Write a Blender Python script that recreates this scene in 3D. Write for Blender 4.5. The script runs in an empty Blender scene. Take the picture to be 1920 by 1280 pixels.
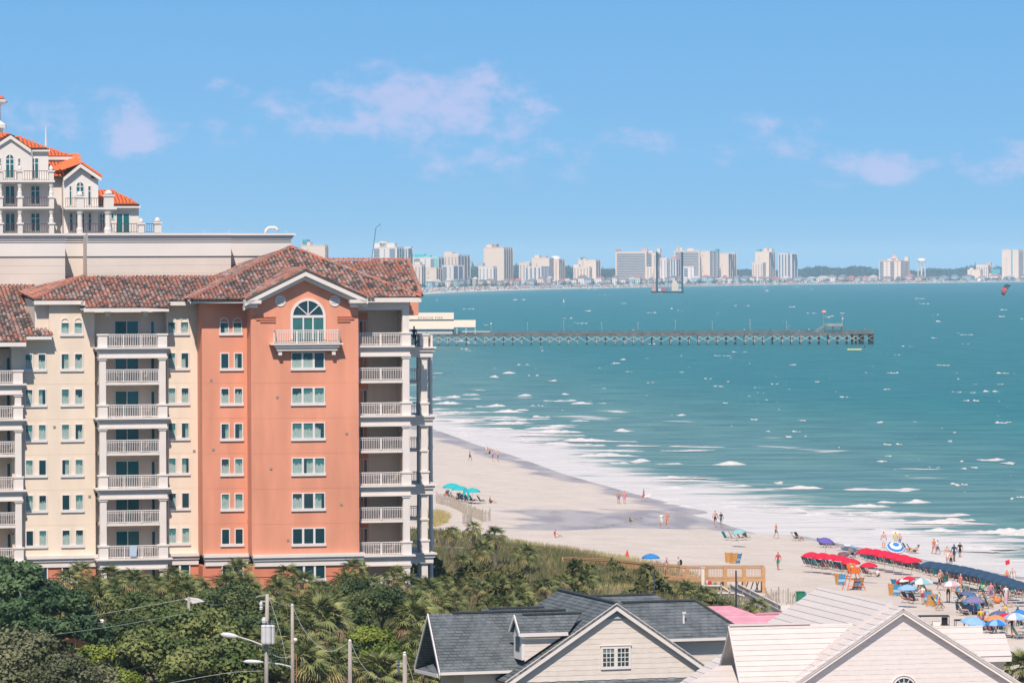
import bpy, math, random
import numpy as np
from mathutils import Vector, Matrix
R_ = random.Random(7)
NR = np.random.RandomState(11)
S = bpy.context.scene
COL = S.collection

# ------------------------------------------------------------------ camera
F_ = 8000.0; HZ = 503.0; CAMH = 32.0; ROLL = 0.0035
PH = math.atan((640 - HZ) / F_)
vF = Vector((0, math.cos(PH), -math.sin(PH)))
r0 = Vector((1, 0, 0)); u0 = Vector((0, math.sin(PH), math.cos(PH)))
vR = r0 * math.cos(ROLL) - u0 * math.sin(ROLL)
vU = u0 * math.cos(ROLL) + r0 * math.sin(ROLL)
CP = Vector((0, 0, CAMH))
cam_d = bpy.data.cameras.new('camera'); cam = bpy.data.objects.new('camera', cam_d); COL.objects.link(cam)
M = Matrix((vR, vU, -vF)).transposed().to_4x4(); M.translation = CP
cam.matrix_world = M
cam_d.sensor_width = 36; cam_d.lens = F_ / 1920 * 36; cam_d.clip_start = 1; cam_d.clip_end = 60000
S.camera = cam

# ------------------------------------------------------------------ light
SUNV = Vector((0.08, 0.62, -0.77)).normalized()
def c(r, g, b):
    f = lambda v: (v / 255 / 12.92) if v / 255 <= .04045 else ((v / 255 + .055) / 1.055) ** 2.4
    return (f(r), f(g), f(b), 1)
sd_ = bpy.data.lights.new('sun', 'SUN'); sun = bpy.data.objects.new('sun', sd_); COL.objects.link(sun)
sd_.energy = 5.0; sd_.angle = math.radians(.5); sd_.color = (1, .895, .79)
sun.rotation_euler = SUNV.to_track_quat('-Z', 'Y').to_euler()
W = bpy.data.worlds.new('World'); S.world = W; W.use_nodes = True
def build_world():
    nt = W.node_tree; N = nt.nodes; L = nt.links; N.clear()
    out = N.new('ShaderNodeOutputWorld'); bg = N.new('ShaderNodeBackground')
    sky = N.new('ShaderNodeTexSky'); sky.sky_type = 'NISHITA'; sky.sun_disc = False
    el = math.asin(-SUNV.z); sky.sun_elevation = el
    sky.sun_rotation = math.atan2(-SUNV.x, -SUNV.y)
    sky.air_density = 1.0; sky.dust_density = 0.2; sky.ozone_density = 3.0; sky.altitude = 0
    tint = N.new('ShaderNodeMix'); tint.data_type = 'RGBA'; tint.blend_type = 'MULTIPLY'; tint.inputs[0].default_value = 1
    tint.inputs[7].default_value = (.63, .78, 1.0, 1)
    L.new(sky.outputs[0], tint.inputs[6])
    # thin pinkish fair-weather clouds, laid out by direction
    geo = N.new('ShaderNodeTexCoord'); sep = N.new('ShaderNodeSeparateXYZ'); L.new(geo.outputs['Generated'], sep.inputs[0])
    def m(op, a, b=None, cc=None):
        n = N.new('ShaderNodeMath'); n.operation = op
        for i, v in enumerate((a, b, cc)):
            if v is None: continue
            if isinstance(v, (int, float)): n.inputs[i].default_value = v
            else: L.new(v, n.inputs[i])
        return n.outputs[0]
    yy = m('MAXIMUM', sep.outputs[1], .02)
    az = m('DIVIDE', sep.outputs[0], yy); ev = m('DIVIDE', sep.outputs[2], yy)
    comb = N.new('ShaderNodeCombineXYZ'); L.new(az, comb.inputs[0]); L.new(m('MULTIPLY', ev, 1.6), comb.inputs[1])
    nz = N.new('ShaderNodeTexNoise'); nz.inputs['Scale'].default_value = 95; nz.inputs['Detail'].default_value = 9
    nz.inputs['Roughness'].default_value = .6; nz.inputs['Distortion'].default_value = .15
    L.new(comb.outputs[0], nz.inputs['Vector'])
    nz2 = N.new('ShaderNodeTexNoise'); nz2.inputs['Scale'].default_value = 30; nz2.inputs['Detail'].default_value = 4
    L.new(comb.outputs[0], nz2.inputs['Vector'])
    blobs = [(800, 205, 150, 60, 1.0), (860, 170, 75, 42, .95), (700, 228, 150, 30, .85), (960, 215, 60, 45, .75), (268, 252, 62, 30, 1.0), (110, 220, 150, 50, .5),
             (545, 215, 60, 35, .6), (440, 230, 60, 40, .35), (920, 290, 170, 50, .5), (1190, 265, 90, 30, .4), (1370, 275, 90, 40, .4),
             (1480, 290, 55, 24, .65), (1632, 318, 85, 26, .95), (1890, 310, 80, 36, .55), (1450, 240, 120, 30, .3), (430, 165, 40, 18, .4), (2150, 260, 160, 50, .6), (-250, 250, 200, 60, .7)]
    dens = None
    for (bx, by, sx, sy, a) in blobs:
        dx = m('MULTIPLY', m('SUBTRACT', az, (bx - 960) / F_), F_ / sx)
        dy = m('MULTIPLY', m('SUBTRACT', ev, (503 - by) / F_), F_ / sy)
        g = m('MULTIPLY', m('EXPONENT', m('MULTIPLY', m('ADD', m('MULTIPLY', dx, dx), m('MULTIPLY', dy, dy)), -.55)), a)
        dens = g if dens is None else m('MAXIMUM', dens, g)
    d = m('ADD', m('MULTIPLY', dens, 1.55), m('MULTIPLY', m('SUBTRACT', nz.outputs[0], .5), 4.0))
    d = m('ADD', d, m('MULTIPLY', m('SUBTRACT', nz2.outputs[0], .5), .8))
    ss = N.new('ShaderNodeMapRange'); ss.interpolation_type = 'SMOOTHSTEP'
    L.new(m('MULTIPLY', d, m('MINIMUM', m('MULTIPLY', dens, 4), 1)), ss.inputs[0]); ss.inputs[1].default_value = .3; ss.inputs[2].default_value = 1.7
    ss.inputs[3].default_value = 0; ss.inputs[4].default_value = .6
    # clear blue that deepens with height, blended over the physical sky
    rmp = N.new('ShaderNodeValToRGB'); cr = rmp.color_ramp
    L.new(m('POWER', m('MAXIMUM', sep.outputs[2], 0), .5), rmp.inputs[0])
    for i, (p_, q_) in enumerate([(0, (1.7, 4.4, 7.5)), (.10, (1.6, 4.4, 7.7)), (.17, (1.5, 4.3, 7.9)), (.25, (1.25, 3.8, 7.5)), (.6, (1.15, 2.6, 5.0)), (1, (1.0, 2.1, 3.9))]):
        e_ = cr.elements[i] if i < 2 else cr.elements.new(p_)
        e_.position = p_; e_.color = (q_[0] / 10, q_[1] / 10, q_[2] / 10, 1)
    up10 = N.new('ShaderNodeVectorMath'); up10.operation = 'SCALE'; up10.inputs[3].default_value = 10; L.new(rmp.outputs[0], up10.inputs[0])
    mb = N.new('ShaderNodeMix'); mb.data_type = 'RGBA'; mb.inputs[0].default_value = .85; L.new(tint.outputs[2], mb.inputs[6]); L.new(up10.outputs[0], mb.inputs[7])
    mx = N.new('ShaderNodeMix'); mx.data_type = 'RGBA'
    L.new(ss.outputs[0], mx.inputs[0]); L.new(mb.outputs[2], mx.inputs[6]); mx.inputs[7].default_value = (6.2, 5.8, 8.3, 1)
    L.new(mx.outputs[2], bg.inputs[0]); bg.inputs[1].default_value = .1
    L.new(bg.outputs[0], out.inputs[0])
build_world()
S.view_settings.view_transform = 'Standard'; S.view_settings.look = 'None'
S.view_settings.exposure = .10; S.view_settings.gamma = 1; S.view_settings.use_curve_mapping = False
S.render.engine = 'CYCLES'
S.cycles.max_bounces = 6; S.cycles.diffuse_bounces = 2; S.cycles.transparent_max_bounces = 8; S.cycles.volume_bounces = 1

# ------------------------------------------------------------------ pixel <-> place helpers
def ray(px, py): return vF + vR * ((px - 960) / F_) - vU * ((py - 640) / F_)
def P(px, py, D):
    r = ray(px, py); return CP + r * (D / r.y)
def G(px, py, z=0.0):
    r = ray(px, py); return CP + r * ((z - CAMH) / r.z)
def PX(p):
    d = Vector(p) - CP; w = d.dot(vF); return (960 + d.dot(vR) / w * F_, 640 - d.dot(vU) / w * F_)
class Fr:
    """upright frame: x along the face, y back into the building"""
    def __init__(s, px, py, D, yaw):
        p = P(px, py, D); s.o = Vector((p.x, p.y, 0)); s.a = math.radians(yaw)
        s.u = Vector((math.cos(s.a), math.sin(s.a), 0)); s.v = Vector((-math.sin(s.a), math.cos(s.a), 0))
        s.q = s.u.cross(s.v)
    def L(s, p): d = p - s.o; return Vector((d.dot(s.u), d.dot(s.v), d.z))
    def w(s, p): return s.o + s.u * p[0] + s.v * p[1] + Vector((0, 0, p[2]))
    def at(s, px, py, y=0.0):
        r = ray(px, py); t = (y - (CP - s.o).dot(s.v)) / r.dot(s.v); return s.L(CP + r * t)
    def X(s, px, y=0.0, py=750): return s.at(px, py, y).x
    def Z(s, py, y=0.0, px=500): return s.at(px, py, y).z
    def on(s, px, py, p0, n):
        """ray meets plane through local p0 with local normal n"""
        wn = s.u * n[0] + s.v * n[1] + Vector((0, 0, n[2])); wp = s.w(p0); r = ray(px, py)
        return s.L(CP + r * ((wp - CP).dot(wn) / r.dot(wn)))

# ------------------------------------------------------------------ materials
MATS = {}
def mat(name, col, rough=.7, var=.0, scale=3., spec=.3, metal=0, bump=0., bscale=None, col2=None, emit=None, alpha=None, detail=4, stretch=None, lo=.35, hi=.65, obj_rand=0.):
    if name in MATS: return MATS[name]
    m = bpy.data.materials.new(name); MATS[name] = m; m.use_nodes = True
    N = m.node_tree.nodes; L = m.node_tree.links; b = N['Principled BSDF']
    col = tuple(col) if len(col) == 4 else (*col, 1)
    b.inputs['Base Color'].default_value = col; b.inputs['Roughness'].default_value = rough
    b.inputs['Specular IOR Level'].default_value = spec; b.inputs['Metallic'].default_value = metal
    last = None
    if var or col2 or bump:
        tc = N.new('ShaderNodeTexCoord'); mp = N.new('ShaderNodeMapping'); L.new(tc.outputs['Object'], mp.inputs[0])
        if stretch: mp.inputs['Scale'].default_value = stretch
        n = N.new('ShaderNodeTexNoise'); n.inputs['Scale'].default_value = scale; n.inputs['Detail'].default_value = detail
        L.new(mp.outputs[0], n.inputs['Vector'])
        mr = N.new('ShaderNodeMapRange'); L.new(n.outputs[0], mr.inputs[0]); mr.inputs[1].default_value = lo; mr.inputs[2].default_value = hi
        mx = N.new('ShaderNodeMix'); mx.data_type = 'RGBA'; L.new(mr.outputs[0], mx.inputs[0])
        if col2: mx.inputs[6].default_value = col; mx.inputs[7].default_value = (*col2[:3], 1)
        else:
            mx.inputs[6].default_value = tuple(x * (1 - var) for x in col[:3]) + (1,)
            mx.inputs[7].default_value = tuple(min(1, x * (1 + var)) for x in col[:3]) + (1,)
        last = mx.outputs[2]
        if bump:
            n2 = N.new('ShaderNodeTexNoise'); n2.inputs['Scale'].default_value = bscale or scale * 4; L.new(mp.outputs[0], n2.inputs['Vector'])
            bp = N.new('ShaderNodeBump'); bp.inputs['Strength'].default_value = bump; L.new(n2.outputs[0], bp.inputs['Height'])
            L.new(bp.outputs[0], b.inputs['Normal'])
    if obj_rand:
        oi = N.new('ShaderNodeObjectInfo'); hs = N.new('ShaderNodeHueSaturation')
        r1 = N.new('ShaderNodeMapRange'); L.new(oi.outputs['Random'], r1.inputs[0]); r1.inputs[3].default_value = 1 - obj_rand; r1.inputs[4].default_value = 1 + obj_rand
        L.new(r1.outputs[0], hs.inputs['Value'])
        r2 = N.new('ShaderNodeMapRange'); L.new(oi.outputs['Random'], r2.inputs[0]); r2.inputs[3].default_value = .5 + obj_rand * .06; r2.inputs[4].default_value = .5 - obj_rand * .06
        L.new(r2.outputs[0], hs.inputs['Hue'])
        if last: L.new(last, hs.inputs['Color'])
        else: hs.inputs['Color'].default_value = col
        last = hs.outputs[0]
    if last: L.new(last, b.inputs['Base Color'])
    return m

# ------------------------------------------------------------------ mesh builder
class MB:
    def __init__(s): s.v = []; s.f = []; s.m = []; s.at = []
    def add(s, vs, fs, m=0, a=None):
        k = len(s.v); s.v.extend([tuple(p) for p in vs]); s.f.extend([tuple(i + k for i in f) for f in fs]); s.m.extend([m] * len(fs))
        if a is not None: s.at.extend([a] * len(fs))
        return s
    def box(s, x0, x1, y0, y1, z0, z1, m=0):
        if x0 > x1: x0, x1 = x1, x0
        if y0 > y1: y0, y1 = y1, y0
        if z0 > z1: z0, z1 = z1, z0
        return s.add([(x0, y0, z0), (x1, y0, z0), (x1, y1, z0), (x0, y1, z0), (x0, y0, z1), (x1, y0, z1), (x1, y1, z1), (x0, y1, z1)],
                     [(0, 3, 2, 1), (4, 5, 6, 7), (0, 1, 5, 4), (1, 2, 6, 5), (2, 3, 7, 6), (3, 0, 4, 7)], m)
    def poly(s, pts, m=0): return s.add(pts, [tuple(range(len(pts)))], m)
    def slab(s, pts, off, m=0):
        """polygon pts extruded by vector off"""
        n = len(pts); off = Vector(off); a = [Vector(p) for p in pts]; b = [p + off for p in a]
        fs = [tuple(range(n)), tuple(reversed(range(n, 2 * n)))] + [(i, (i + 1) % n + 0, n + (i + 1) % n, n + i) for i in range(n)]
        return s.add(a + b, fs, m)
    def tube(s, pts, r, n=6, m=0, r2=None, cap=True):
        pts = [Vector(p) for p in pts]; k = len(pts); r2 = r if r2 is None else r2; vs = []
        for i, p in enumerate(pts):
            d = (pts[min(i + 1, k - 1)] - pts[max(i - 1, 0)]); d = d.normalized() if d.length else Vector((0, 0, 1))
            a = d.orthogonal().normalized() if i == 0 else (a - d * a.dot(d)).normalized()
            b = d.cross(a); rr = r + (r2 - r) * i / max(1, k - 1)
            vs += [p + (a * math.cos(t) + b * math.sin(t)) * rr for t in [2 * math.pi * j / n for j in range(n)]]
        fs = [(i * n + j, i * n + (j + 1) % n, (i + 1) * n + (j + 1) % n, (i + 1) * n + j) for i in range(k - 1) for j in range(n)]
        if cap: fs += [tuple(reversed(range(n))), tuple(range((k - 1) * n, k * n))]
        return s.add(vs, fs, m)
    def lathe(s, prof, ctr=(0, 0, 0), n=12, m=0, sx=1, sy=1):
        cx, cy, cz = ctr; vs = []; k = len(prof)
        for (r, z) in prof: vs += [(cx + r * sx * math.cos(2 * math.pi * j / n), cy + r * sy * math.sin(2 * math.pi * j / n), cz + z) for j in range(n)]
        fs = [(i * n + j, i * n + (j + 1) % n, (i + 1) * n + (j + 1) % n, (i + 1) * n + j) for i in range(k - 1) for j in range(n)]
        fs += [tuple(reversed(range(n))), tuple(range((k - 1) * n, k * n))]
        return s.add(vs, fs, m)
    def beam(s, a, b, w, h, m=0, up=(0, 0, 1)):
        a = Vector(a); b = Vector(b); d = (b - a).normalized(); up = Vector(up); sd = d.cross(up)
        sd = (sd.normalized() if sd.length > 1e-4 else Vector((1, 0, 0))) * (w / 2); uu = sd.cross(d).normalized() * (h / 2)
        vs = [a - sd - uu, a + sd - uu, a + sd + uu, a - sd + uu, b - sd - uu, b + sd - uu, b + sd + uu, b - sd + uu]
        return s.add(vs, [(0, 3, 2, 1), (4, 5, 6, 7), (0, 1, 5, 4), (1, 2, 6, 5), (2, 3, 7, 6), (3, 0, 4, 7)], m)
    def mesh(s, name, mats, smooth=False, fix=True):
        me = bpy.data.meshes.new(name); me.from_pydata(s.v, [], s.f)
        for m in (mats if isinstance(mats, (list, tuple)) else [mats]): me.materials.append(m)
        if any(s.m): me.polygons.foreach_set('material_index', s.m)
        if s.at:
            at = me.attributes.new('rnd', 'FLOAT', 'FACE'); at.data.foreach_set('value', s.at)
        if smooth: me.polygons.foreach_set('use_smooth', [True] * len(me.polygons))
        me.update(); return me
    def build(s, name, mats, parent=None, smooth=False, **k): return link(name, s.mesh(name, mats, smooth), parent, **k)
def link(name, me, parent=None, loc=None, rz=None, label=None, cat=None, group=None, kind=None, scale=None):
    o = bpy.data.objects.new(name, me); COL.objects.link(o)
    if parent: o.parent = parent
    if loc is not None: o.location = loc
    if rz is not None: o.rotation_euler = (0, 0, rz)
    if scale is not None: o.scale = (scale,) * 3 if isinstance(scale, (int, float)) else scale
    return tag(o, label, cat, group, kind)
def tag(o, label=None, cat=None, group=None, kind=None):
    if label: o['label'] = label
    if cat: o['category'] = cat
    if group: o['group'] = group
    if kind: o['kind'] = kind
    return o
def thing(name, label, cat, loc=(0, 0, 0), rz=0, group=None): return link(name, None, None, loc, rz, label, cat, group)
def fthing(name, label, cat, fr, group=None): return thing(name, label, cat, fr.o, fr.a, group)
def copy_tree(o, parent=None):
    d = o.copy(); COL.objects.link(d); d.parent = parent
    for ch in list(o.children): copy_tree(ch, d)
    return d
def np_mesh(name, V, Fq, mats, attrs=None, smooth=False):
    """V (n,3), Fq (m,k) same-size faces"""
    me = bpy.data.meshes.new(name); V = np.asarray(V, np.float32); Fq = np.asarray(Fq, np.int32); k = Fq.shape[1]
    me.vertices.add(len(V)); me.vertices.foreach_set('co', V.ravel())
    me.loops.add(Fq.size); me.loops.foreach_set('vertex_index', Fq.ravel())
    me.polygons.add(len(Fq)); me.polygons.foreach_set('loop_start', np.arange(0, Fq.size, k, dtype=np.int32))
    for m in (mats if isinstance(mats, (list, tuple)) else [mats]): me.materials.append(m)
    if smooth: me.polygons.foreach_set('use_smooth', np.ones(len(Fq), bool))
    for nm, (dom, arr) in (attrs or {}).items():
        at = me.attributes.new(nm, 'FLOAT', dom); at.data.foreach_set('value', np.asarray(arr, np.float32))
    me.update(calc_edges=True); me.validate(); return me
def sstep(a, b, x): t = np.clip((x - a) / (b - a), 0, 1); return t * t * (3 - 2 * t)

# ------------------------------------------------------------------ ground and sea
GW = lambda px, py, z=0.15: (lambda p: (p.x, p.y))(G(px, py, z))
coast_px_far = [(794, 551.5), (835, 549), (874, 547), (977, 543.7), (1063, 541.2), (1177, 539), (1282, 536.3), (1397, 534.8), (1520, 533), (1657, 531.4), (1780, 530), (1917, 528.3), (1990, 527.5)]
near = [(815, 802), (860, 818), (900, 833), (960, 850), (1010, 868), (1060, 886), (1120, 903), (1200, 925), (1290, 948), (1400, 970), (1500, 1000), (1600, 1020), (1700, 1038), (1800, 1058), (1920, 1078)]
far_pts = [GW(*p, 0) for p in coast_px_far]
COAST = [(3000, 60), (170, 100), (110, 250), (80, 370)] + [GW(*p) for p in reversed(near)] + [(-40, 980), (-75, 1250), (-115, 1730), (-210, 2600), (-290, 3900), (-240, 4900)] + far_pts + [(3500, 15000), (9000, 30000)]
def sdist(X, Y, line, closed_left=True):
    d = np.full(X.shape, 1e9); A = np.array(line)
    for (ax, ay), (bx, by) in zip(A[:-1], A[1:]):
        vx, vy = bx - ax, by - ay; t = np.clip(((X - ax) * vx + (Y - ay) * vy) / (vx * vx + vy * vy), 0, 1)
        d = np.minimum(d, np.hypot(X - ax - t * vx, Y - ay - t * vy))
    return d
def inside(X, Y, poly):
    r = np.zeros(X.shape, bool); n = len(poly)
    for i in range(n):
        (x1, y1), (x2, y2) = poly[i], poly[(i + 1) % n]
        if y1 == y2: continue
        cnd = ((y1 > Y) != (y2 > Y)) & (X < (x2 - x1) * (Y - y1) / (y2 - y1) + x1); r ^= cnd
    return r
SEA = COAST + [(40000, 30000), (40000, 60)]
def fan(y0, y1, nr, tcols):
    ys = y0 * (y1 / y0) ** (np.arange(nr) / (nr - 1)); T, Y = np.meshgrid(tcols, ys); return T * Y, Y
tc_ = np.concatenate([np.linspace(-1.2, -.16, 28)[:-1], np.linspace(-.16, .16, 260), np.linspace(.16, 1.2, 28)[1:]])
def grid_faces(nr, nc):
    i = np.arange(nr - 1)[:, None] * nc + np.arange(nc - 1)[None]; i = i.ravel()
    return np.stack([i, i + 1, i + nc + 1, i + nc], 1)
def vnoise(X, Y, s, seed=0):
    rs = np.random.RandomState(seed); g = rs.rand(256, 256); x = X / s; y = Y / s
    xi = np.floor(x).astype(int); yi = np.floor(y).astype(int); fx = x - xi; fy = y - yi
    fx = fx * fx * (3 - 2 * fx); fy = fy * fy * (3 - 2 * fy)
    a = g[xi % 256, yi % 256]; b = g[(xi + 1) % 256, yi % 256]; c_ = g[xi % 256, (yi + 1) % 256]; d = g[(xi + 1) % 256, (yi + 1) % 256]
    return (a * (1 - fx) + b * fx) * (1 - fy) + (c_ * (1 - fx) + d * fx) * fy
veg_line = [(-300, 600), (-60, 560)] + [GW(*p, 2.2) for p in [(813, 990), (870, 1000), (930, 1008), (1020, 1016), (1100, 1028), (1180, 1040), (1260, 1056), (1330, 1085), (1400, 1108), (1450, 1140), (1500, 1170), (1560, 1200)]] + [(34, 330), (45, 280), (60, 200), (90, 90)]
VEG = veg_line + [(-2000, 90), (-2000, 600)]
def land_z(X, Y):
    X = np.asarray(X, float); Y = np.asarray(Y, float)
    sd = sdist(X, Y, COAST); sea = inside(X, Y, SEA); s = np.where(sea, -sd, sd)
    sv = sdist(X, Y, veg_line); sv = np.where(inside(X, Y, VEG), sv, -sv)
    z = np.where(s > 0, np.minimum(.045 * s, 1.75), np.maximum(.03 * s, -4))
    z = z + sstep(-3, 14, sv) * 1.6 * (Y < 1000)
    z = z + sstep(0, 9, sv) * (vnoise(X, Y, 9, 1) - .5) * 1.0 * (Y < 1000) + (vnoise(X, Y, 5, 2) - .5) * .12 * sstep(3, 12, s)
    far = sstep(4300, 4700, Y); z = z * (1 - far) + far * np.where(s > 0, np.minimum(s * .025, 4) + sstep(350, 1500, s) * 2, np.maximum(.03 * s, -4))
    return z, s, sv
def gz(x, y): return float(land_z(np.array([x]), np.array([y]))[0][0])
def nodes_of(name):
    m = bpy.data.materials.new(name); m.use_nodes = True; return m, m.node_tree.nodes, m.node_tree.links
def Nmath(N, L, op, a, b=None):
    n = N.new('ShaderNodeMath'); n.operation = op
    for i, v in enumerate((a, b)):
        if v is None: continue
        if isinstance(v, (int, float)): n.inputs[i].default_value = v
        else: L.new(v, n.inputs[i])
    return n.outputs[0]
def Nmix(N, L, f, a, b):
    n = N.new('ShaderNodeMix'); n.data_type = 'RGBA'
    for i, v in ((0, f), (6, a), (7, b)):
        if isinstance(v, (int, float)): n.inputs[i].default_value = v
        elif isinstance(v, tuple): n.inputs[i].default_value = v
        else: L.new(v, n.inputs[i])
    return n.outputs[2]
def Nramp(N, L, v, lo, hi, a=0., b=1.):
    n = N.new('ShaderNodeMapRange'); n.interpolation_type = 'SMOOTHSTEP'; L.new(v, n.inputs[0])
    for i, x in zip((1, 2, 3, 4), (lo, hi, a, b)): n.inputs[i].default_value = x
    return n.outputs[0]
def Nnoise(N, L, vec, scale, detail=4, stretch=None, rough=.5):
    if stretch:
        mp = N.new('ShaderNodeMapping'); mp.inputs['Scale'].default_value = stretch; L.new(vec, mp.inputs[0]); vec = mp.outputs[0]
    n = N.new('ShaderNodeTexNoise'); n.inputs['Scale'].default_value = scale; n.inputs['Detail'].default_value = detail; n.inputs['Roughness'].default_value = rough
    L.new(vec, n.inputs['Vector']); return n.outputs[0]
def Nattr(N, name):
    n = N.new('ShaderNodeAttribute'); n.attribute_name = name; return n.outputs['Fac']

def make_ground():
    nr = 760; X, Y = fan(90, 26000, nr, tc_); Z, s, sv = land_z(X, Y)
    # wetness: swash zone and the tidal creek that cuts across the beach
    wet = 1 - sstep(2.0, 8.5, s + (vnoise(X, Y, 14, 5) - .5) * 7)
    creek = [(890, 1001), (990, 1000), (1060, 990), (1120, 978), (1165, 968), (1210, 962), (1290, 966), (1380, 972), (1450, 985)]
    cl = [GW(*p, .9) for p in creek]; wd = [1.2, 3, 7, 13, 17, 19, 17, 11, 5]
    dc = np.full(X.shape, 1e9)
    for (a, b, w0, w1) in zip(cl[:-1], cl[1:], wd[:-1], wd[1:]):
        vx, vy = b[0] - a[0], b[1] - a[1]; t = np.clip(((X - a[0]) * vx + (Y - a[1]) * vy) / (vx * vx + vy * vy), 0, 1)
        dc = np.minimum(dc, np.hypot((X - a[0] - t * vx) * 1.0, (Y - a[1] - t * vy)) / (w0 + (w1 - w0) * t))
    wc = 1 - sstep(.45, 1.25, dc + (vnoise(X, Y, 6, 8) - .5) * .7)
    wet = np.maximum(wet, wc) * (Y < 1500)
    Z = Z - wc * .2
    V = np.stack([X, Y, Z], -1).reshape(-1, 3)
    m, N, L = nodes_of('sand_and_soil'); b = N['Principled BSDF']; tc = N.new('ShaderNodeTexCoord'); ob = tc.outputs['Object']
    n1 = Nnoise(N, L, ob, .25, 6); n2 = Nnoise(N, L, ob, 2.2, 6)
    sand = Nmix(N, L, Nramp(N, L, n1, .35, .65), (.56, .475, .405, 1), (.62, .53, .455, 1))
    sand = Nmix(N, L, Nramp(N, L, n2, .48, .68, 0, .5), sand, (.47, .385, .33, 1))
    w = Nattr(N, 'wet'); wn = Nramp(N, L, Nmath(N, L, 'ADD', w, Nmath(N, L, 'MULTIPLY', Nmath(N, L, 'SUBTRACT', Nnoise(N, L, ob, .35, 7, (.6, .5, 1), .6), .5), 1.7)), .25, .75)
    col = Nmix(N, L, wn, sand, Nmix(N, L, Nramp(N, L, Nnoise(N, L, ob, .22, 5, (1, .3, 1)), .4, .62), (.43, .38, .36, 1), (.31, .275, .28, 1)))  # two wet tones by noise imitate patchy sky reflection in the colour
    vg = Nattr(N, 'veg'); soil = Nmix(N, L, Nramp(N, L, Nnoise(N, L, ob, .35, 6), .4, .6), (.10, .10, .045, 1), (.22, .19, .11, 1))
    vn = Nramp(N, L, Nmath(N, L, 'ADD', vg, Nmath(N, L, 'MULTIPLY', Nmath(N, L, 'SUBTRACT', Nnoise(N, L, ob, .5, 5), .5), .8)), .3, .7)
    col = Nmix(N, L, vn, col, soil)
    L.new(col, b.inputs['Base Color']); rr = Nramp(N, L, wn, 0, 1, .95, .55); L.new(rr, b.inputs['Roughness'])
    b.inputs['Specular IOR Level'].default_value = .25
    bp = N.new('ShaderNodeBump'); bp.inputs['Strength'].default_value = .25; bp.inputs['Distance'].default_value = .3; L.new(Nnoise(N, L, ob, 1.2, 6), bp.inputs['Height']); L.new(bp.outputs[0], b.inputs['Normal'])
    veg = np.where(Y < 1100, sstep(-1, 5, sv), sstep(60, 130, s) * sstep(1100, 1300, Y))
    veg = np.where(Y > 4300, sstep(150, 170, s - np.clip((Y - 6500) * .07, 0, 300)), veg); veg = np.where((X > 4) & (Y < 224), 0, veg)  # bare sand below the frame, put in to bounce light onto the white house
    me = np_mesh('ground', V, grid_faces(nr, X.shape[1]), m, {'wet': ('POINT', wet.ravel()), 'veg': ('POINT', veg.ravel())}, True)
    link('ground', me, kind='structure')
make_ground()

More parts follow.
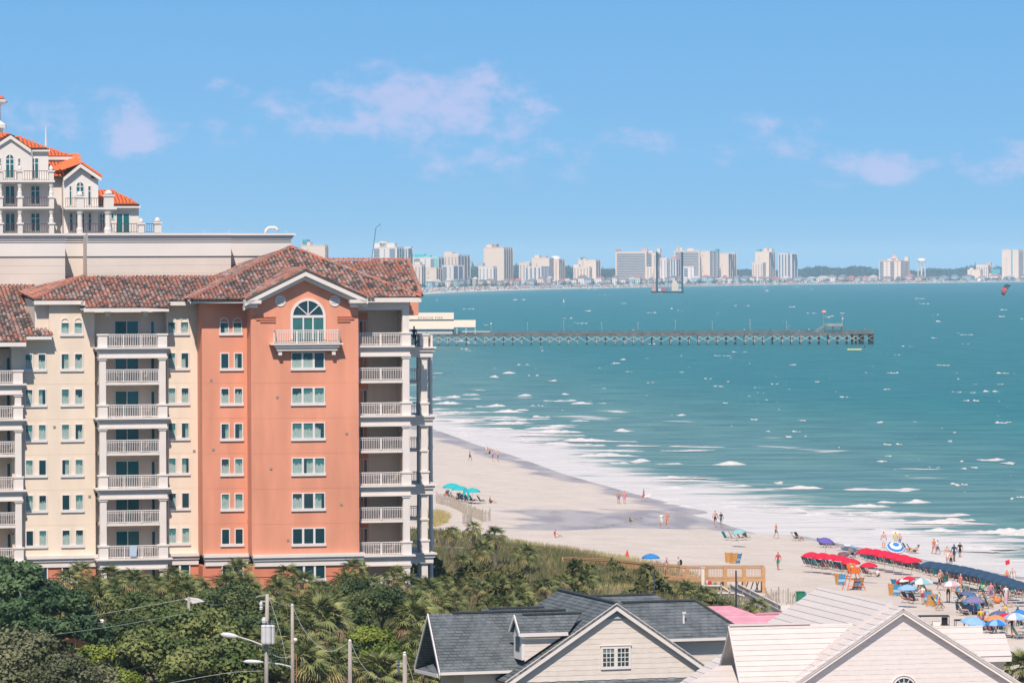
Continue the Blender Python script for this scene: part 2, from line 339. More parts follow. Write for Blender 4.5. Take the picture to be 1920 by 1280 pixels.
def make_sea():
    nr = 900; X, Y = fan(230, 26000, nr, tc_); Z, s, sv = land_z(X, Y); off = -s
    # keep only cells near or in the sea
    z = np.full(X.shape, .0)
    br = np.clip(1 - off / 60, 0, 1) * (Y < 1400)
    z = z + br * (vnoise(X * .4, Y, 5.5, 21) - .5) * .4 * sstep(3, 14, off) + sstep(10, 60, off) * (vnoise(X * .6, Y, 7, 3) - .5) * .3 * (Y < 2500) + .02
    wid = 24 + 22 * (vnoise(X, Y, 26, 9) - .3)
    foam = np.clip(1.08 - off / wid, 0, .92)
    for (o_, w_, s_) in ((40, 3.5, 51), (54, 3, 52)): foam = np.maximum(foam, np.exp(-((off - o_ - 14 * (vnoise(X, Y, 24, s_) - .5)) / w_) ** 2) * sstep(.6, .85, vnoise(X, Y, 17, s_ + 9)) * .6)
    foam = foam * (Y < 1600)
    V = np.stack([X, Y, z], -1).reshape(-1, 3); Fq = grid_faces(nr, X.shape[1])
    keep = (off.ravel()[Fq] > -14).any(1); Fq = Fq[keep]
    used = np.unique(Fq); mp = np.full(len(V), -1); mp[used] = np.arange(len(used)); Fq = mp[Fq]
    m, N, L = nodes_of('sea_water'); b = N['Principled BSDF']; tc = N.new('ShaderNodeTexCoord'); ob = tc.outputs['Object']
    off_ = Nattr(N, 'off')
    deep = Nramp(N, L, off_, 10, 150); deep2 = Nramp(N, L, off_, 120, 1500)
    col = Nmix(N, L, deep, (.16, .28, .24, 1), (.030, .190, .180, 1)); col = Nmix(N, L, deep2, col, (.004, .145, .175, 1))
    chop = Nnoise(N, L, ob, .16, 6, (.35, 1, 1), .6)
    col = Nmix(N, L, Nramp(N, L, chop, .40, .60, 0, .45), col, (.012, .075, .085, 1))
    big = Nnoise(N, L, ob, .012, 4, (.5, 1, 1)); col = Nmix(N, L, Nramp(N, L, big, .4, .7, 0, .22), col, (.05, .16, .20, 1))
    fo = Nattr(N, 'foam')
    fn = Nnoise(N, L, ob, .11, 8, (.28, 1, 1), .62); fn2 = Nnoise(N, L, ob, .5, 6, (.3, 1, 1), .65)
    fsum = Nmath(N, L, 'ADD', Nmath(N, L, 'MULTIPLY', fo, .95), Nmath(N, L, 'ADD', Nmath(N, L, 'MULTIPLY', Nmath(N, L, 'SUBTRACT', fn, .5), 1.7), Nmath(N, L, 'MULTIPLY', Nmath(N, L, 'SUBTRACT', fn2, .5), 1.0)))
    fm = Nmath(N, L, 'MULTIPLY', Nramp(N, L, fsum, .34, .72), Nramp(N, L, fo, .02, .12))
    # thin wash at the very edge, where the sheet of water runs out over the sand
    col = Nmix(N, L, fm, col, (.62, .58, .56, 1))
    L.new(col, b.inputs['Base Color']); L.new(Nramp(N, L, fm, 0, 1, .32, .8), b.inputs['Roughness'])
    b.inputs['Specular IOR Level'].default_value = .1; b.inputs['IOR'].default_value = 1.33
    bp = N.new('ShaderNodeBump'); bp.inputs['Strength'].default_value = .8; bp.inputs['Distance'].default_value = 1.2
    hh = Nmath(N, L, 'ADD', Nnoise(N, L, ob, .3, 6, (.4, 1, 1), .62), Nmath(N, L, 'MULTIPLY', chop, 1.5))
    L.new(hh, bp.inputs['Height']); L.new(bp.outputs[0], b.inputs['Normal'])
    # the sheet thins out over the beach through alpha-free geometry: edge is cut by the rising sand
    me = np_mesh('sea', V[used], Fq, m, {'off': ('POINT', off.ravel()[used]), 'foam': ('POINT', foam.ravel()[used])}, True)
    link('sea', me, kind='structure')
make_sea()
# ------------------------------------------------------------------ haze
def make_haze():
    m = bpy.data.materials.new('haze'); m.use_nodes = True; N = m.node_tree.nodes; N.clear()
    o = N.new('ShaderNodeOutputMaterial'); v = N.new('ShaderNodeVolumePrincipled'); m.node_tree.links.new(v.outputs[0], o.inputs['Volume'])
    v.inputs['Color'].default_value = (.54, .80, 1, 1); v.inputs['Density'].default_value = 4.6e-5; v.inputs['Anisotropy'].default_value = -.35
    mb = MB().box(-9000, 13000, -60, 27500, -6, 150); mb.build('haze', m, kind='stuff')
make_haze()

# ------------------------------------------------------------------ shared materials
orange = mat('orange_stucco', (.70, .30, .195), .9, .10, .6, .1, bump=.12, bscale=30, stretch=(1, 1, .2), detail=9)
orange2 = mat('deep_orange_stucco', (.62, .225, .135), .9, .07, .5, .1, bump=.12, bscale=30)
cream = mat('cream_stucco', (.76, .63, .505), .9, .06, .6, .1, bump=.12, bscale=30, stretch=(1, 1, .25), detail=8)
cream2 = mat('parapet_stucco', (.68, .585, .51), .9, .05, .25, .1, bump=.1, bscale=20)
trim = mat('white_trim', (.73, .66, .61), .7, .03, 1., .2)
white = mat('white_paint', (.72, .66, .63), .6, .03, 2., .25)
whall = mat('white_stucco', (.72, .66, .61), .85, .03, .3, .15)
glassm = mat('dark_window_glass', (.012, .045, .055), .12, spec=.6)
glassg = mat('green_tinted_glass', (.01, .12, .13), .12, spec=.6)
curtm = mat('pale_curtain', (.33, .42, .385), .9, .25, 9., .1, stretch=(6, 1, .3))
curtd = mat('shaded_curtain', (.05, .17, .17), .9, .25, 9., .1, stretch=(6, 1, .3))  # darker copy of the curtain, shade painted into its colour
darkm = mat('dark_metal', (.035, .03, .035), .5)
browniron = mat('brown_iron_railing', (.13, .075, .085), .5)
def tile_mat(name, base, dark, pale, thr):
    m, N, L = nodes_of(name); b = N['Principled BSDF']; b.inputs['Roughness'].default_value = .85; b.inputs['Specular IOR Level'].default_value = .15
    a = Nattr(N, 'rnd'); tc = N.new('ShaderNodeTexCoord'); r = N.new('ShaderNodeValToRGB'); cr = r.color_ramp; cr.interpolation = 'LINEAR'
    for i, (p_, q_) in enumerate([(0, base), (.22, base), (.42, (.34, .19, .15)), (.6, pale), (.8, (.16, .135, .125)), (1, dark)]):
        e = cr.elements[i] if i < 2 else cr.elements.new(p_); e.position = p_; e.color = (*q_, 1)
    L.new(a, r.inputs[0]); n = Nnoise(N, L, tc.outputs['Object'], 5, 5); n2 = Nnoise(N, L, tc.outputs['Object'], .5, 4)
    col = Nmix(N, L, Nramp(N, L, n, .45, .7, 0, .5), r.outputs[0], (*dark, 1)); col = Nmix(N, L, Nramp(N, L, n2, .45, .7, 0, .45), col, (*dark, 1))
    L.new(col, b.inputs['Base Color']); return m
tilem = tile_mat('weathered_clay_tile', (.47, .175, .115), (.075, .070, .074), (.50, .36, .31), .5)
newtile = mat('bright_orange_tile', (.72, .17, .06), .8, .12, 3, .2)
tilebase = mat('tile_underlay', (.07, .055, .05), .9)

def inpoly(x, y, pl):
    r = False; n = len(pl)
    for i in range(n):
        (x1, y1), (x2, y2) = pl[i], pl[(i + 1) % n]
        if (y1 > y) != (y2 > y) and x < (x2 - x1) * (y - y1) / (y2 - y1) + x1: r = not r
    return r
def pantiles(name, poly, eave, parent, mats, tw=.34, th=.37, thick=.15, wear=1.0, seed=1):
    """barrel tiles laid on a flat roof polygon; eave = direction along the eave"""
    rr = random.Random(seed); poly = [Vector(p) for p in poly]; e = Vector(eave).normalized()
    n = Vector((0, 0, 0))
    for i in range(len(poly)): n += poly[i].cross(poly[(i + 1) % len(poly)])
    n.normalize();  n = -n if n.z < 0 else n
    e = (e - n * e.dot(n)).normalized(); up = n.cross(e); up = -up if up.z < 0 else up
    o = poly[0]; P2 = [((p - o).dot(e), (p - o).dot(up)) for p in poly]
    a0, a1 = min(p[0] for p in P2), max(p[0] for p in P2); b0, b1 = min(p[1] for p in P2), max(p[1] for p in P2)
    mb = MB(); base = MB(); base.slab([p - n * .10 for p in poly], -n * .12, 0)
    ni = int((a1 - a0) / tw) + 1; nj = int((b1 - b0) / th) + 1; H = max(b1 - b0, 1)
    for i in range(ni):
        dark = rr.uniform(-.06, .06)
        for j in range(nj):
            x = a0 + (i + .5) * tw; y = b0 + (j + .5) * th
            if not inpoly(x, y, P2): continue
            t = (y - b0) / H; pr = rr.random()
            w = (.86 - .42 * abs(2 * t - .75)) * wear
            v = rr.uniform(0, .42) if rr.random() > w else rr.uniform(.45, 1)
            v = min(1, max(0, v + dark))
            c0 = o + e * x + up * (y - th * .5); c1 = o + e * x + up * (y + th * .58); vs = []
            for (cc, rad, lift) in ((c0, tw * .47, .045), (c1, tw * .40, .0)):
                for k in range(5):
                    an = math.pi * k / 4; vs.append(cc + e * (-math.cos(an) * rad) + n * (math.sin(an) * thick + lift - .07))
            fs = [(k, k + 1, 6 + k, 5 + k) for k in range(4)] + [(4, 3, 2, 1, 0)]
            mb.add(vs, fs, 0, v)
    o1 = mb.build(name, mats, parent); o1['kind'] = 'stuff'
    base.build('roof_deck', tilebase, parent)
    return o1
def ridge_caps(pts, parent, mats, seed=3, r=.17):
    mb = MB(); rr = random.Random(seed)
    for a, b in zip(pts[:-1], pts[1:]):
        a = Vector(a); b = Vector(b); d = b - a; n = max(1, int(d.length / .45)); dn = d.normalized(); sd = dn.cross(Vector((0, 0, 1))).normalized(); up = sd.cross(dn)
        for i in range(n):
            p0 = a + d * (i / n); p1 = a + d * ((i + 1.15) / n); vs = []
            for (cc, rad, l) in ((p0, r * 1.1, .05), (p1, r * .9, .01)):
                for k in range(5): an = math.pi * k / 4; vs.append(cc + sd * (-math.cos(an) * rad) + up * (math.sin(an) * rad * .9 + l))
            mb.add(vs, [(k, k + 1, 6 + k, 5 + k) for k in range(4)] + [(4, 3, 2, 1, 0)], 0, rr.uniform(0, .5))
    o = mb.build('ridge_tiles', mats, parent); o['kind'] = 'stuff'

# ------------------------------------------------------------------ orange and cream hotel
def make_hotel():
    fr = Fr(577, 1023.5, 364, 14)
    T = fthing('hotel', 'orange and cream beachfront hotel with weathered clay tile roof and stacked white balconies', 'hotel', fr)
    X, Z = fr.X, fr.Z
    YB = 0.0            # bay plane is y=0 here
    YO, YC = 1.9, 4.2   # recessed orange plane, cream plane
    GZ = 1.0
    zs = [Z(1023.5, YB, 577) + 3.0 * k for k in range(6)]          # sill bottoms floors 1..6
    zfl = [z - .95 for z in zs] + [zs[0] - .95 + 18.0]              # floor levels
    zp = Z(1040, YB, 577)                                            # podium cornice
    eP = Z(560, YO, 430); eC = Z(563, YC - .8, 340)
    # ---- walls
    def wall(name, x0, x1, y0, y1, z0, z1, m): return MB().box(x0, x1, y0, y1, z0, z1).build(name, m, T)
    xb0, xb1 = X(471, YB), X(672.5, YB)
    # bay wall with gable top, in front plane
    ga = fr.at(574, 514, YB); gl = fr.at(478, 566, YB); gr = fr.at(672, 560, YB)
    mb = MB(); mb.slab([(xb0, YB, zp), (xb1, YB, zp), (xb1, YB, gr.z), (ga.x, YB, ga.z - .1), (xb0, YB, gl.z)], (0, 6, 0)); mb.build('bay_wall', orange, T)
    xo0 = X(379, YO); wall('orange_wall', xo0, xb0, YO, YO + 12, zp, eP + .2, orange)
    xc0 = X(313, YC); wall('cream_wall', xc0, xo0, YC, YC + 8, zp, eC + .3, cream)
    xs0, xs1 = X(178, YC), xc0
    xd0 = X(93, YC); wall('cream_wall', xd0, xs0, YC, YC + 8, zp, eC + .2, cream)
    eL = Z(630, YC - .8, 60); xe0 = X(22, YC); wall('cream_wall', xe0, xd0, YC, YC + 8, zp, eL + .2, cream)
    wall('cream_wall', X(-130, YC), X(-30, YC), YC, YC + 8, zp, eL + .2, cream)
    # ---- podium storey
    wall('podium_wall', xb0, xb1, YB + .02, 12, GZ, zp - .9, orange2); wall('podium_wall', xo0, xb0, YO + .02, 12, GZ, zp - .9, orange2)
    wall('podium_wall', xc0, xo0, YC + .02, 12, GZ, zp - .9, orange2); wall('podium_wall', xd0 - 8, xs0, YC + .02, 12, GZ, zp - .9, orange2)
    for (a, b, y) in ((xb0, xb1, YB), (xo0, xb0, YO), (xc0, xo0, YC), (xe0, xs0, YC)):
        for d in (1.85, 2.85): wall('rustication_joint', a, b, y + .012, y + .019, zp - d, zp - d + .06, darkm)
    def cornice(x0, x1, y, ret=.0):
        mb = MB(); mb.box(x0 - .25, x1 + .25, y - .42, y + .6, zp - .16, zp + .12); mb.box(x0 - .16, x1 + .16, y - .26, y + .55, zp - .42, zp - .163)
        mb.box(x0 - .1, x1 + .1, y - .14, y + .5, zp - .9, zp - .423); mb.build('podium_cornice', trim, T)
    cornice(xb0 + .3, xb1 + .2, YB); cornice(xo0 + .3, xb0 - .1, YO); cornice(xc0 - .4, xo0 - .1, YC); cornice(xe0 - 2, xs0 + .2, YC)
    # slab joints
    for k in range(1, 6):
        z = zfl[k] - .1
        for (a, b, y, m) in ((xb0, xb1, YB, orange), (xo0, xb0, YO, orange), (xc0, xo0, YC, cream), (xd0, xs0, YC, cream)) + (((xe0, xd0, YC, cream),) if k < 6 else ()):
            wall('expansion_joint', a, b, y - .012, y + .01, z, z + .035, m)
    # ---- windows
    rr = random.Random(5)
    cache = {}
    def window(x0, x1, z0, z1, y, lights, gap=0., arch=False, seed=0, par=None, dark=None, g=glassm):
        """lights = number of lights; gap = wall gap between the lights"""
        par = par or T
        n = lights; w = (x1 - x0 - gap * (n - 1)) / n; fw = .09
        f = MB(); sill = .24
        for i in range(n):
            a = x0 + i * (w + gap); b = a + w
            f.box(a, a + fw, y - .08, y + .02, z0 + sill, z1); f.box(b - fw, b, y - .08, y + .02, z0 + sill, z1)
            f.box(a + fw, b - fw, y - .08, y + .02, z1 - fw, z1)
            if arch:
                k = 9; cx = (a + b) / 2; rad = w / 2
                for j in range(k):
                    t0, t1 = math.pi * j / k, math.pi * (j + 1) / k
                    q = [(cx + math.cos(t) * r2, y - .07, z1 + math.sin(t) * r2 * .95) for (t, r2) in ((t0, rad), (t0, rad - fw), (t1, rad - fw), (t1, rad))]
                    f.slab(q, (0, .09, 0))
        f.box(x0 - .05, x1 + .05, y - .13, y + .02, z0, z0 + sill)
        fo = f.build('window_frame', white, par)
        for i in range(n):
            a = x0 + i * (w + gap) + fw; b = a + w - 2 * fw; zt = z1 - fw; zb = z0 + sill
            MB().box(a, b, y - .018, y + .01, zb, zt).build('pane', g, fo)
            op = rr.random() if dark is None else (0 if dark else .9)
            if op > .12:
                cm = MB(); top = zb + (zt - zb) * rr.uniform(.50, .68); lo = zb
                cw = (b - a) if rr.random() > .25 else (b - a) * rr.uniform(.4, .7); aa = a if rr.random() > .5 else b - cw; m_ = 7
                for j in range(m_):
                    u0_, u1_ = aa + cw * j / m_, aa + cw * (j + 1) / m_; t0 = top + rr.uniform(-.1, .12); t1 = top + rr.uniform(-.1, .12)
                    cm.add([(u0_, y - .024, lo), ((u0_ + u1_) / 2, y - .04, lo), (u1_, y - .024, lo), (u1_, y - .024, t1), ((u0_ + u1_) / 2, y - .04, (t0 + t1) / 2 + rr.uniform(-.05, .2)), (u0_, y - .024, t0)],
                           [(0, 1, 4, 5), (1, 2, 3, 4)])
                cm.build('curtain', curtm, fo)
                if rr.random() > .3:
                    MB().box(aa, aa + cw, y - .0215, y - .02, top - .1, zt).build('curtain', curtd, fo)  # upper curtain in shade of the window head, painted as a dark panel
        return fo
    H = 1.58
    for k in range(6):      # triple windows of the bay
        window(X(546, YB), X(609, YB), zs[k], zs[k] + H, YB, 3, 0., seed=k, dark=True if k in (0,) else None)
    for k in range(6): window(X(413, YO), X(455.5, YO), zs[k] - .02, zs[k] + H - .05, YO, 2, .38, dark=True if k == 0 else None)
    window(X(412, YO), X(454.5, YO), zs[5] + 3.0, zs[5] + 4.15, YO, 2, .32, arch=True, dark=False)
    for k in range(6):
        for (a, b) in ((314, 355), (114, 156), (46, 87)): window(X(a, YC), X(b, YC), zs[k] + .0, zs[k] + H - .03, YC, 2, .38)
    for (a, b) in ((314, 355), (114, 156)): window(X(a, YC), X(b, YC), zs[5] + 3.0, zs[5] + 4.2, YC, 2, .32, arch=True)
    for (a, b, y, n) in ((548, 609, YB, 3), (45, 88, YC, 2), (114, 150, YC, 2), (316, 355, YC, 2), (414, 455, YO, 2)): window(X(a, y), X(b, y), zs[0] - 3.0, zs[0] - 1.5, y, n, dark=True)
    # ---- arched window and balcony high in the bay
    def arched():
        x0, x1 = X(545, YB), X(611, YB); cx = (x0 + x1) / 2; R = (x1 - x0) / 2; zc = Z(593, YB, 577); zb = Z(641, YB, 577)
        f = MB()
        k = 20
        for j in range(k):
            t0, t1 = math.pi * j / k, math.pi * (j + 1) / k
            f.slab([(cx + math.cos(t) * q, YB - .1, zc + math.sin(t) * q) for (t, q) in ((t0, R), (t0, R - .22), (t1, R - .22), (t1, R))], (0, .12, 0))
        f.box(x0, x0 + .2, YB - .1, YB + .02, zb, zc); f.box(x1 - .2, x1, YB - .1, YB + .02, zb, zc); f.box(x0 + .2, x1 - .2, YB - .1, YB + .02, zc - .12, zc + .1)
        for q in (-.42, .42): f.box(cx + q - .06, cx + q + .06, YB - .09, YB + .02, zb, zc - .12)
        for t in (math.pi * .25, math.pi * .5, math.pi * .75):
            f.beam((cx, YB - .05, zc + .1), (cx + math.cos(t) * (R - .2), YB - .05, zc + math.sin(t) * (R - .2)), .08, .1, up=(0, 1, 0))
        fo = f.build('arched_window_frame', white, T, label='white fanlight frame of the arched window')
        g = MB(); pts = [(x1 - .15, YB - .02, zb), (x1 - .15, YB - .02, zc)] + [(cx + math.cos(math.pi * j / k) * (R - .15), YB - .02, zc + math.sin(math.pi * j / k) * (R - .15)) for j in range(1, k)] + [(x0 + .15, YB - .02, zc), (x0 + .15, YB - .02, zb)]
        g.poly(list(reversed(pts))).build('pane', glassm, fo)
        cu = MB(); n_ = 26
        for j in range(n_):
            a = x0 + .22 + (x1 - x0 - .44) * j / n_; b = x0 + .22 + (x1 - x0 - .44) * (j + 1) / n_; t = zc - .14
            cu.add([(a, YB - .03, zb), ((a + b) / 2, YB - .055, zb), (b, YB - .03, zb), (b, YB - .03, t), ((a + b) / 2, YB - .055, t), (a, YB - .03, t)], [(0, 1, 4, 5), (1, 2, 3, 4)])
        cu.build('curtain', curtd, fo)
        bx0, bx1 = X(517, YB - .75), X(637, YB - .75); zf = Z(643.5, YB - .75, 577)
        s = MB(); s.box(X(510, YB - 1.3), X(646, YB - 1.3), YB - .95, YB, zf - .12, zf); s.box(bx0, bx1, YB - .8, YB, zf - .34, zf - .123); s.box(bx0 + .15, bx1 - .15, YB - .65, YB, zf - .62, zf - .343)
        for q in (bx0 + .3, bx1 - .6): s.box(q, q + .3, YB - .55, YB, zf - 1.0, zf - .623)
        so = s.build('balcony_slab', trim, T)
        railing([(bx0, YB - .05), (bx0, YB - .75), (bx1, YB - .75), (bx1, YB - .05)], zf, so, 1.12)
    def railing(pts, z, par, h=1.08, m=None, sp=.15, post=1.6, name='railing'):
        mb = MB()
        for (a, b) in zip(pts[:-1], pts[1:]):
            a = Vector((*a, 0)); b = Vector((*b, 0)); d = b - a; Ln = d.length
            mb.beam(a + Vector((0, 0, z + h)), b + Vector((0, 0, z + h)), .09, .07); mb.beam(a + Vector((0, 0, z + h - .17)), b + Vector((0, 0, z + h - .17)), .04, .04)
            mb.beam(a + Vector((0, 0, z + .1)), b + Vector((0, 0, z + .1)), .05, .06)
            n = max(1, round(Ln / sp)); np_ = max(1, round(Ln / post))
            for i in range(n + 1):
                p = a + d * (i / n); q = .021; mb.box(p.x - q, p.x + q, p.y - q, p.y + q, z + .1, z + h)
            for i in range(np_ + 1):
                p = a + d * (i / np_); q = .045; mb.box(p.x - q, p.x + q, p.y - q, p.y + q, z, z + h + .03)
        return mb.build(name, m or white, par)
    arched()
    vm = mat('wall_vent_grey', (.30, .26, .23), .7)
    for (px, py, y) in ((520, 744, YB), (650, 812, YB), (508, 878, YB), (396, 712, YO), (466, 975, YO), (102, 800, YC), (168, 930, YC), (364, 845, YC), (540, 1012, YB), (640, 945, YB), (400, 842, YO), (24, 1000, YC)):
        q = fr.at(px, py, y); v = MB().box(q.x - .11, q.x + .11, y - .05, y + .01, q.z - .1, q.z + .1).build('wall_vent', vm, T)
    # round vents
    for px in (525.5, 627.5):
        c0 = fr.at(px, 564, YB); mb = MB(); k = 20
        mb.slab([(c0.x + math.cos(t) * .48, YB - .07, c0.z + math.sin(t) * .48) for t in [2 * math.pi * j / k for j in range(k)]], (0, .09, 0))
        v = mb.build('round_vent', white, T); lv = MB()
        for q in (-.2, 0, .2): lv.box(c0.x - .3, c0.x + .3, YB - .085, YB - .068, c0.z + q, c0.z + q + .04)
        lv.build('louvre', mat('louvre_dark', (.25, .22, .2)), v)  # dark strips across the vent disc
    # stepped brown mouldings on the bay shoulders
    for (a, b, s) in ((473, 517, 1), (633, 672, -1)):
        for i, py in enumerate((592, 596.5, 601)):
            z = Z(py, YB, 577); x0, x1 = X(a, YB), X(b, YB); d = .35 * i
            if s > 0: x0 += d
            else: x1 -= d
            MB().box(x0, x1, YB - .10, YB + .01, z - .12, z).build('shoulder_moulding', orange2, T)
    # ---- gable cornice and little roof
    A = fr.at(573, 505, -1.0); Lf = fr.at(459, 561.5, -1.0); Rt = fr.at(690, 557.5, -1.0)
    def rake(a, b, par, w, dy0, dy1, dz):
        d = (Vector(b) - Vector(a)); mb = MB(); z = Vector((0, 0, 1))
        q = [Vector(a) - z * dz, Vector(b) - z * dz, Vector(b) - z * (dz + w), Vector(a) - z * (dz + w)]
        q = [Vector((p.x, dy0, p.z)) for p in q]; mb.slab(q, (0, dy1 - dy0, 0)); return mb
    for (a, b) in ((A, Lf), (A, Rt)):
        rake(a, b, T, .56, -1.0, -.3, 0).build('gable_cornice', trim, T); rake(a, b, T, .35, -.62, .0, .563).build('gable_moulding', trim, T)
    for (a, b, lo, hi) in ((462, 489, 568, 573.5), (658, 686, 566, 571.5)):
        pass
    for (a, b, c_, d_) in ((460, 491, 468, 485), (657, 689, 660, 674)):
        x0, x1 = X(a, -1), X(b, -1); z = Z(561, -1, 577); mb = MB(); mb.box(x0, x1, -1.0, 0, z - .34, z - .05); mb.box(X(c_, -1), X(d_, -1), -.75, 0, z - .68, z - .343); mb.build('cornice_return', trim, T)
    up = Vector((0, .12, .0))
    YE = 8.0
    for (b, sd) in ((Lf, 1), (Rt, 0)):
        pl = [(A.x, -1.05, A.z + .1), (b.x, -1.05, b.z + .1), (b.x, YE, b.z + .1), (A.x, YE, A.z + .1)]
        pantiles('gable_tiles', pl, (0, 1, 0), T, tilem, seed=5 + sd, wear=.6)
    # ---- main hip roof
    sl = .36; n1 = (0, -sl, 1)
    p1 = (0, .3, Z(556.5, .3, 740)); on = lambda px, py: fr.on(px, py, p1, n1)
    apx, bl, br = on(545, 463), on(357, 560.5), on(790, 556.5)
    pantiles('roof_tiles', [bl, br, apx], (1, 0, 0), T, tilem, seed=11)
    back = 26
    for (a, b) in ((bl, apx), (apx, br)):
        q = [a, b, (b[0], back, b[2]) if b is br else (b[0], b[1], b[2]), (a[0], back, a[2]) if a is bl else (a[0], a[1], a[2])]
    pantiles('roof_tiles', [bl, apx, (bl.x, back, bl.z)], (0, 1, 0), T, tilem, seed=12)
    pantiles('roof_tiles', [br, (br.x - 5, back, br.z - .2), apx], (0, 1, 0), T, tilem, seed=13)
    ridge_caps([bl, apx, br], T, tilem)
    fas = MB(); 
    for (a, b) in ((bl.x, xb0 - .02), (xb1 + .02, br.x)): fas = MB(); fas.box(a, b, .26, .42, p1[2] - .46, p1[2] - .08); fas.box(a, b, .42, 1.5, p1[2] - .30, p1[2] - .14); fas.build('eave_fascia', trim, T)
    # gutter end trim on the cream side
    # ---- lower hip roof behind, towards the sea
    p2 = (0, 3.2, p1[2]); on2 = lambda px, py: fr.on(px, py, p2, n1)
    q0, q1, q2, q3 = on2(596, 487.5), on2(765, 487.5), on2(790.5, 553), on2(640, 553)
    pantiles('roof_tiles', [q3, q2, q1, q0], (1, 0, 0), T, tilem, seed=21)
    pantiles('roof_tiles', [q2, (q2.x - 1.5, q2.y + 12, q2.z), q1], (0, 1, 0), T, tilem, seed=22)
    ridge_caps([q0, q1, q2], T, tilem)
    # ---- cream wing roof
    p3 = (0, YC - .9, Z(563, YC - .9, 340)); on3 = lambda px, py: fr.on(px, py, p3, n1)
    yb = YC - 2.0; zb_ = p3[2] - sl * 1.1
    a0, a1 = on3(64, 561.5), on3(157, 561.5); b0, b1 = on3(157, 575), on3(317, 575); c0, c1 = on3(317, 563), on3(366, 563); tR, tL = on3(450, 517), on3(160, 517)
    pantiles('roof_tiles', [a0, a1, b0, b1, c0, c1, tR, tL], (1, 0, 0), T, tilem, seed=31, wear=.95)
    hx = on3(118, 517)
    pantiles('roof_tiles', [a0, tL, (tL.x - .2, tL.y + .5, tL.z), (a0.x, a0.y + 9.5, a0.z + .7)], (0, 1, 0), T, tilem, seed=32, wear=.3)
    ridge_caps([a0, tL], T, tilem, 4)
    for (a, b) in ((a0, a1), (b0, b1), (c0, c1)): fas = MB(); fas.box(a.x, b.x, a.y - .04, a.y + .12, a.z - .44, a.z - .1); fas.box(a.x, b.x, a.y + .12, YC + .3, a.z - .3, a.z - .16); fas.build('eave_fascia', trim, T)
    MB().box(b0.x - .02, b0.x + .12, b0.y, a1.y, a1.z - .5, a1.z - .15).build('eave_fascia', trim, T)
    for px in (204, 273): x = X(px, YC - 1.2); MB().box(x - .14, x + .14, YC - 1.6, YC + .2, b0.z - .85, b0.z - .31).build('eave_bracket', trim, T)
    # side wall (shaded) where the tall wing rises above the lower roof
    wall('side_wall', X(66, YC + .5), xd0 + .01, YC + .35, YC + 8, eL, eC + .2, cream)
    # ---- lower left roof
    p4 = (0, YC - .9, Z(627, YC - .9, 70)); on4 = lambda px, py: fr.on(px, py, p4, n1)
    d0, d1, d2, d3 = on4(-130, 640), on4(49, 640), on4(49, 627), on4(97, 627)
    r1, r2, r3 = on4(66, 563), on4(62, 533), on4(-130, 533)
    pantiles('roof_tiles', [d0, d1, d2, d3, r1, r2, r3], (1, 0, 0), T, tilem, seed=41, wear=1.1)
    MB().box(d0.x, d1.x, d1.y - .04, d1.y + .12, d1.z - .42, d1.z - .08).build('eave_fascia', trim, T); fas = MB(); fas.box(d2.x, d3.x, d3.y - .04, d3.y + .12, d3.z - .42, d3.z - .08); fas.box(d2.x, d3.x, d3.y + .12, YC, d3.z - .3, d3.z - .16); fas.build('eave_fascia', trim, T)
    p5 = (0, r2.y + 1.2, Z(531, r2.y + 1.2, 60)); on5 = lambda px, py: fr.on(px, py, p5, n1)
    pantiles('roof_tiles', [on5(-130, 531), on5(112, 531), on5(150, 517.5), on5(-130, 517.5)], (1, 0, 0), T, tilem, seed=42, wear=.4)
    fl = MB(); a, b = fr.at(-130, 532, r2.y + .9), fr.at(108, 532, r2.y + .9); fl.box(a.x, b.x, a.y, a.y + .25, a.z - .1, a.z + .1); fl.box(fr.X(27, a.y), fr.X(65, a.y), a.y - .1, a.y + .2, a.z + .1, a.z + .28); fl.build('roof_flashing', trim, T)
    # ---- balcony stacks
    def stack(px0, px1, yw, yf, cols, heavy, pxr, floors, inner=cream, name='balcony', door=None, side=None, yb=2.2, wood=False, kmax=6):
        x0, x1 = X(px0, yf), X(px1, yf)
        # recess back wall and side walls
        wall('recess_wall', x0 - .3, x1 + .3, yw + yb, yw + yb + 4, GZ, zfl[kmax] + (3.2 if side else 2.9), inner)
        for k in range(-1, kmax + 1):
            if k == -1: zf = zfl[0] - 3.0
            else: zf = zfl[k]
            hv = (k in heavy); s = MB()
            if hv:
                e = .42
                s.box(x0 - e, x1 + e, yf - .35, yw + yb, zf - .14, zf + .0); s.box(x0 - e * .5, x1 + e * .5, yf - .18, yw + yb, zf - .34, zf - .143)
                s.box(x0 - .05, x1 + .05, yf - .02, yw + yb, zf - .80, zf - .343); s.box(x0 - .12, x1 + .12, yf - .1, yw + .1, zf - .95, zf - .803)
            elif k >= 0: s.box(x0 + .05, x1 - .05, yf + .1, yw + yb, zf - .22, zf)
            else: s.box(x0 + .05, x1 - .05, yf + .1, yw + yb, zf - .22, zf)
            so = s.build('balcony_slab', trim, T)
            ra, rb = X(pxr[0], yf), X(pxr[1], yf)
            if k < 6 or True: railing([(ra, yf + .1), (rb, yf + .1)], zf, so, 1.08)
            # columns from this floor to the next
            top = k == kmax
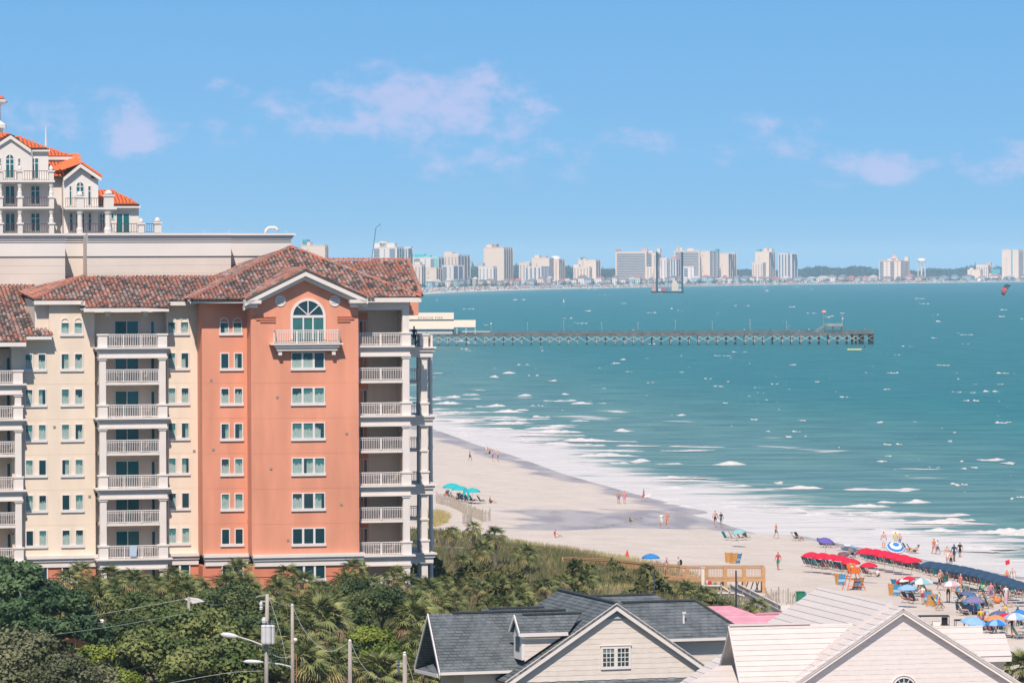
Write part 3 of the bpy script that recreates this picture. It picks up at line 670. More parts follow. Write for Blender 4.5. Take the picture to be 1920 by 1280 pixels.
            for (ca, cb) in cols:
                cx0, cx1 = X(ca, yf), X(cb, yf); cm = MB()
                if hv:
                    cm.box(cx0 - .12, cx1 + .12, yf - .06, yf + .55, zf, zf + 1.0); cm.box(cx0 - .2, cx1 + .2, yf - .13, yf + .6, zf + 1.0, zf + 1.14)
                if not top or wood:
                    zt = zf + 3.0 - (.95 if (k + 1) in heavy else 0)
                    if top: zt = zf + 3.1
                    cm.box(cx0, cx1, yf + .04, yf + .5, zf + (1.14 if hv else 0), zt)
                    if (k + 1) in heavy: cm.box(cx0 - .1, cx1 + .1, yf - .04, yf + .56, zt - .14, zt)
                if cm.v: cm.build('column', trim, T)
            if door and k >= -1:
                for (da, db, zh, kind_) in door:
                    y = yw + yb; xa, xb = fr.X(da, y), fr.X(db, y); f = MB(); zt = zf + zh; fw = .08
                    f.box(xa, xa + fw, y - .06, y + .02, zf, zt); f.box(xb - fw, xb, y - .06, y + .02, zf, zt); f.box(xa + fw, xb - fw, y - .06, y + .02, zt - fw, zt)
                    if kind_ == 2: f.box((xa + xb) / 2 - .04, (xa + xb) / 2 + .04, y - .055, y + .02, zf, zt - fw)
                    fo = f.build('balcony_door' if kind_ == 2 else 'side_window', white, T)
                    MB().box(xa + fw, xb - fw, y - .02, y + .01, zf, zt - fw).build('pane', glassg, fo)
                    if kind_ == 2 and rr.random() > .35:
                        w0 = xa + fw; w1 = (xa + xb) / 2 - .04
                        if rr.random() > .5: w0, w1 = w1 + .08, xb - fw
                        cm = MB(); n_ = 8
                        for j in range(n_):
                            a_ = w0 + (w1 - w0) * j / n_; b_ = w0 + (w1 - w0) * (j + 1) / n_
                            cm.add([(a_, y - .024, zf), ((a_ + b_) / 2, y - .045, zf), (b_, y - .024, zf), (b_, y - .024, zt - .1), ((a_ + b_) / 2, y - .045, zt - .1), (a_, y - .024, zt - .1)], [(0, 1, 4, 5), (1, 2, 3, 4)])
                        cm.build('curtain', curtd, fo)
        return x0, x1
    yfL = YC - 1.2
    stack(187, 312, YC, yfL, [(187, 199), (299, 311)], (6, 4, 2, 0), (199, 298), 7, cream, door=[(215, 261, 2.25, 2), (282, 291, 2.2, 1)], yb=1.3)
    stack(-95, 40, YC, yfL, [(28, 40), (-95, -82)], (5, 4, 2, 0), (-82, 28), 7, cream, door=[(-60, -10, 2.25, 2), (11, 20, 2.2, 1)], yb=1.3, kmax=5)
    yfR = 1.1
    stack(673, 768, 1.4, yfR, [(755.5, 768)], (6, 4, 2, 0), (673.5, 755), 7, cream, door=[(673, 689, 2.15, 2)], yb=3.2, wood=True, side=1)
    wall('recess_end_wall', X(768, 1.1) - .28, X(768, 1.1) - .02, 1.75, 5, GZ, zfl[6] + 3.0, cream)  # end wall added to shut side light out of the recess
    # orange strip of the recess beside the door, and beam under the eave
    wall('recess_side', X(673, 4.6), X(690, 4.6), 4.57, 4.595, zfl[0] - 3, zfl[6] + 2.8, orange)
    wall('eave_beam', xb1 + .01, X(768, 1.1), 1.12, 2.0, Z(581, 1.1, 720), p1[2] - .3, trim)
    wall('end_wall', X(766, 4), X(783, 4), 3.5, 9, Z(591, 4, 775), p1[2] - .3, orange)
    # ---- sea-end balconies, set back
    ys = 6.0
    sx0, sx1 = X(772, ys), X(812, ys)
    for k in range(-1, 7):
        zf = zfl[k] - .22 if k >= 0 else zfl[0] - 3.2; s = MB()
        if k in (6, 4, 2, 0):
            s.box(sx0 - 1.2, sx1 + .25, ys - .3, ys + 7, zf - .14, zf); s.box(sx0 - 1.1, sx1 + .1, ys - .15, ys + 6.8, zf - .4, zf - .143); s.box(sx0 - 1, sx1 - .02, ys, ys + 6.6, zf - .9, zf - .403)
        else: s.box(sx0 - 1, X(789.5, ys), ys + 1, ys + 6, zf - .2, zf); s.box(X(803, ys), sx1 - .1, ys + 1.2, ys + 5, zf - .2, zf)
        so = s.build('sea_balcony_slab', trim, T)
        railing([(sx0 - 1.2, ys + .9), (X(788, ys), ys + .9)], zf, so, 1.05, m=white if k in (6, 5) else mat('shade_tinted_railing', (.33, .38, .40), .6))  # white rails on top, grey below: shade of lower floors put into the colour
        railing([(sx0 - 1.2, ys + 4.9), (X(788, ys), ys + 4.9)], zf, so, 1.05, m=mat('dark_railing', (.08, .10, .12), .5), sp=.16)
        if k < 6: railing([(X(803, ys), ys + 2.2), (sx1 - .15, ys + 2.2)], zf, so, 1.05, m=mat('shade_tinted_railing', (.33, .38, .40), .6))
        cm = MB(); hv = k in (6, 4, 2, 0)
        ca, cb = X(790.5, ys), X(802, ys)
        if hv: cm.box(ca - .1, cb + .1, ys + .1, ys + .75, zf, zf + 1.0); cm.box(ca - .18, cb + .18, ys + .03, ys + .8, zf + 1.0, zf + 1.14)
        if k < 6:
            zt = zf + 3 - (.9 if (k + 1) in (6, 4, 2, 0) else 0)
            cm.box(ca, cb, ys + .2, ys + .68, zf + (1.14 if hv else 0), zt); cm.box(ca - .1, cb + .1, ys + .12, ys + .76, zt - .16, zt)
            cm.build('sea_column', trim, T)
            for (px, yy) in ((785, ys + 5.2), (807, ys + 3.6)):
                MB().lathe([(.23, 0), (.2, .3), (.19, zt - zf - .2), (.24, zt - zf)], (X(px, yy), yy, zf), 10).build('round_column', trim, T)
        else:
            cm.build('parapet_pier', trim, T)
            MB().box(X(808.5, ys), X(812, ys), ys + .1, ys + 3, zf, zf + 1.02).build('parapet_pier', trim, T)
            MB().box(X(768, ys), X(773, ys), ys + .5, ys + .9, zf, zf + 1.0).build('parapet_pier', trim, T)
    return fr, T, zfl
HF, HT, HZF = make_hotel()
# ------------------------------------------------------------------ long parapet building behind the roofs
def make_hall():
    fr = Fr(300, 520, 372, 14); X, Z = fr.X, fr.Z
    T = fthing('parapet_building', 'long cream building with a heavy white parapet band behind the clay roofs', 'building', fr)
    zt = Z(437.5, 5, 400)
    segs = [(-140, 122, 4.0), (122, 163, 6.5), (163, 433, 4.0), (433, 541, 6.0)]
    m = MB(); cr = MB(); bd = MB()
    for (a, b, y) in segs:
        x0, x1 = X(a, y, 480), X(b, y, 480)
        if a == 433: x0 -= 1.5
        m.box(x0, x1, y, y + 30, 5, zt - .1)
        e = .0
        last = b == 541
        bd.box(x0 - .02, x1 + (.25 if last else 0), y - .12, y + .3, zt - 2.0, zt - .75)
        for i, (d, z0, z1) in enumerate(((.2, .75, .55), (.3, .55, .35), (.4, .35, .18), (.55, .18, -.0))): cr.box(x0 - .02, x1 + (d if last else 0), y - d, y + .5, zt - z0 + .002, zt - z1)
    m.build('wall', cream2, T); bd.build('parapet_band', whall, T); cr.build('cornice', whall, T)
    for (a, b, y) in segs[:1] + segs[2:]:
        x0, x1 = X(a, y, 480), X(b, y, 480)
        for q in (480, 497, 512): z = Z(q, y, 300); MB().box(x0, x1, y - .012, y + .01, z, z + .03).build('wall_joint', cream2, T)
    # roof vent pipe with a bend
    q = fr.at(497, 436, 9); w = .16; p = [(q.x, 9, zt - .2), (q.x + .1, 9, zt + .35), (q.x + .35, 9, zt + .55), (q.x + .9, 9, zt + .55), (q.x + 1.1, 9, zt + .42), (q.x + 1.12, 9, zt + .2)]
    MB().tube(p, .13, 8).build('vent_pipe', whall, T, smooth=True)
    for px in (382, 429, 536): q = fr.X(px, 9, 430); MB().tube([(q, 9, zt - .1), (q, 9, zt + .35)], .02, 4).build('lightning_rod', white, T)
make_hall()

# ------------------------------------------------------------------ white hotel with orange roofs
def make_white_hotel():
    fr = Fr(100, 437, 485, 14); X, Z = fr.X, fr.Z
    T = fthing('white_hotel', 'white stepped hotel with bright orange tile roofs and iron balcony rails on the skyline', 'hotel', fr)
    ZZ = lambda py, y=0, px=100: Z(py, y, px)
    zb = ZZ(437); fl = [zb, ZZ(387.5), ZZ(338)]
    def gablewall(name, a, b, y, py_top, apex, depth, base):
        x0, x1 = X(a, y, 350), X(b, y, 350); zt = ZZ(py_top, y); mb = MB()
        if apex: ap = fr.at(apex[0], apex[1], y); pts = [(x0, y, base), (x1, y, base), (x1, y, zt), (ap.x, y, ap.z), (2 * ap.x - x1, y, zt), (x0, y, zt)]
        else: pts = [(x0, y, base), (x1, y, base), (x1, y, zt), (x0, y, zt)]
        pts = [p for i, p in enumerate(pts) if not (apex and i == 5 and abs(p[0] - (2 * ap.x - x1)) < .3)]
        return mb.slab(pts, (0, depth, 0)).build(name, whall, T)
    gablewall('tower_wall', -60, 91, 0, 283, None, 14, 20); gablewall('gable_wall', -21, 61, -.4, 279, (20, 257), .5, fl[2])
    gablewall('tower_wall', 91, 138, 6, 297, None, 10, 20)
    gablewall('tower_wall', 91, 125, 1.5, 334, None, 10, 20)
    gablewall('middle_tower_wall', 122, 184, 0, 333, (151, 311), 12, 20)
    gablewall('low_tower_wall', 184, 260, 4, 386, None, 10, 20)
    # roofs
    def roof(pts, e=(1, 0, 0), s=1): pantiles('roof_tiles', pts, e, T, newtile, tw=.4, th=.5, seed=s, wear=0)
    def eave(a, b, y, py, y1=None):
        x0, x1 = X(a, y, 330), X(b, y, 330); z = ZZ(py, y); mb = MB(); mb.box(x0, x1, y, y + 3, z - .35, z); mb.box(x0 + .1, x1 - .25, y + .3, y + 3, z - .6, z - .352); mb.build('cornice', whall, T)
    at = fr.at
    def fslope(pts, y, py, px, sd):
        p0 = (0, y, fr.at(px, py, y).z); roof([fr.on(a, b, p0, (0, -.45, 1)) for a, b in pts], (1, 0, 0), sd)
    fslope([(54, 277.5), (93, 277.5), (19, 249.5)], -.5, 277.5, 70, 2); fslope([(-22, 277.5), (-60, 277.5), (-40, 249.5), (19, 249.5)], -.5, 277.5, -20, 4)
    fslope([(85, 293), (140, 293), (90, 276.5), (80, 274)], 5.2, 293, 110, 5)
    fslope([(91, 330.5), (120, 330.5), (152, 303.5), (91, 303.5)], .6, 330.5, 110, 6); fslope([(172, 331), (189, 331), (152, 303.5)], -.3, 331, 180, 7)
    fslope([(180, 382), (262, 382), (209, 355.5), (183, 355.5)], 3.2, 382, 230, 8)
    eave(52, 94, -.4, 278.5); eave(90, 141, 5.2, 294)
    roof([at(151, 305.5, -.6), at(119, 331, -.6), at(91, 331, 4), at(93, 304, 9), at(151, 304, 9)], (0, 1, 0), 6)
    roof([at(151, 305.5, -.6), at(190, 331.5, -.6), at(188, 327, 3), at(153, 304, 3)], (0, 1, 0), 7)
    roof([at(180, 382.5, 3.2), at(261, 382.5, 3.2), at(209, 356, 9), at(183, 356, 9)], (1, 0, 0), 8)
    eave(178, 263, 3.3, 384)
    for (a, b) in ((at(151, 307, -.62), at(119, 333, -.62)), (at(151, 307, -.62), at(190, 333, -.62)), (at(20, 253.5, -.72), at(58, 280, -.72)), (at(20, 253.5, -.72), at(-22, 280, -.72))):
        mb = MB(); z = Vector((0, 0, 1)); mb.slab([a, b, b - z * .42, a - z * .42], (0, .3, 0)); mb.build('rake_board', whall, T)
        mb = MB(); mb.slab([a + z * .12, b + z * .12, b - z * .002, a - z * .002], (0, .3, 0)); mb.build('rake_edge', mat('dark_edge', (.08, .04, .035), .7), T)
    # windows
    def win(a, b, p0, p1, y, arch=False, cols=2, bar=True):
        x0, x1 = X(a, y, 350), X(b, y, 350); z1, z0 = ZZ(p0, y), ZZ(p1, y); f = MB(); fw = .09
        f.box(x0, x0 + fw, y - .08, y + .02, z0, z1); f.box(x1 - fw, x1, y - .08, y + .02, z0, z1); f.box(x0 + fw, x1 - fw, y - .08, y + .02, z1 - fw, z1)
        for i in range(1, cols): q = x0 + (x1 - x0) * i / cols; f.box(q - .05, q + .05, y - .07, y + .02, z0, z1 - fw)
        if bar: zc = z1 - .62; f.box(x0 + fw, x1 - fw, y - .06, y + .02, zc - .035, zc + .035)
        if arch:
            cx = (x0 + x1) / 2; R = (x1 - x0) / 2; k = 12
            for j in range(k):
                t0, t1 = math.pi * j / k, math.pi * (j + 1) / k
                f.slab([(cx + math.cos(t) * q, y - .08, z1 + math.sin(t) * q * 1.1) for (t, q) in ((t0, R), (t0, R - fw), (t1, R - fw), (t1, R))], (0, .1, 0))
            f.box(cx - .05, cx + .05, y - .07, y + .02, z1, z1 + R)
        fo = f.build('window_frame', white, T)
        g = MB(); g.box(x0 + fw * .5, x1 - fw * .5, y - .03, y + .01, z0, z1 - fw * .4)
        if arch: g.slab([(cx + math.cos(math.pi * j / k) * (R - .07), y - .03, z1 + math.sin(math.pi * j / k) * (R - .07) * 1.1) for j in range(k + 1)], (0, .04, 0))
        g.build('pane', glassg, fo)
    win(10, 27, 298, 333, -.4, True); win(-3, 3, 296, 312, -.4, cols=1); win(33, 39, 296, 312, -.4, cols=1)
    win(57, 73, 296, 334, -.0)
    for (p0, p1) in ((348, 382), (399, 433)): win(9, 28, p0, p1, 0, bar=False); win(57, 75, p0, p1, 0); win(92, 95, p0, p1, -.0 + 1.5, cols=1)
    win(142, 158, 349, 386, 0, True); win(129, 135, 348, 384, 0, cols=1); win(164, 171, 348, 384, 0, cols=1)
    for (a, b) in ((129, 137), (141, 147), (153, 159), (164, 172)): win(a, b, 399, 433, 0, cols=1)
    win(186, 197, 400, 432, 4); win(217, 243, 400, 436, 4, bar=False); win(207, 214, 400, 412, 4, cols=1)
    # balconies
    def slab(a, b, y, py, th=.45):
        x0, x1 = X(a, y, 350), X(b, y, 350); z = ZZ(py, y); mb = MB(); mb.box(x0, x1, y, 0, z - th * .5, z); mb.box(x0 + .25, x1 - .25, y + .25, 0, z - th, z - th * .5 - .002); return mb.build('balcony_slab', whall, T), z
    def rail(a, b, y, z, par, full=False):
        x0, x1 = X(a, y, 350), X(b, y, 350); mb = MB(); mb.beam((x0, y, z + 1.05), (x1, y, z + 1.05), .08, .07); mb.beam((x0, y, z + .1), (x1, y, z + .1), .05, .05)
        n = int((x1 - x0) / .3) + 1
        for i in range(n + 1): q = x0 + (x1 - x0) * i / n; mb.box(q - .022, q + .022, y - .02, y + .02, z, z + 1.05)
        mb.build('iron_railing', browniron, par)
    def pier(a, b, y, z, h, ball=True, par=None):
        x0, x1 = X(a, y, 350), X(b, y, 350); mb = MB(); mb.box(x0, x1, y - .05, y + .6, z, z + h); mb.box(x0 - .12, x1 + .12, y - .15, y + .7, z + h, z + h + .18)
        if ball: w = (x1 - x0) / 2; mb.lathe([(w * .6, 0), (w * .85, .12), (w * .8, .3), (w * .4, .5), (.05, .55)], ((x0 + x1) / 2, y + .28, z + h + .18), 8)
        mb.build('parapet_pier', whall, T)
    def column(a, b, y, z0, z1):
        x0, x1 = X(a, y, 380), X(b, y, 380); r = (x1 - x0) / 2; MB().lathe([(r * 1.25, 0), (r * 1.25, .5), (r, .6), (r * .85, z1 - z0 - .4), (r * 1.1, z1 - z0 - .25), (r * 1.35, z1 - z0)], ((x0 + x1) / 2, y + r, z0), 10).build('column', whall, T)
    yb = -2.2
    for i, py in enumerate((437, 387.5, 338)):
        s, z = slab(-60, 101 + (i == 2) * 2, yb, py); rail(6, 31, yb + .3, z, s); rail(42, 92, yb + .3, z, s); rail(-55, -2, yb + .3, z, s)
        for (a, b) in ((-4, 5), (33, 42), (92, 101)):
            if i == 2: pier(a, b, yb + .05, z, .95)
            else: pier(a, b, yb + .05, z, 1.0, False); column(a + 1, b - 1, yb + .1, z + 1.15, (fl[i + 1] if i < 2 else z) - .5)
    s, z = slab(121, 219, yb, 389); rail(123, 143, yb + .3, z, s); rail(158, 195, yb + .3, z, s); pier(143, 157, yb + .05, z, 1.1); pier(195, 213, yb + .05, z, 1.25)
    s2, z2 = slab(127, 306, yb, 437, .2); rail(128, 145, yb + .3, z2, s2); rail(155, 198, yb + .3, z2, s2); column(145, 155, yb + .1, z2, z - .45); column(197, 209, yb + .1, z2, z - .45)
    rail(209, 260, yb + .3, z2, s2); pier(259, 270, yb, z2, .95); pier(289, 302, yb, z2, 1.05); rail(271, 288, yb + .3, z2, s2)
    # spike and cupola
    q = at(86, 272, 8); MB().tube([(q.x, 8, q.z - 3), (q.x, 8, q.z), (q.x, 8, ZZ(237, 8))], .22, 6, r2=.03).build('spire', whall, T)
    q = at(-14, 250, 6); t = ZZ(186, 6); mb = MB(); mb.lathe([(1.2, 0), (1.2, ZZ(240, 6) - q.z)], (q.x, 6, q.z), 8); mb.lathe([(1.7, 0), (1.6, .4), (.9, .9)], (q.x, 6, ZZ(241, 6)), 10); mb.lathe([(.95, 0), (.95, t - ZZ(236, 6) - .4)], (q.x, 6, ZZ(236, 6)), 8); mb.lathe([(1.0, -.3), (1.75, 0), (1.75, .2), (1.5, .3)], (q.x, 6, t - .45), 10)
    mb.build('cupola', whall, T); MB().lathe([(1.5, 0), (1.2, .3), (.6, .6), (.1, .8)], (q.x, 6, t), 10).build('cupola_roof', newtile, T)
make_white_hotel()

# ------------------------------------------------------------------ houses at the bottom
def clip(poly, f):
    out = []
    for i in range(len(poly)):
        a, b = poly[i], poly[(i + 1) % len(poly)]; fa, fb = f(a), f(b)
        if fa >= 0: out.append(a)
        if (fa >= 0) != (fb >= 0): out.append(a + (b - a) * (fa / (fa - fb)))
    return out
def pnormal(poly):
    n = Vector((0, 0, 0))
    for i in range(len(poly)): n += poly[i].cross(poly[(i + 1) % len(poly)])
    return n.normalized()
def courses(name, poly, dz, par, mats, lift=.015, toward=None, wob=0, seed=0, label=None):
    """lapped courses: each a real board whose lower edge stands proud of the one below"""
    poly = [Vector(p) for p in poly]; n = pnormal(poly)
    if toward is not None and n.dot(Vector(toward)) < 0: n = -n
    z0 = min(p.z for p in poly); z1 = max(p.z for p in poly); k = 0; z = z0; rr = random.Random(seed)
    e = Vector((0, 0, 1)).cross(n).normalized(); mt = mats if isinstance(mats, list) else [mats]
    while z < z1 - .01:
        zt = min(z + dz, z1); q = clip(clip(poly, lambda p: p.z - z), lambda p: zt - p.z)
        if len(q) >= 3:
            if wob:
                lo = sorted([p for p in q if p.z < z + 1e-3], key=lambda p: p.dot(e)); hi = sorted([p for p in q if p.z > zt - 1e-3], key=lambda p: p.dot(e))
                if len(lo) >= 2 and len(hi) >= 2:
                    a, b, c_, d = lo[0], lo[-1], hi[-1], hi[0]; m = max(1, int((b - a).length / .28)); top = []; bot = []
                    mb = MB()
                    for i in range(m + 1):
                        t = i / m; pb = a + (b - a) * t; pt = d + (c_ - d) * t; w = rr.uniform(-1, 1) * wob if 0 < i < m else 0
                        bot.append(pb + n * lift + Vector((0, 0, w))); top.append(pt + n * .004)
                    vs = bot + top + [p - n * (lift - .002) for p in bot]; M1 = m + 1
                    fs = [(i, i + 1, M1 + i + 1, M1 + i) for i in range(m)] + [(2 * M1 + i, 2 * M1 + i + 1, i + 1, i) for i in range(m)]
                    mb.add(vs, fs, 0); mb.build(name, mt[k % len(mt)], par); z = zt; k += 1; continue
            face = [p + n * (lift if p.z < z + 1e-3 else (.004 if p.z > zt - 1e-3 else .004 + (lift - .004) * (zt - p.z) / max(zt - z, .001))) for p in q]
            back = [p + n * .002 for p in q]; mb = MB(); L_ = len(q)
            mb.add(face + back, [tuple(range(L_))] + [(i, L_ + i, L_ + (i + 1) % L_, (i + 1) % L_) for i in range(L_)]); mb.build(name, mt[k % len(mt)], par)
        z = zt; k += 1
def shingle_mat(name, a, b, row=.30):
    m, N, L = nodes_of(name); bs = N['Principled BSDF']; bs.inputs['Roughness'].default_value = .95; bs.inputs['Specular IOR Level'].default_value = .1
    tc = N.new('ShaderNodeTexCoord'); sp = N.new('ShaderNodeSeparateXYZ'); L.new(tc.outputs['Object'], sp.inputs[0])
    cb = N.new('ShaderNodeCombineXYZ'); L.new(Nmath(N, L, 'ADD', sp.outputs[0], Nmath(N, L, 'MULTIPLY', sp.outputs[1], .7)), cb.inputs[0]); L.new(sp.outputs[2], cb.inputs[1])
    br = N.new('ShaderNodeTexBrick'); br.inputs['Color1'].default_value = (*a, 1); br.inputs['Color2'].default_value = (*b, 1); br.inputs['Mortar'].default_value = tuple(x * .45 for x in a) + (1,)
    br.inputs['Scale'].default_value = 1; br.inputs['Brick Width'].default_value = .55; br.inputs['Row Height'].default_value = row * .55; br.inputs['Mortar Size'].default_value = .022; br.inputs['Bias'].default_value = -.1
    L.new(cb.outputs[0], br.inputs[0]); n = Nnoise(N, L, tc.outputs['Object'], 1.1, 5); n2 = Nnoise(N, L, tc.outputs['Object'], 9, 4)
    col = Nmix(N, L, Nramp(N, L, n, .35, .7, 0, .35), br.outputs[0], tuple(x * 1.6 for x in b) + (1,)); col = Nmix(N, L, Nramp(N, L, n2, .4, .65, 0, .4), col, tuple(x * .6 for x in a) + (1,))
    L.new(col, bs.inputs['Base Color']); bp = N.new('ShaderNodeBump'); bp.inputs['Strength'].default_value = .5; bp.inputs['Distance'].default_value = .03; L.new(br.outputs[1], bp.inputs['Height']); bp.invert = True
    L.new(bp.outputs[0], bs.inputs['Normal']); return m
shing = shingle_mat('grey_shingles', (.10, .115, .125), (.155, .17, .18))
siding = mat('pale_shingle_siding', (.70, .62, .555), .85, .04, 2., .15); siding2 = mat('pale_shingle_siding_b', (.675, .595, .53), .85, .04, 2., .15)
capm = mat('ridge_cap_grey', (.05, .06, .065), .9, .2, 4)

def make_grey_house():
    fr = Fr(1157, 1200, 258, 17); X, Z, at = fr.X, fr.Z, fr.at
    T = fthing('grey_roof_house', 'beach house with grey shingle roofs, pale shingle gable and paned double window', 'house', fr)
    yo = -.36
    A = at(1157, 1131, yo); Lf = at(948, 1278.5, yo); Rt = at(1340, 1258.5, yo)
    zw = at(1150, 1273, 0).z
    wl = at(962, 1272, 0); wr = at(1331, 1268, 0); wa = at(1160, 1139, 0)
    MB().slab([(wl.x - .3, .03, zw - 5), (wr.x + .3, .03, zw - 5), (wr.x + .3, .03, zw - .02), (wa.x, .03, wa.z), (wl.x - .3, .03, zw - .02)], (0, 12, 0)).build('wall_core', siding, T)
    courses('siding_course', [(wl.x - .2, .0, zw), (wr.x + .2, .0, zw), (wa.x, .0, wa.z)], .31, T, [siding, siding2], toward=(0, -1, 0), wob=.02, seed=3)
    # louvred vent at the top
    v0, v1 = at(1122, 1160, -.05), at(1199, 1160, -.05); va = at(1160, 1136, -.05)
    tm = mat('grey_vent_louvre', (.34, .37, .40), .7); pl = [Vector((v0.x, -.06, v0.z)), Vector((v1.x, -.06, v0.z)), Vector((va.x, -.06, va.z))]
    courses('vent_louvre', pl, .17, T, [tm], lift=.05, toward=(0, -1, 0))
    def plane_roof(name, pts, th=.14, m=shing):
        pts = [Vector(p) for p in pts]; n = pnormal(pts); n = -n if n.z < 0 else n
        return MB().slab(pts, -n * th).build(name, m, T)
    Lb = 11.5
    back = lambda p, L: Vector((p.x, p.y + L, p.z))
    plane_roof('roof_left_slope', [A, Lf, back(Lf, 14), back(A, Lb)]); plane_roof('roof_right_slope', [A, Rt, back(Rt, 14), back(A, Lb)])
    for (a, b) in ((A, Lf), (A, Rt)):
        z = Vector((0, 0, 1)); MB().slab([a + z * .04, b + z * .04, b - z * .42, a - z * .42], (0, .06, 0)).build('rake_board', white, T)
        y = Vector((0, .7, 0)); MB().slab([a - z * .18 + y * .1, b - z * .18 + y * .1, b - z * .18 + y, a - z * .18 + y], (0, 0, -.06)).build('rake_soffit', mat('grey_soffit', (.5, .5, .48), .8), T)  # soffit board in plain grey
    cap = MB()
    def capline(a, b, w=.3): a = Vector(a); b = Vector(b); cap.beam(a + Vector((0, 0, .05)), b + Vector((0, 0, .05)), w, .09)
    capline(A + Vector((0, .3, 0)), back(A, Lb))
    # window
    y = -.0; x0, x1 = X(1126, y, 1230), X(1182, y, 1230); z1, z0 = Z(1209.5, y, 1155), Z(1253.5, y, 1155); f = MB(); cx = (x0 + x1) / 2
    f.box(x0, x0 + .13, y - .1, y + .03, z0, z1); f.box(x1 - .13, x1, y - .1, y + .03, z0, z1); f.box(x0 + .13, x1 - .13, y - .1, y + .03, z0, z0 + .17); f.box(x0 + .13, x1 - .13, y - .1, y + .03, z1 - .17, z1); f.box(cx - .11, cx + .11, y - .1, y + .03, z0 + .17, z1 - .17)
    f.box(x0 - .05, x1 + .05, y - .14, y + .0, z1, z1 + .05)
    fo = f.build('window_frame', white, T)
    for s in (0, 1):
        a, b = (x0 + .13, cx - .11) if s == 0 else (cx + .11, x1 - .13); zb, zt = z0 + .17, z1 - .17; g = MB()
        for i in range(1, 3): q = a + (b - a) * i / 3; g.box(q - .022, q + .022, y - .075, y - .02, zb, zt)
        for j in range(1, 4): q = zb + (zt - zb) * j / 4; g.box(a, b, y - .07, y - .021, q - .022, q + .022)
        g.build('muntin_grid', white, fo)
        for i in range(3):
            for j in range(4):
                xa, xb = a + (b - a) * i / 3, a + (b - a) * (i + 1) / 3; za, zc = zb + (zt - zb) * j / 4, zb + (zt - zb) * (j + 1) / 4
                MB().box(xa + .015, xb - .015, y - .05, y - .045, za + .015, zc - .015).build('pane', mat('house_pane', (.03, .06, .065), .15, spec=.6) if (j < 3 or s) else mat('house_pane_blind', (.16, .24, .22), .3), fo)
    # porch roof below
    pl = [at(1000, 1276, -.05), at(1332, 1270, -.05), at(1332, 1290, -1.4), at(955, 1292, -1.4)]
    plane_roof('porch_roof', [(pl[0].x - 1, -.04, zw - .06), (wr.x + .4, -.04, zw - .06), (wr.x + 1, -1.9, zw - 1.1), (pl[0].x - 2, -1.9, zw - 1.1)])
    # right wing
    yr = 1.9; e0, e1 = at(1262, 1197, yr), at(1372, 1197, yr)
    rg = at(1166, 1128, 5.2); rg2 = at(1303, 1126.5, 5.2); zr = (rg.z + rg2.z) / 2
    xe0, xe1 = at(1225, 1197, yr).x, at(1400, 1197, yr).x
    ze = e0.z; slope = (zr - ze) / (5.2 - yr)
    plane_roof('roof_right_wing', [(xe0 - 3, yr, ze), (xe1 + .3, yr, ze), (rg2.x, 5.2, zr), (rg.x - 2.5, 5.2, zr)])
    plane_roof('roof_hip_end', [(xe1 + .3, yr, ze), (xe1 + .3, 9.5, ze), (rg2.x, 5.2, zr)]); plane_roof('roof_back_slope', [(rg.x - 2.5, 5.2, zr), (rg2.x, 5.2, zr), (xe1 + .3, 9.5, ze), (xe0 - 3, 9.5, ze)])
    capline((rg.x, 5.2, zr), (rg2.x, 5.2, zr)); capline((rg2.x, 5.2, zr), (xe1 + .3, yr, ze), .2)
    MB().box(xe0, xe1, yr - .12, yr, ze - .16, ze).build('gutter', white, T)
    MB().box(xe0 - 1, xe1 - .3, yr + .6, 9, zw - 5, ze - .2).build('wing_wall', siding, T)
    courses('siding_course', [(xe0 + 0, yr + .58, ze - 3.6), (xe1 - .3, yr + .58, ze - 3.6), (xe1 - .3, yr + .58, ze - .2), (xe0, yr + .58, ze - .2)], .31, T, [siding, siding2], toward=(0, -1, 0), wob=.015, seed=4)
    q = fr.on(1282, 1167, (0, yr, ze), (0, -slope, 1)); mb = MB(); mb.tube([(q.x, q.y, q.z - .1), (q.x, q.y, q.z + .5), (q.x + .02, q.y, q.z + .62)], .07, 8); mb.lathe([(.13, 0), (.13, .12)], (q.x + .03, q.y, q.z + .55), 8); mb.build('roof_vent_pipe', white, T)
    # higher small hip behind
    b0, b1 = at(1085, 1117, 9.5), at(1226, 1115.5, 9.5); zz = (b0.z + b1.z) / 2
    plane_roof('roof_rear_hip', [(b0.x - 2, 5.4, zz - 1.6), (b1.x + 3.4, 5.4, zz - 1.6), (b1.x, 9.5, zz), (b0.x, 9.5, zz)]); plane_roof('roof_rear_hip', [(b1.x + 3.4, 5.4, zz - 1.6), (b1.x + 3.4, 12, zz - 1.6), (b1.x, 9.5, zz)])
    capline((b0.x, 9.5, zz), (b1.x, 9.5, zz), .22)
    # left wing: ridge, front slope, open gable end
    r0_, r1_ = at(803, 1150.5, 4.4), at(1060, 1147.5, 4.4); zr = r0_.z; e0, e1 = at(825, 1260, 1.2), at(930, 1257, 1.2); ze = e0.z
    plane_roof('roof_left_wing', [(e0.x, 1.2, ze), (e0.x + 8.5, 1.2, ze), (r1_.x + 1, 4.4, zr), (r0_.x, 4.4, zr)])
    bk = at(778, 1250, 7.6); zk = bk.z
    plane_roof('roof_left_back_slope', [(r0_.x, 4.4, zr), (r1_.x + 1, 4.4, zr), (r1_.x + 1, 7.6, zk), (bk.x, 7.6, zk)])
    capline((r0_.x + 1.5, 4.4, zr + .0), (r1_.x, 4.4, zr), .26)
    z = Vector((0, 0, 1))
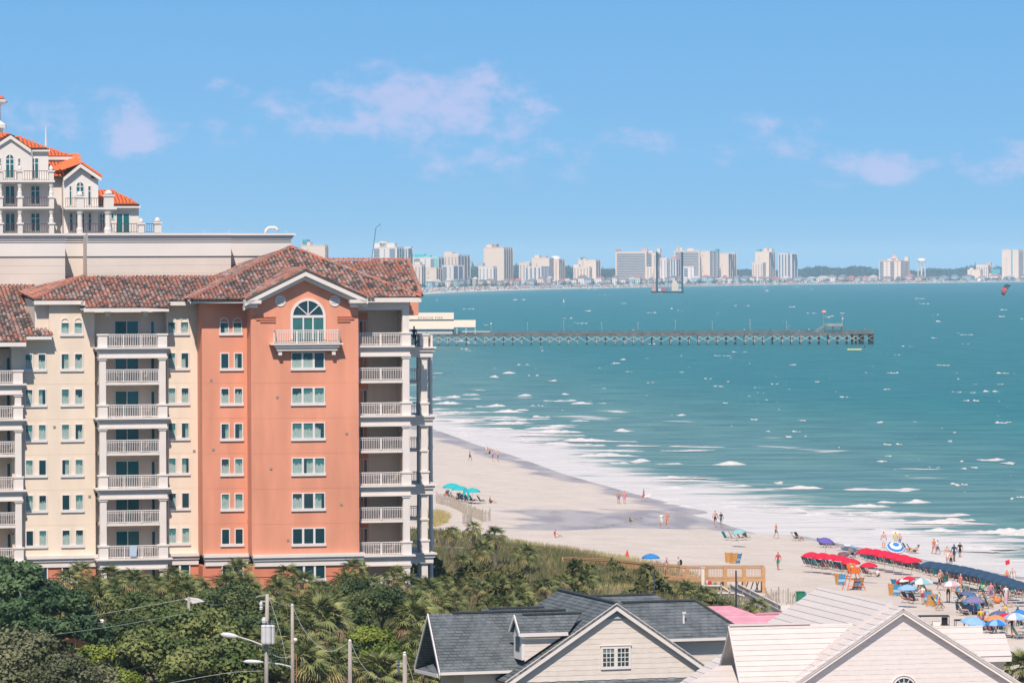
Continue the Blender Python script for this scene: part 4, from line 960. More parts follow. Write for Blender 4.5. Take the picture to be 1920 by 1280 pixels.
    for (a, b) in (((r0_.x, 4.4, zr), (e0.x, 1.2, ze)), ((r0_.x, 4.4, zr), (bk.x, 7.6, zk))):
        a = Vector(a); b = Vector(b); MB().slab([a + z * .03, b + z * .03, b - z * .2, a - z * .2], (-.07, 0, 0)).build('rake_board', white, T)
    MB().box(e0.x, e0.x + 6.5, 1.08, 1.2, ze - .16, ze).build('gutter', white, T)
    gx = r0_.x + 1.5
    gp = [Vector((gx, 1.9, ze + .3)), Vector((gx, 7.0, zk + .3)), Vector((gx, 4.4, zr - .35))]
    MB().slab(gp, (.1, 0, 0)).build('gable_end_wall', siding, T); courses('siding_course', gp, .31, T, [siding, siding2], toward=(-1, 0, 0), seed=6)
    MB().box(gx, gx + 9, 1.9, 7.0, zw - 5, ze + .2).build('left_wing_wall', siding, T)
    plane_roof('pent_roof', [(e0.x - .1, 1.3, ze - .1), (bk.x + .1, 7.5, zk - .1), (gx + .05, 6.9, zk + .45), (gx + .05, 1.95, ze + .45)]); 
    a, b = Vector((e0.x - .12, 1.25, ze - .1)), Vector((bk.x, 7.55, zk - .1)); MB().slab([a, b, b - z * .2, a - z * .2], (-.06, 0, 0)).build('pent_fascia', white, T)
    # small cross ridge behind the left wing
    c0, c1 = at(902, 1141.5, 7.5), at(1020, 1141, 7.5); plane_roof('roof_rear_wing', [(c0.x - .3, 5.0, c0.z - 1.6), (c1.x, 5.0, c0.z - 1.6), (c1.x, 7.5, c0.z), (c0.x, 7.5, c0.z)]); capline((c0.x + .5, 7.5, c0.z), (c1.x, 7.5, c0.z), .2)
    MB().box(c0.x, c1.x, 5.2, 10, zw - 5, c0.z - 1.3).build('rear_wing_wall', siding, T)
    # dormer on the left slope
    yd = 1.1; d0, d1 = at(965, 1152.5, yd), at(1090, 1151.5, yd); w = 1.05; zd = d0.z; ed = at(973, 1186, yd - w); zh = ed.z
    x1d = d1.x
    plane_roof('dormer_roof', [(d0.x, yd - w, zh), (x1d - 1.1, yd - w, zh), (x1d, yd, zd), (d0.x, yd, zd)]); plane_roof('dormer_roof', [(d0.x, yd + w, zh), (x1d - 1.1, yd + w, zh), (x1d, yd, zd), (d0.x, yd, zd)])
    capline((d0.x + .5, yd, zd), (x1d, yd, zd), .22)
    for s in (-1, 1):
        a = Vector((d0.x, yd, zd)); b = Vector((d0.x, yd + s * w, zh)); MB().slab([a + z * .03, b + z * .03, b - z * .2, a - z * .2], (-.07, 0, 0)).build('rake_board', white, T)
    MB().box(d0.x, x1d - 1.2, yd - w - .08, yd - w, zh - .24, zh - .02).build('dormer_fascia', white, T)
    zb = at(978, 1237, yd - w + .2).z; xa = at(978, 1210, yd - w + .25).x
    MB().slab([(xa, yd - w + .25, zb), (xa, yd + w - .25, zb), (xa, yd + w - .25, zh), (xa, yd, zd - .3), (xa, yd - w + .25, zh)], (.2, 0, 0)).build('dormer_front', white, T)
    MB().slab([(xa + .2, yd - w + .3, zb - .1), (x1d - 1.3, yd - w + .3, zh - .2), (xa + .2, yd - w + .3, zh - .2)], (0, .1, 0)).build('dormer_cheek', siding, T)
    courses('siding_course', [(xa + .2, yd - w + .29, zb - .1), (x1d - 1.3, yd - w + .29, zh - .2), (xa + .2, yd - w + .29, zh - .2)], .31, T, [siding, siding2], toward=(0, -1, 0), seed=8)
    MB().box(xa - .03, xa, yd - .38, yd + .38, zb + .5, zh - .3).build('dormer_pane', glassm, T)
    cap.build('ridge_cap', capm, T)
make_grey_house()

wroof = mat('white_roof_panel', (.61, .54, .505), .75, .03, 2., .2); wroof2 = mat('white_roof_panel_b', (.59, .52, .485), .75, .03, 2., .2)
wside = mat('white_shingle_siding', (.67, .605, .575), .85, .03, 3., .15); wside2 = mat('white_shingle_siding_b', (.65, .585, .555), .85, .03, 3., .15)
gap = mat('course_gap', (.30, .20, .12), .9)
def make_white_house():
    fr = Fr(1694, 1200, 226, 14); X, Z, at = fr.X, fr.Z, fr.at
    T = fthing('white_roof_house', 'white beach house with pale panelled roof, wide shingled gable and arched window', 'house', fr)
    yo = -.38; A = at(1694, 1139, yo); L0 = at(1490, 1280, yo); R0 = at(1915, 1280, yo); z = Vector((0, 0, 1))
    kL, kR = 1.6, 1.25
    Lf = A + (L0 - A) * kL; Rt = A + (R0 - A) * kR; Rt = Vector((Rt.x, yo, Rt.z))
    wa = at(1696, 1147, 0); zw = Lf.z
    MB().slab([(Lf.x + 1, .04, zw), (Rt.x - 1, .04, zw), (wa.x, .04, wa.z)], (0, 10, 0)).build('wall_core', wside, T)
    pw = [(wa.x + (Lf.x - A.x) * .97, 0, wa.z + (Lf.z - A.z) * .97), (wa.x + (Rt.x - A.x) * .97, 0, wa.z + (Rt.z - A.z) * .97), (wa.x, 0, wa.z)]
    pw[0] = (pw[0][0], 0, max(pw[0][2], pw[1][2])); pw[1] = (pw[1][0], 0, pw[0][2])
    courses('siding_course', pw, .255, T, [wside, wside2], toward=(0, -1, 0), wob=.014, seed=9, lift=.011)
    for (a, b) in ((A, Lf), (A, Rt)):
        MB().slab([a + z * .03, b + z * .03, b - z * .12, a - z * .12], (0, .3, 0)).build('rake_drip_edge', white, T); MB().slab([a - z * .122, b - z * .122, b - z * .34, a - z * .34], (0, .06, 0)).move if False else MB().slab([Vector((p.x, yo + .05, p.z)) for p in (a - z * .122, b - z * .122, b - z * .34, a - z * .34)], (0, .06, 0)).build('rake_board', white, T)
    def roofp(name, pts, dz=.30, core=True, sd=(0, -1, .5), lift=.034, mats=None):
        pts = [Vector(p) for p in pts]; n = pnormal(pts); n = -n if n.z < 0 else n
        if core: MB().slab([p - n * .03 for p in pts], -n * .12).build('roof_deck', wroof2, T)
        courses(name, pts, dz, T, mats or [wroof, wroof2], lift=lift, toward=n)
    Lb = 9.0; bk = lambda p, l: Vector((p.x, p.y + l, p.z))
    front = 1.9
    # left slope in front of the flashing line, then the long rear slope
    roofp('roof_course', [A, Lf, bk(Lf, 1.75), bk(A, 1.75)], .26)
    up = .10
    A2 = bk(A, 1.75) + z * up; L2 = bk(Lf, 1.75) + z * up
    MB().slab([A2 - z * .1, L2 - z * .1, L2 + z * .06, A2 + z * .06], (0, .35, 0)).build('roof_step', wroof, T)
    H1 = at(1565, 1108.5, yo + 1.75 + 6.3)
    roofp('roof_course', [A2 + Vector((0, .35, 0)), L2 + Vector((0, .35, 0)), bk(L2, 12.5), bk(A2, 12.5) ], .26)
    roofp('roof_course', [A, Rt, bk(Rt, 14), bk(A, 14)], .26)
    # cross gable facing the camera side, left
    yc = 2.6; r0_, r1_ = at(1367, 1173.5, yc), at(1518, 1175, yc); zr = r0_.z
    e0 = at(1388, 1280, .4); ze = e0.z
    sl = (zr - ze) / (yc - .4); y2 = -1.0; z2 = zr - sl * (yc - y2); dx = (e0.x - r0_.x) / (yc - .4) * (yc - y2)
    roofp('roof_course', [(r0_.x, yc, zr), (r1_.x + 3, yc, zr), (r1_.x + 3, y2, z2), (r0_.x + dx, y2, z2)], .26)
    roofp('roof_course', [(r0_.x, yc, zr), (r1_.x + 3, yc, zr), (r1_.x + 3, yc + 3.6, z2), (r0_.x + dx * .4, yc + 3.6, z2)], .26)
    MB().beam((r0_.x, yc, zr + .06), (r1_.x, yc, zr + .06), .24, .1).build('ridge_cap', wroof, T)
    a = Vector((r0_.x, yc, zr)); b = Vector((r0_.x + dx * .4, yc + 3.6, z2)); c_ = Vector((r0_.x + dx, y2, z2))
    bm = Vector((at(1348, 1269, yc + 2.6).x, yc + 2.6, at(1348, 1269, yc + 2.6).z)); bm2 = Vector((bm.x + .55, bm.y, bm.z))
    cw = mat('cream_gable_soffit', (.62, .55, .46), .8)
    MB().slab([a, bm, bm2, a + Vector((.35, 0, -.5))], (0, -.08, 0)).build('gable_soffit', cw, T)
    MB().slab([a + z * .03, c_ + z * .03, c_ - z * .14, a - z * .14], (-.06, 0, 0)).build('rake_board', wroof, T)
    gx = r0_.x + 1.3; MB().slab([(gx, 0, z2), (gx, yc + 2.6, z2), (gx, yc, zr - .5)], (.1, 0, 0)).build('gable_end_wall', wside, T)
    MB().box(gx - .03, gx - .01, yc - .4, yc + .3, zr - 2.0, zr - 1.1).build('gable_pane', glassm, T)
    # porch roof at the far left bottom
    q0, q1, q2, q3 = at(1346, 1247, 3.5), at(1392, 1247, 3.5), at(1400, 1300, -.5), at(1262, 1300, -.5)
    roofp('roof_course', [q0, Vector((q1.x, q1.y, q0.z)), Vector((q2.x, q2.y, q3.z)), q3], .2)
    MB().box(gx + .1, r1_.x + 3, .2, yc + 3, z2 - 6, z2 + .2).build('left_wing_wall', wside, T)
    # right wing roof, further back
    yr = 7.0; w0, w1 = at(1700, 1172, yr + 2.6), at(1842, 1172, yr + 2.6); s0, s1 = at(1884, 1187, yr + 1.9), at(1897, 1229, yr)
    zt = w1.z
    roofp('roof_course', [Vector((w0.x, yr, s1.z)), Vector((s1.x, yr, s1.z)), Vector((s0.x, yr + 1.9, s0.z)), Vector((at(1843, 1187, yr + 1.9).x, yr + 1.9, s0.z)), Vector((w1.x, yr + 2.6, zt)), Vector((w0.x, yr + 2.6, zt))], .28)
    MB().box(w0.x, s1.x, yr + .02, yr + .15, s1.z - .3, s1.z - .02).build('eave_fascia', white, T)
    MB().box(w0.x, at(1883, 1250, yr + .4).x, yr + .4, yr + 5, s1.z - 6, s1.z - .25).build('wing_wall', cw, T)
    # half-round window
    c0 = at(1694, 1292, -.0); R = .62; k = 16; f = MB()
    for j in range(k):
        t0, t1 = math.pi * j / k, math.pi * (j + 1) / k
        for (ro, ri, d) in ((R * 1.32, R * 1.2, .09), (R * 1.1, R, .12)): f.slab([(c0.x + math.cos(t) * q, -d, c0.z + math.sin(t) * q) for (t, q) in ((t0, ro), (t0, ri), (t1, ri), (t1, ro))], (0, d, 0))
        f.slab([(c0.x + math.cos(t) * q, -.09, c0.z + math.sin(t) * q) for (t, q) in ((t0, R * .62), (t0, R * .54), (t1, R * .54), (t1, R * .62))], (0, .05, 0))
    for j in range(1, 6): t = math.pi * j / 6; f.beam((c0.x, -.06, c0.z), (c0.x + math.cos(t) * R, -.06, c0.z + math.sin(t) * R), .035, .05, up=(0, 1, 0))
    fo = f.build('arched_window_frame', white, T); MB().slab([(c0.x + math.cos(math.pi * j / k) * R, -.055, c0.z + math.sin(math.pi * j / k) * R) for j in range(k + 1)], (0, .03, 0)).build('pane', glassm, fo)
make_white_house()

def make_pink_house():
    fr = Fr(1400, 1150, 300, 14); at = fr.at
    T = fthing('pink_roof_house', 'low building with a faded pink roof between the grey and the white house', 'house', fr)
    pk = mat('pink_roof_panel', (.64, .30, .36), .8, .08, 1.5, .2); pk2 = mat('pink_roof_panel_b', (.61, .28, .34), .8, .08, 1.5, .2)
    y1 = 4.2; a, b, c_, d, e = at(1322, 1136, y1), at(1370, 1136, y1), at(1417, 1151.5, 1.9), at(1480, 1151.5, 1.9), at(1480, 1174, 0)
    f = at(1335, 1174, 0)
    z1, zm, z0 = a.z, c_.z, e.z
    def rp(pts):
        pts = [Vector(p) for p in pts]; n = pnormal(pts); n = -n if n.z < 0 else n; MB().slab([p - n * .02 for p in pts], -n * .15).build('roof_deck', pk2, T); courses('roof_course', pts, .16, T, [pk, pk2], lift=.025, toward=n)
    rp([(a.x - 3, y1, z1), (b.x, y1, z1), (c_.x, 1.9, zm), (f.x + 1, -.1, z0 - .1), (f.x - 4, -.1, z0 - .1)])
    rp([(c_.x - .02, 1.9, zm), (d.x, 1.9, zm), (e.x, -.1, z0 - .1), (f.x + 1.02, -.1, z0 - .1)])
    MB().beam((c_.x, 1.9, zm + .06), (d.x, 1.9, zm + .06), .3, .12).build('ridge_cap', pk2, T)
    MB().box(a.x - 2, d.x, .5, y1, 2, z0).build('wall', siding, T)
make_pink_house()
# ------------------------------------------------------------------ far skyline across the bay
fcream = mat('far_cream', (.74, .58, .46), .9); fwhite = mat('far_white', (.74, .66, .60), .9); fpink = mat('far_pink', (.62, .38, .34), .9); fglass = mat('far_glass', (.012, .10, .21), .5); fblue = mat('far_balcony_glass', (.06, .16, .24), .5)
fgrey = mat('far_grey', (.40, .40, .42), .9); fcyan = mat('far_cyan_roof', (.05, .52, .50), .7); fred = mat('far_red_roof', (.55, .16, .12), .9); froof = mat('far_roof_grey', (.20, .21, .24), .9); fteal = mat('far_teal', (.06, .34, .42), .8)
hzx = lambda px: 503 - ROLL * (px - 960)
DB = [(560, 6300), (790, 6700), (960, 7225), (1177, 7777), (1397, 8296), (1657, 8995), (1917, 9570), (2000, 9700)]
def Dfar(px):
    for (a, da), (b, db) in zip(DB[:-1], DB[1:]):
        if px <= b: return da + (db - da) * (px - a) / (b - a)
    return DB[-1][1]
ZB = 3.5
def far_building(name, label, xl, xm, xr, top, A='blank', B='stripes', wall=fcream, tops=(), dd=0, al=15, cat='tower', fh=3.1, colB=None, roof=None, group=None, rad=None):
    D = Dfar((xl + xr) / 2) + dd; fr = Fr(xm, 500, D, -al); T = fthing(name, label, cat, fr, group); ppm = F_ / D
    LA = -fr.at(xl, 500, 0).x; s = math.sin(math.radians(al)) - (xr - 960) / F_ * math.cos(math.radians(al)); LB = max(6, (xr - xm) / ppm / max(s, .06)) if xr > xm else 18
    z1 = fr.Z(top, 0, xm); m = MB().box(-LA, 0, 0, LB, ZB - 4, z1); m.build('wall', wall, T)
    nf = max(1, int((z1 - ZB - 1) / fh)); w = MB(); sl = MB(); rr = random.Random(int(xl * 7 + top))
    def face(style, L, P3):
        """P3(s,d) -> local xy of a point s along the face, d proud of it"""
        def bx(mb, s0, s1, d0, d1, za, zb):
            q = [P3(s0, d0), P3(s1, d0), P3(s1, d1), P3(s0, d1)]; mb.box(min(p[0] for p in q), max(p[0] for p in q), min(p[1] for p in q), max(p[1] for p in q), za, zb)
        if style == 'blank': 
            if L > 12:
                for k in range(nf):
                    if rr.random() < .35: c_ = L * .25; bx(w, c_, c_ + 1.6, -.05, .12, ZB + fh * k + 1.2, ZB + fh * k + 2.5)
            return
        if style == 'stripes':
            bx(w, L * .04, L * .96, -.05, .15, ZB + 2, z1 - 1.2)  # one dark blue sheet stands for the shaded balcony recesses
            for k in range(nf): bx(sl, L * .02, L * .98, .1, 1.0, ZB + fh * k + fh - .3, ZB + fh * k + fh + .15)
            for s0 in [L * i / max(2, round(L / 14)) for i in range(max(2, round(L / 14)) + 1)]: bx(sl, max(0, s0 - .5), min(L, s0 + .5), .1, 1.3, ZB, z1 - .4)
        elif style == 'bands':
            for k in range(nf): bx(w, L * .05, L * .95, -.05, .15, ZB + fh * k + 1.3, ZB + fh * k + 2.5); bx(sl, L * .03, L * .97, .1, .8, ZB + fh * k + .35, ZB + fh * k + 1.25)
        elif style == 'grid':
            n = max(2, int(L / 5.2))
            for k in range(nf):
                for i in range(n): c_ = L * (i + .5) / n; bx(w, c_ - 1.05, c_ + 1.05, -.05, .12, ZB + fh * k + 1.0, ZB + fh * k + 2.5)
        elif style == 'columns':
            n = max(3, int(L / 6.5))
            for i in range(n): c_ = L * (i + .5) / n; bx(w, c_ - 1.3, c_ + 1.3, -.05, .12, ZB + 2, z1 - 1.5)
            for k in range(nf): bx(sl, 0.5, L - .5, .1, .5, ZB + fh * k + 2.7, ZB + fh * k + 3.05)
        elif style == 'mix':
            n = max(2, int(L / 11))
            for i in range(n):
                a, b = L * i / n, L * (i + 1) / n
                if i % 2 == 0:
                    bx(w, a + (b - a) * .15, b - (b - a) * .15, -.05, .15, ZB + 2, z1 - 1.5)
                    for k in range(nf): bx(sl, a + (b - a) * .12, b - (b - a) * .12, .1, 1.1, ZB + fh * k + 2.3, ZB + fh * k + 3.15)
                else:
                    for k in range(nf): bx(w, (a + b) / 2 - .9, (a + b) / 2 + .9, -.05, .12, ZB + fh * k + 1, ZB + fh * k + 2.4)
    face(A, LA, lambda s_, d: (-LA + s_, -d)); face(B, LB, lambda s_, d: (d, s_))
    if w.v: w.build('window', colB or fglass, T)['kind'] = 'stuff'
    if sl.v: sl.build('balcony', wall, T)['kind'] = 'stuff'
    MB().box(-LA - .3, .3, -.3, LB + .3, z1, z1 + 1.0).build('parapet', wall, T)
    for (a, b, t, mm) in tops:
        xa, xb = fr.at(a, 480, 2).x, fr.at(b, 480, 2).x; zt = fr.Z(t, 2, (a + b) / 2); MB().box(xa, xb, 2, 2 + min(14, LB - 2), z1 - .5, zt).build('roof_block', mm, T)
    if roof is not None:
        h = roof[0]; mb = MB(); a, b, c_, d = (-LA - 1, -1), (1, -1), (1, LB + 1), (-LA - 1, LB + 1); ins = min(LA, LB) / 2 + 1
        mb.add([(*a, z1), (*b, z1), (*c_, z1), (*d, z1), (-LA - 1 + ins, LB / 2, z1 + h), (1 - ins, LB / 2, z1 + h)], [(0, 1, 5, 4), (1, 2, 5), (2, 3, 4, 5), (3, 0, 4), (3, 2, 1, 0)]); mb.build('roof', roof[1], T)
    return fr, T, z1, LA, LB
fb = far_building
TW = 'towers of the far skyline'
fb('apartment_tower', 'lone blank cream tower peeking over the ridge of the clay roof, green box on top', 566, 608.5, 615, 460.5, 'blank', 'stripes', fcream, [(566, 581, 453.5, fcream), (567, 576, 449, fteal)], 0, group=TW)
fb('apartment_tower', 'pale tower with stepped penthouse beside the crane above the clay roof', 699, 743, 757, 464, 'mix', 'stripes', fwhite, [(702, 740, 455.5, fwhite), (712, 725, 452.5, fwhite)], 0, group=TW)
fb('apartment_tower', 'narrow balconied tower between the crane tower and the cyan roof', 757, 764, 772.5, 465, 'stripes', 'stripes', fwhite, [(759, 770, 463, fwhite)], 40, group=TW)
r_ = fb('apartment_tower', 'white tower with cyan roof and cyan corner stripe', 774, 821, 832, 483, 'mix', 'stripes', fwhite, [(775, 806, 479, fcyan), (778, 795, 476.5, fcyan)], 30, group=TW)
MB().box(-6, .25, -.6, 3, ZB, r_[2]).build('corner_stripe', fcyan, r_[1])
fb('apartment_tower', 'low cream tower in front of the cyan roofed one, touching the clay roof', 770, 789.5, 797, 497, 'grid', 'stripes', fcream, [(777, 787, 491, fcream)], -120, group=TW)
fb('apartment_tower', 'low white block with dark balconies right below the cyan stripe', 797, 817, 829, 503, 'blank', 'stripes', fcream, [], -90, group=TW)
fb('apartment_tower', 'cream tower with crown block and dark blue right side, left of the tallest', 832, 858, 881, 479, 'grid', 'stripes', fcream, [(833, 848, 472, fcream), (849, 860, 476, fwhite)], 0, group=TW, al=22)
fb('apartment_tower', 'stepped white block with open terraces standing in front of dark blue tower', 829, 849, 868, 498, 'mix', 'stripes', fwhite, [], -150, al=28, group=TW)
fb('apartment_tower', 'tallest blank cream tower with pinkish roof block', 907, 944, 961, 464.5, 'blank', 'stripes', fcream, [(912, 931, 458.5, fcream), (922, 931, 457.5, fpink)], 0, group=TW, al=16)
fb('apartment_tower', 'small cream block at the left foot of the tallest tower', 897, 924, 931, 500, 'grid', 'stripes', fwhite, [(893, 905, 493, fgrey)], -120, group=TW)
fb('apartment_tower', 'squat cream tower left of the domed one, two window columns', 973, 992, 996, 493, 'grid', 'blank', fcream, [(984, 994, 491, fwhite)], 60, group=TW)
fb('apartment_tower', 'broad cream tower with crown block beside white dome', 997, 1030, 1038, 484, 'blank', 'columns', fcream, [(1002, 1011, 478.5, fcream), (1018, 1024, 480, fgrey)], 40, group=TW)
fb('apartment_tower', 'tower with dark vertical window stripes in front of the crown block tower', 984, 1015, 1031, 500, 'columns', 'mix', fwhite, [], -140, group=TW)
r_ = fb('apartment_tower', 'tower with white dome on top and blue balconied side', 1030, 1047, 1058, 487, 'mix', 'stripes', fcream, [], 0, group=TW, colB=fglass)
MB().lathe([(9.5, 0), (9, 2.2), (7, 4.6), (4, 6), (.3, 6.6)], (-7.5, 9.5, r_[2] + .5), 16).build('dome', fwhite, r_[1], smooth=True)
fb('apartment_tower', 'cream tower with teal roof tank right of the domed one', 1084, 1116.5, 1125, 488, 'blank', 'stripes', fcream, [(1086, 1098, 484.5, fcream), (1088, 1093, 482, fteal)], 30, group=TW)
fb('apartment_tower', 'lower gridded cream block leaning against the teal tank tower', 1075, 1104, 1109, 501, 'grid', 'stripes', fcream, [(1075, 1085, 496, fcream)], -110, group=TW)
fb('resort_building', 'very wide cream slab with long balcony bands, left of the two dark barge legs', 1154, 1212, 1216, 472.5, 'bands', 'blank', fcream, [(1154, 1163, 466.5, fpink), (1203, 1214, 466, fpink), (1154, 1162, 465.5, fcream)], 30, group=TW, al=6)
fb('resort_building', 'cream tower with crown turret directly behind the left barge leg', 1214, 1232, 1239, 474, 'mix', 'stripes', fcream, [(1216, 1224, 470, fcream), (1232, 1238, 466, fcream)], 50, group=TW, al=12)
fb('apartment_tower', 'mid height cream block just left of the left barge leg', 1212, 1229, 1236, 501, 'grid', 'stripes', fcream, [], -120, group=TW)
fb('apartment_tower', 'pale block between the barge legs with grid windows', 1237, 1250, 1252, 484, 'grid', 'grid', fwhite, [(1239, 1245, 481.5, fred)], 0, group=TW)
fb('apartment_tower', 'red roofed cream tower with blue side just left of the right barge leg', 1252, 1267, 1280, 485, 'columns', 'stripes', fwhite, [], -40, group=TW, al=20, roof=(4.5, fred))
fb('resort_building', 'cream slab with pointed crown turret behind the right barge leg', 1264, 1312, 1314, 470.5, 'bands', 'blank', fcream, [(1269, 1279, 464, fcream), (1271, 1275, 461, fpink), (1289, 1301, 465.5, fcream)], 60, group=TW, al=5)
fb('apartment_tower', 'gridded block right of the right barge leg, half as tall as its neighbours', 1281, 1301, 1304, 501, 'mix', 'blank', fwhite, [], -130, group=TW)
fb('apartment_tower', 'blank cream tower with balconied side, first right of the barge', 1312, 1331, 1349, 471, 'blank', 'mix', fcream, [(1340, 1345, 467, fteal)], 0, group=TW, al=20)
fb('apartment_tower', 'cream tower with two dark round ended bays, last of the barge group', 1349, 1365, 1380, 475, 'blank', 'stripes', fcream, [(1365, 1378, 474, fwhite)], 0, group=TW, al=20)
fb('apartment_tower', 'stepped cream tower with teal topped tank and blue side, alone right of the barge group', 1416, 1441, 1453, 472, 'blank', 'stripes', fcream, [(1418, 1425, 467.5, fteal), (1432, 1439, 465.5, fcream), (1441, 1447, 466, fcream)], 0, group=TW, al=18)
fb('apartment_tower', 'lower left wing of the stepped cream tower with teal tank', 1410, 1430, 1436, 493, 'grid', 'grid', fcream, [], -110, group=TW)
fb('apartment_tower', 'pair of cream slabs with narrow slot, right neighbour of the stepped tower', 1459, 1476, 1481, 475.5, 'columns', 'stripes', fwhite, [], 0, group=TW, al=14)
fb('apartment_tower', 'blue balconied tower with white cap ending the stepped tower group', 1481, 1484, 1494.5, 475.5, 'blank', 'stripes', fwhite, [(1483, 1494, 474.5, fwhite)], 20, group=TW, al=30)
r_ = fb('resort_building', 'cream hotel with pink pitched roofs and central spire, left of the water tower', 1648, 1688, 1705, 489, 'mix', 'stripes', fcream, [(1664, 1684, 484.5, fcream), (1696, 1703, 481.5, fcream)], 0, group=TW, al=16, roof=(3.2, fpink))
MB().lathe([(9, 0), (7, 2), (2.5, 6), (1, 9), (.2, 14)], (r_[0].X(1677, 10, 480), 8, r_[0].Z(485, 8, 1677)), 8).build('spire_roof', fpink, r_[1])
fb('apartment_building', 'low stepped cream building with dark round openings near the right edge', 1830, 1852, 1860, 497, 'grid', 'stripes', fcream, [(1850, 1858, 492, fpink), (1832, 1848, 496, fcream)], 0, group=TW)
fb('apartment_building', 'low cream wing with small turret left of the stepped one', 1814, 1838, 1843, 506, 'blank', 'blank', fcream, [(1818, 1824, 502, fcream)], -80, group=TW)
fb('apartment_building', 'dark fronted low block between the stepped building and the rightmost tower', 1855, 1858, 1868, 513, 'blank', 'stripes', fcream, [(1860, 1875, 504, fteal)], -60, group=TW)
r_ = fb('apartment_tower', 'rightmost tall tower with blue vertical strip and pink crown', 1878.5, 1909, 1918, 468.5, 'blank', 'stripes', fcream, [(1885, 1892, 466.5, fpink)], 0, group=TW, al=18)
x0, x1 = r_[0].at(1896, 480, 0).x, r_[0].at(1898.5, 480, 0).x; MB().box(x0, x1, -.3, .1, ZB, r_[2]).build('blue_strip', fteal, r_[1])
fb('apartment_tower', 'balconied tower cut by the right edge of the photo', 1919, 1925, 1940, 494, 'grid', 'stripes', fwhite, [], 0, group=TW)

def beach_houses():
    rr = random.Random(77); cols = [('white', mat('house_white', (.72, .66, .62), .9)), ('cream', fcream), ('pink', mat('house_pink', (.58, .42, .40), .9)), ('pale blue', mat('house_blue', (.36, .50, .55), .9)), ('pale green', mat('house_green', (.42, .54, .48), .9)), ('sand', mat('house_sand', (.55, .46, .38), .9)), ('grey', fgrey)]
    rc = [('grey', froof), ('red', fred), ('pale', mat('house_roof_pale', (.55, .5, .47), .9)), ('brown', mat('house_roof_brown', (.28, .2, .18), .9))]
    spots = []
    x = 798
    while x < 1925:
        w = rr.uniform(9, 19) if x < 1390 else rr.uniform(13, 30); spots.append((x, w)); x += w * rr.uniform(.75, 1.15)
    where = lambda x: ('below the cyan roofed tower' if x < 850 else 'left of the tallest tower' if x < 907 else 'under the tallest tower' if x < 965 else 'below the dome' if x < 1060 else 'below the tank tower' if x < 1128 else 'below the banded slab' if x < 1215 else 'behind the barge' if x < 1285 else 'right of the barge' if x < 1400 else 'below the stepped tower' if x < 1500 else 'left of the spired hotel' if x < 1645 else 'below the spired hotel' if x < 1712 else 'by the water tower' if x < 1750 else 'right of the water tower' if x < 1830 else 'at the far right')
    ordn = ['first', 'second', 'third', 'fourth', 'fifth', 'sixth', 'seventh', 'eighth', 'ninth', 'tenth', 'eleventh']; cnt = {}
    for i, (x, w) in enumerate(spots):
        D = Dfar(x) - rr.uniform(160, 330); ppm = F_ / D; al = rr.uniform(8, 28); h = rr.uniform(6, 12) if x < 1400 else rr.uniform(6, 10)
        fr = Fr(x + w * .65, 520, D, -al); cn, cm = rr.choice(cols); rn, rm = rr.choice(rc)
        wh = where(x); cnt[wh] = cnt.get(wh, -1) + 1
        T = fthing('beach_house', f'{cn} house with {rn} roof, {ordn[cnt[wh]]} from left {wh}', 'house', fr, f'houses on the far beachfront {where(x)}')
        LA = w * .65 / ppm; LB = w * .35 / ppm / (math.sin(math.radians(al)) + .02) + 4; LB = min(LB, 26); z0, z1 = ZB - 4, ZB + h
        MB().box(-LA, 0, 0, LB, z0, z1).build('wall', cm, T)
        mb = MB(); rh = rr.uniform(2, 4)
        if rr.random() > .5: mb.add([(-LA - 1, -1, z1), (1, -1, z1), (1, LB + 1, z1), (-LA - 1, LB + 1, z1), (-LA + LA * .35, LB / 2, z1 + rh), (-LA * .35, LB / 2, z1 + rh)], [(0, 1, 5, 4), (1, 2, 5), (2, 3, 4, 5), (3, 0, 4), (3, 2, 1, 0)])
        else: mb.add([(-LA - 1, -1, z1), (1, -1, z1), (1, LB + 1, z1), (-LA - 1, LB + 1, z1), (-LA / 2, -1, z1 + rh * 1.3), (-LA / 2, LB + 1, z1 + rh * 1.3)], [(0, 1, 4), (1, 2, 5, 4), (2, 3, 5), (3, 0, 4, 5), (3, 2, 1, 0)])
        mb.build('roof', rm, T); n = max(2, int(LA / 4)); wb = MB()
        for k in range(int(h / 3)):
            for q in range(n): c_ = -LA + LA * (q + .5) / n; wb.box(c_ - .8, c_ + .8, -.12, .02, ZB + 3 * k + .9, ZB + 3 * k + 2.3)
        wb.build('window', fglass, T)['kind'] = 'stuff'
beach_houses()

def clumps(name, label, cat, pts, m, kind='stuff', seed=1, nf=70):
    """tree masses far off: clumps of leaf-sized faces; pts = (x,y,z,rx,rz)"""
    rs = np.random.RandomState(seed); V = []; Fs = []
    for (x, y, z, rx, rz) in pts:
        n = nf; d = rs.normal(size=(n, 3)); d /= np.linalg.norm(d, axis=1)[:, None]; d[:, 2] = np.abs(d[:, 2]) * 1.1 - .1
        c_ = d * rs.uniform(.8, 1.0, (n, 1)) * [rx, rx * .8, rz] + [x, y, z]; s = min(rx, rz) * .2
        a = rs.normal(size=(n, 3)) * s; b = rs.normal(size=(n, 3)) * s
        k = len(V) * 3; V.append(np.stack([c_ - a * .6 - b * .5, c_ + a * .6 - b * .5, c_ + b], 1).reshape(-1, 3))
    V = np.concatenate(V); Fq = np.arange(len(V)).reshape(-1, 3)
    me = np_mesh(name, V, Fq, m); return link(name, me, None, label=label, cat=cat, kind=kind)
ffol = mat('far_foliage', (.035, .06, .035), .9, .3, .05); ffol2 = mat('far_foliage_dark', (.03, .05, .03), .9, .3, .05)
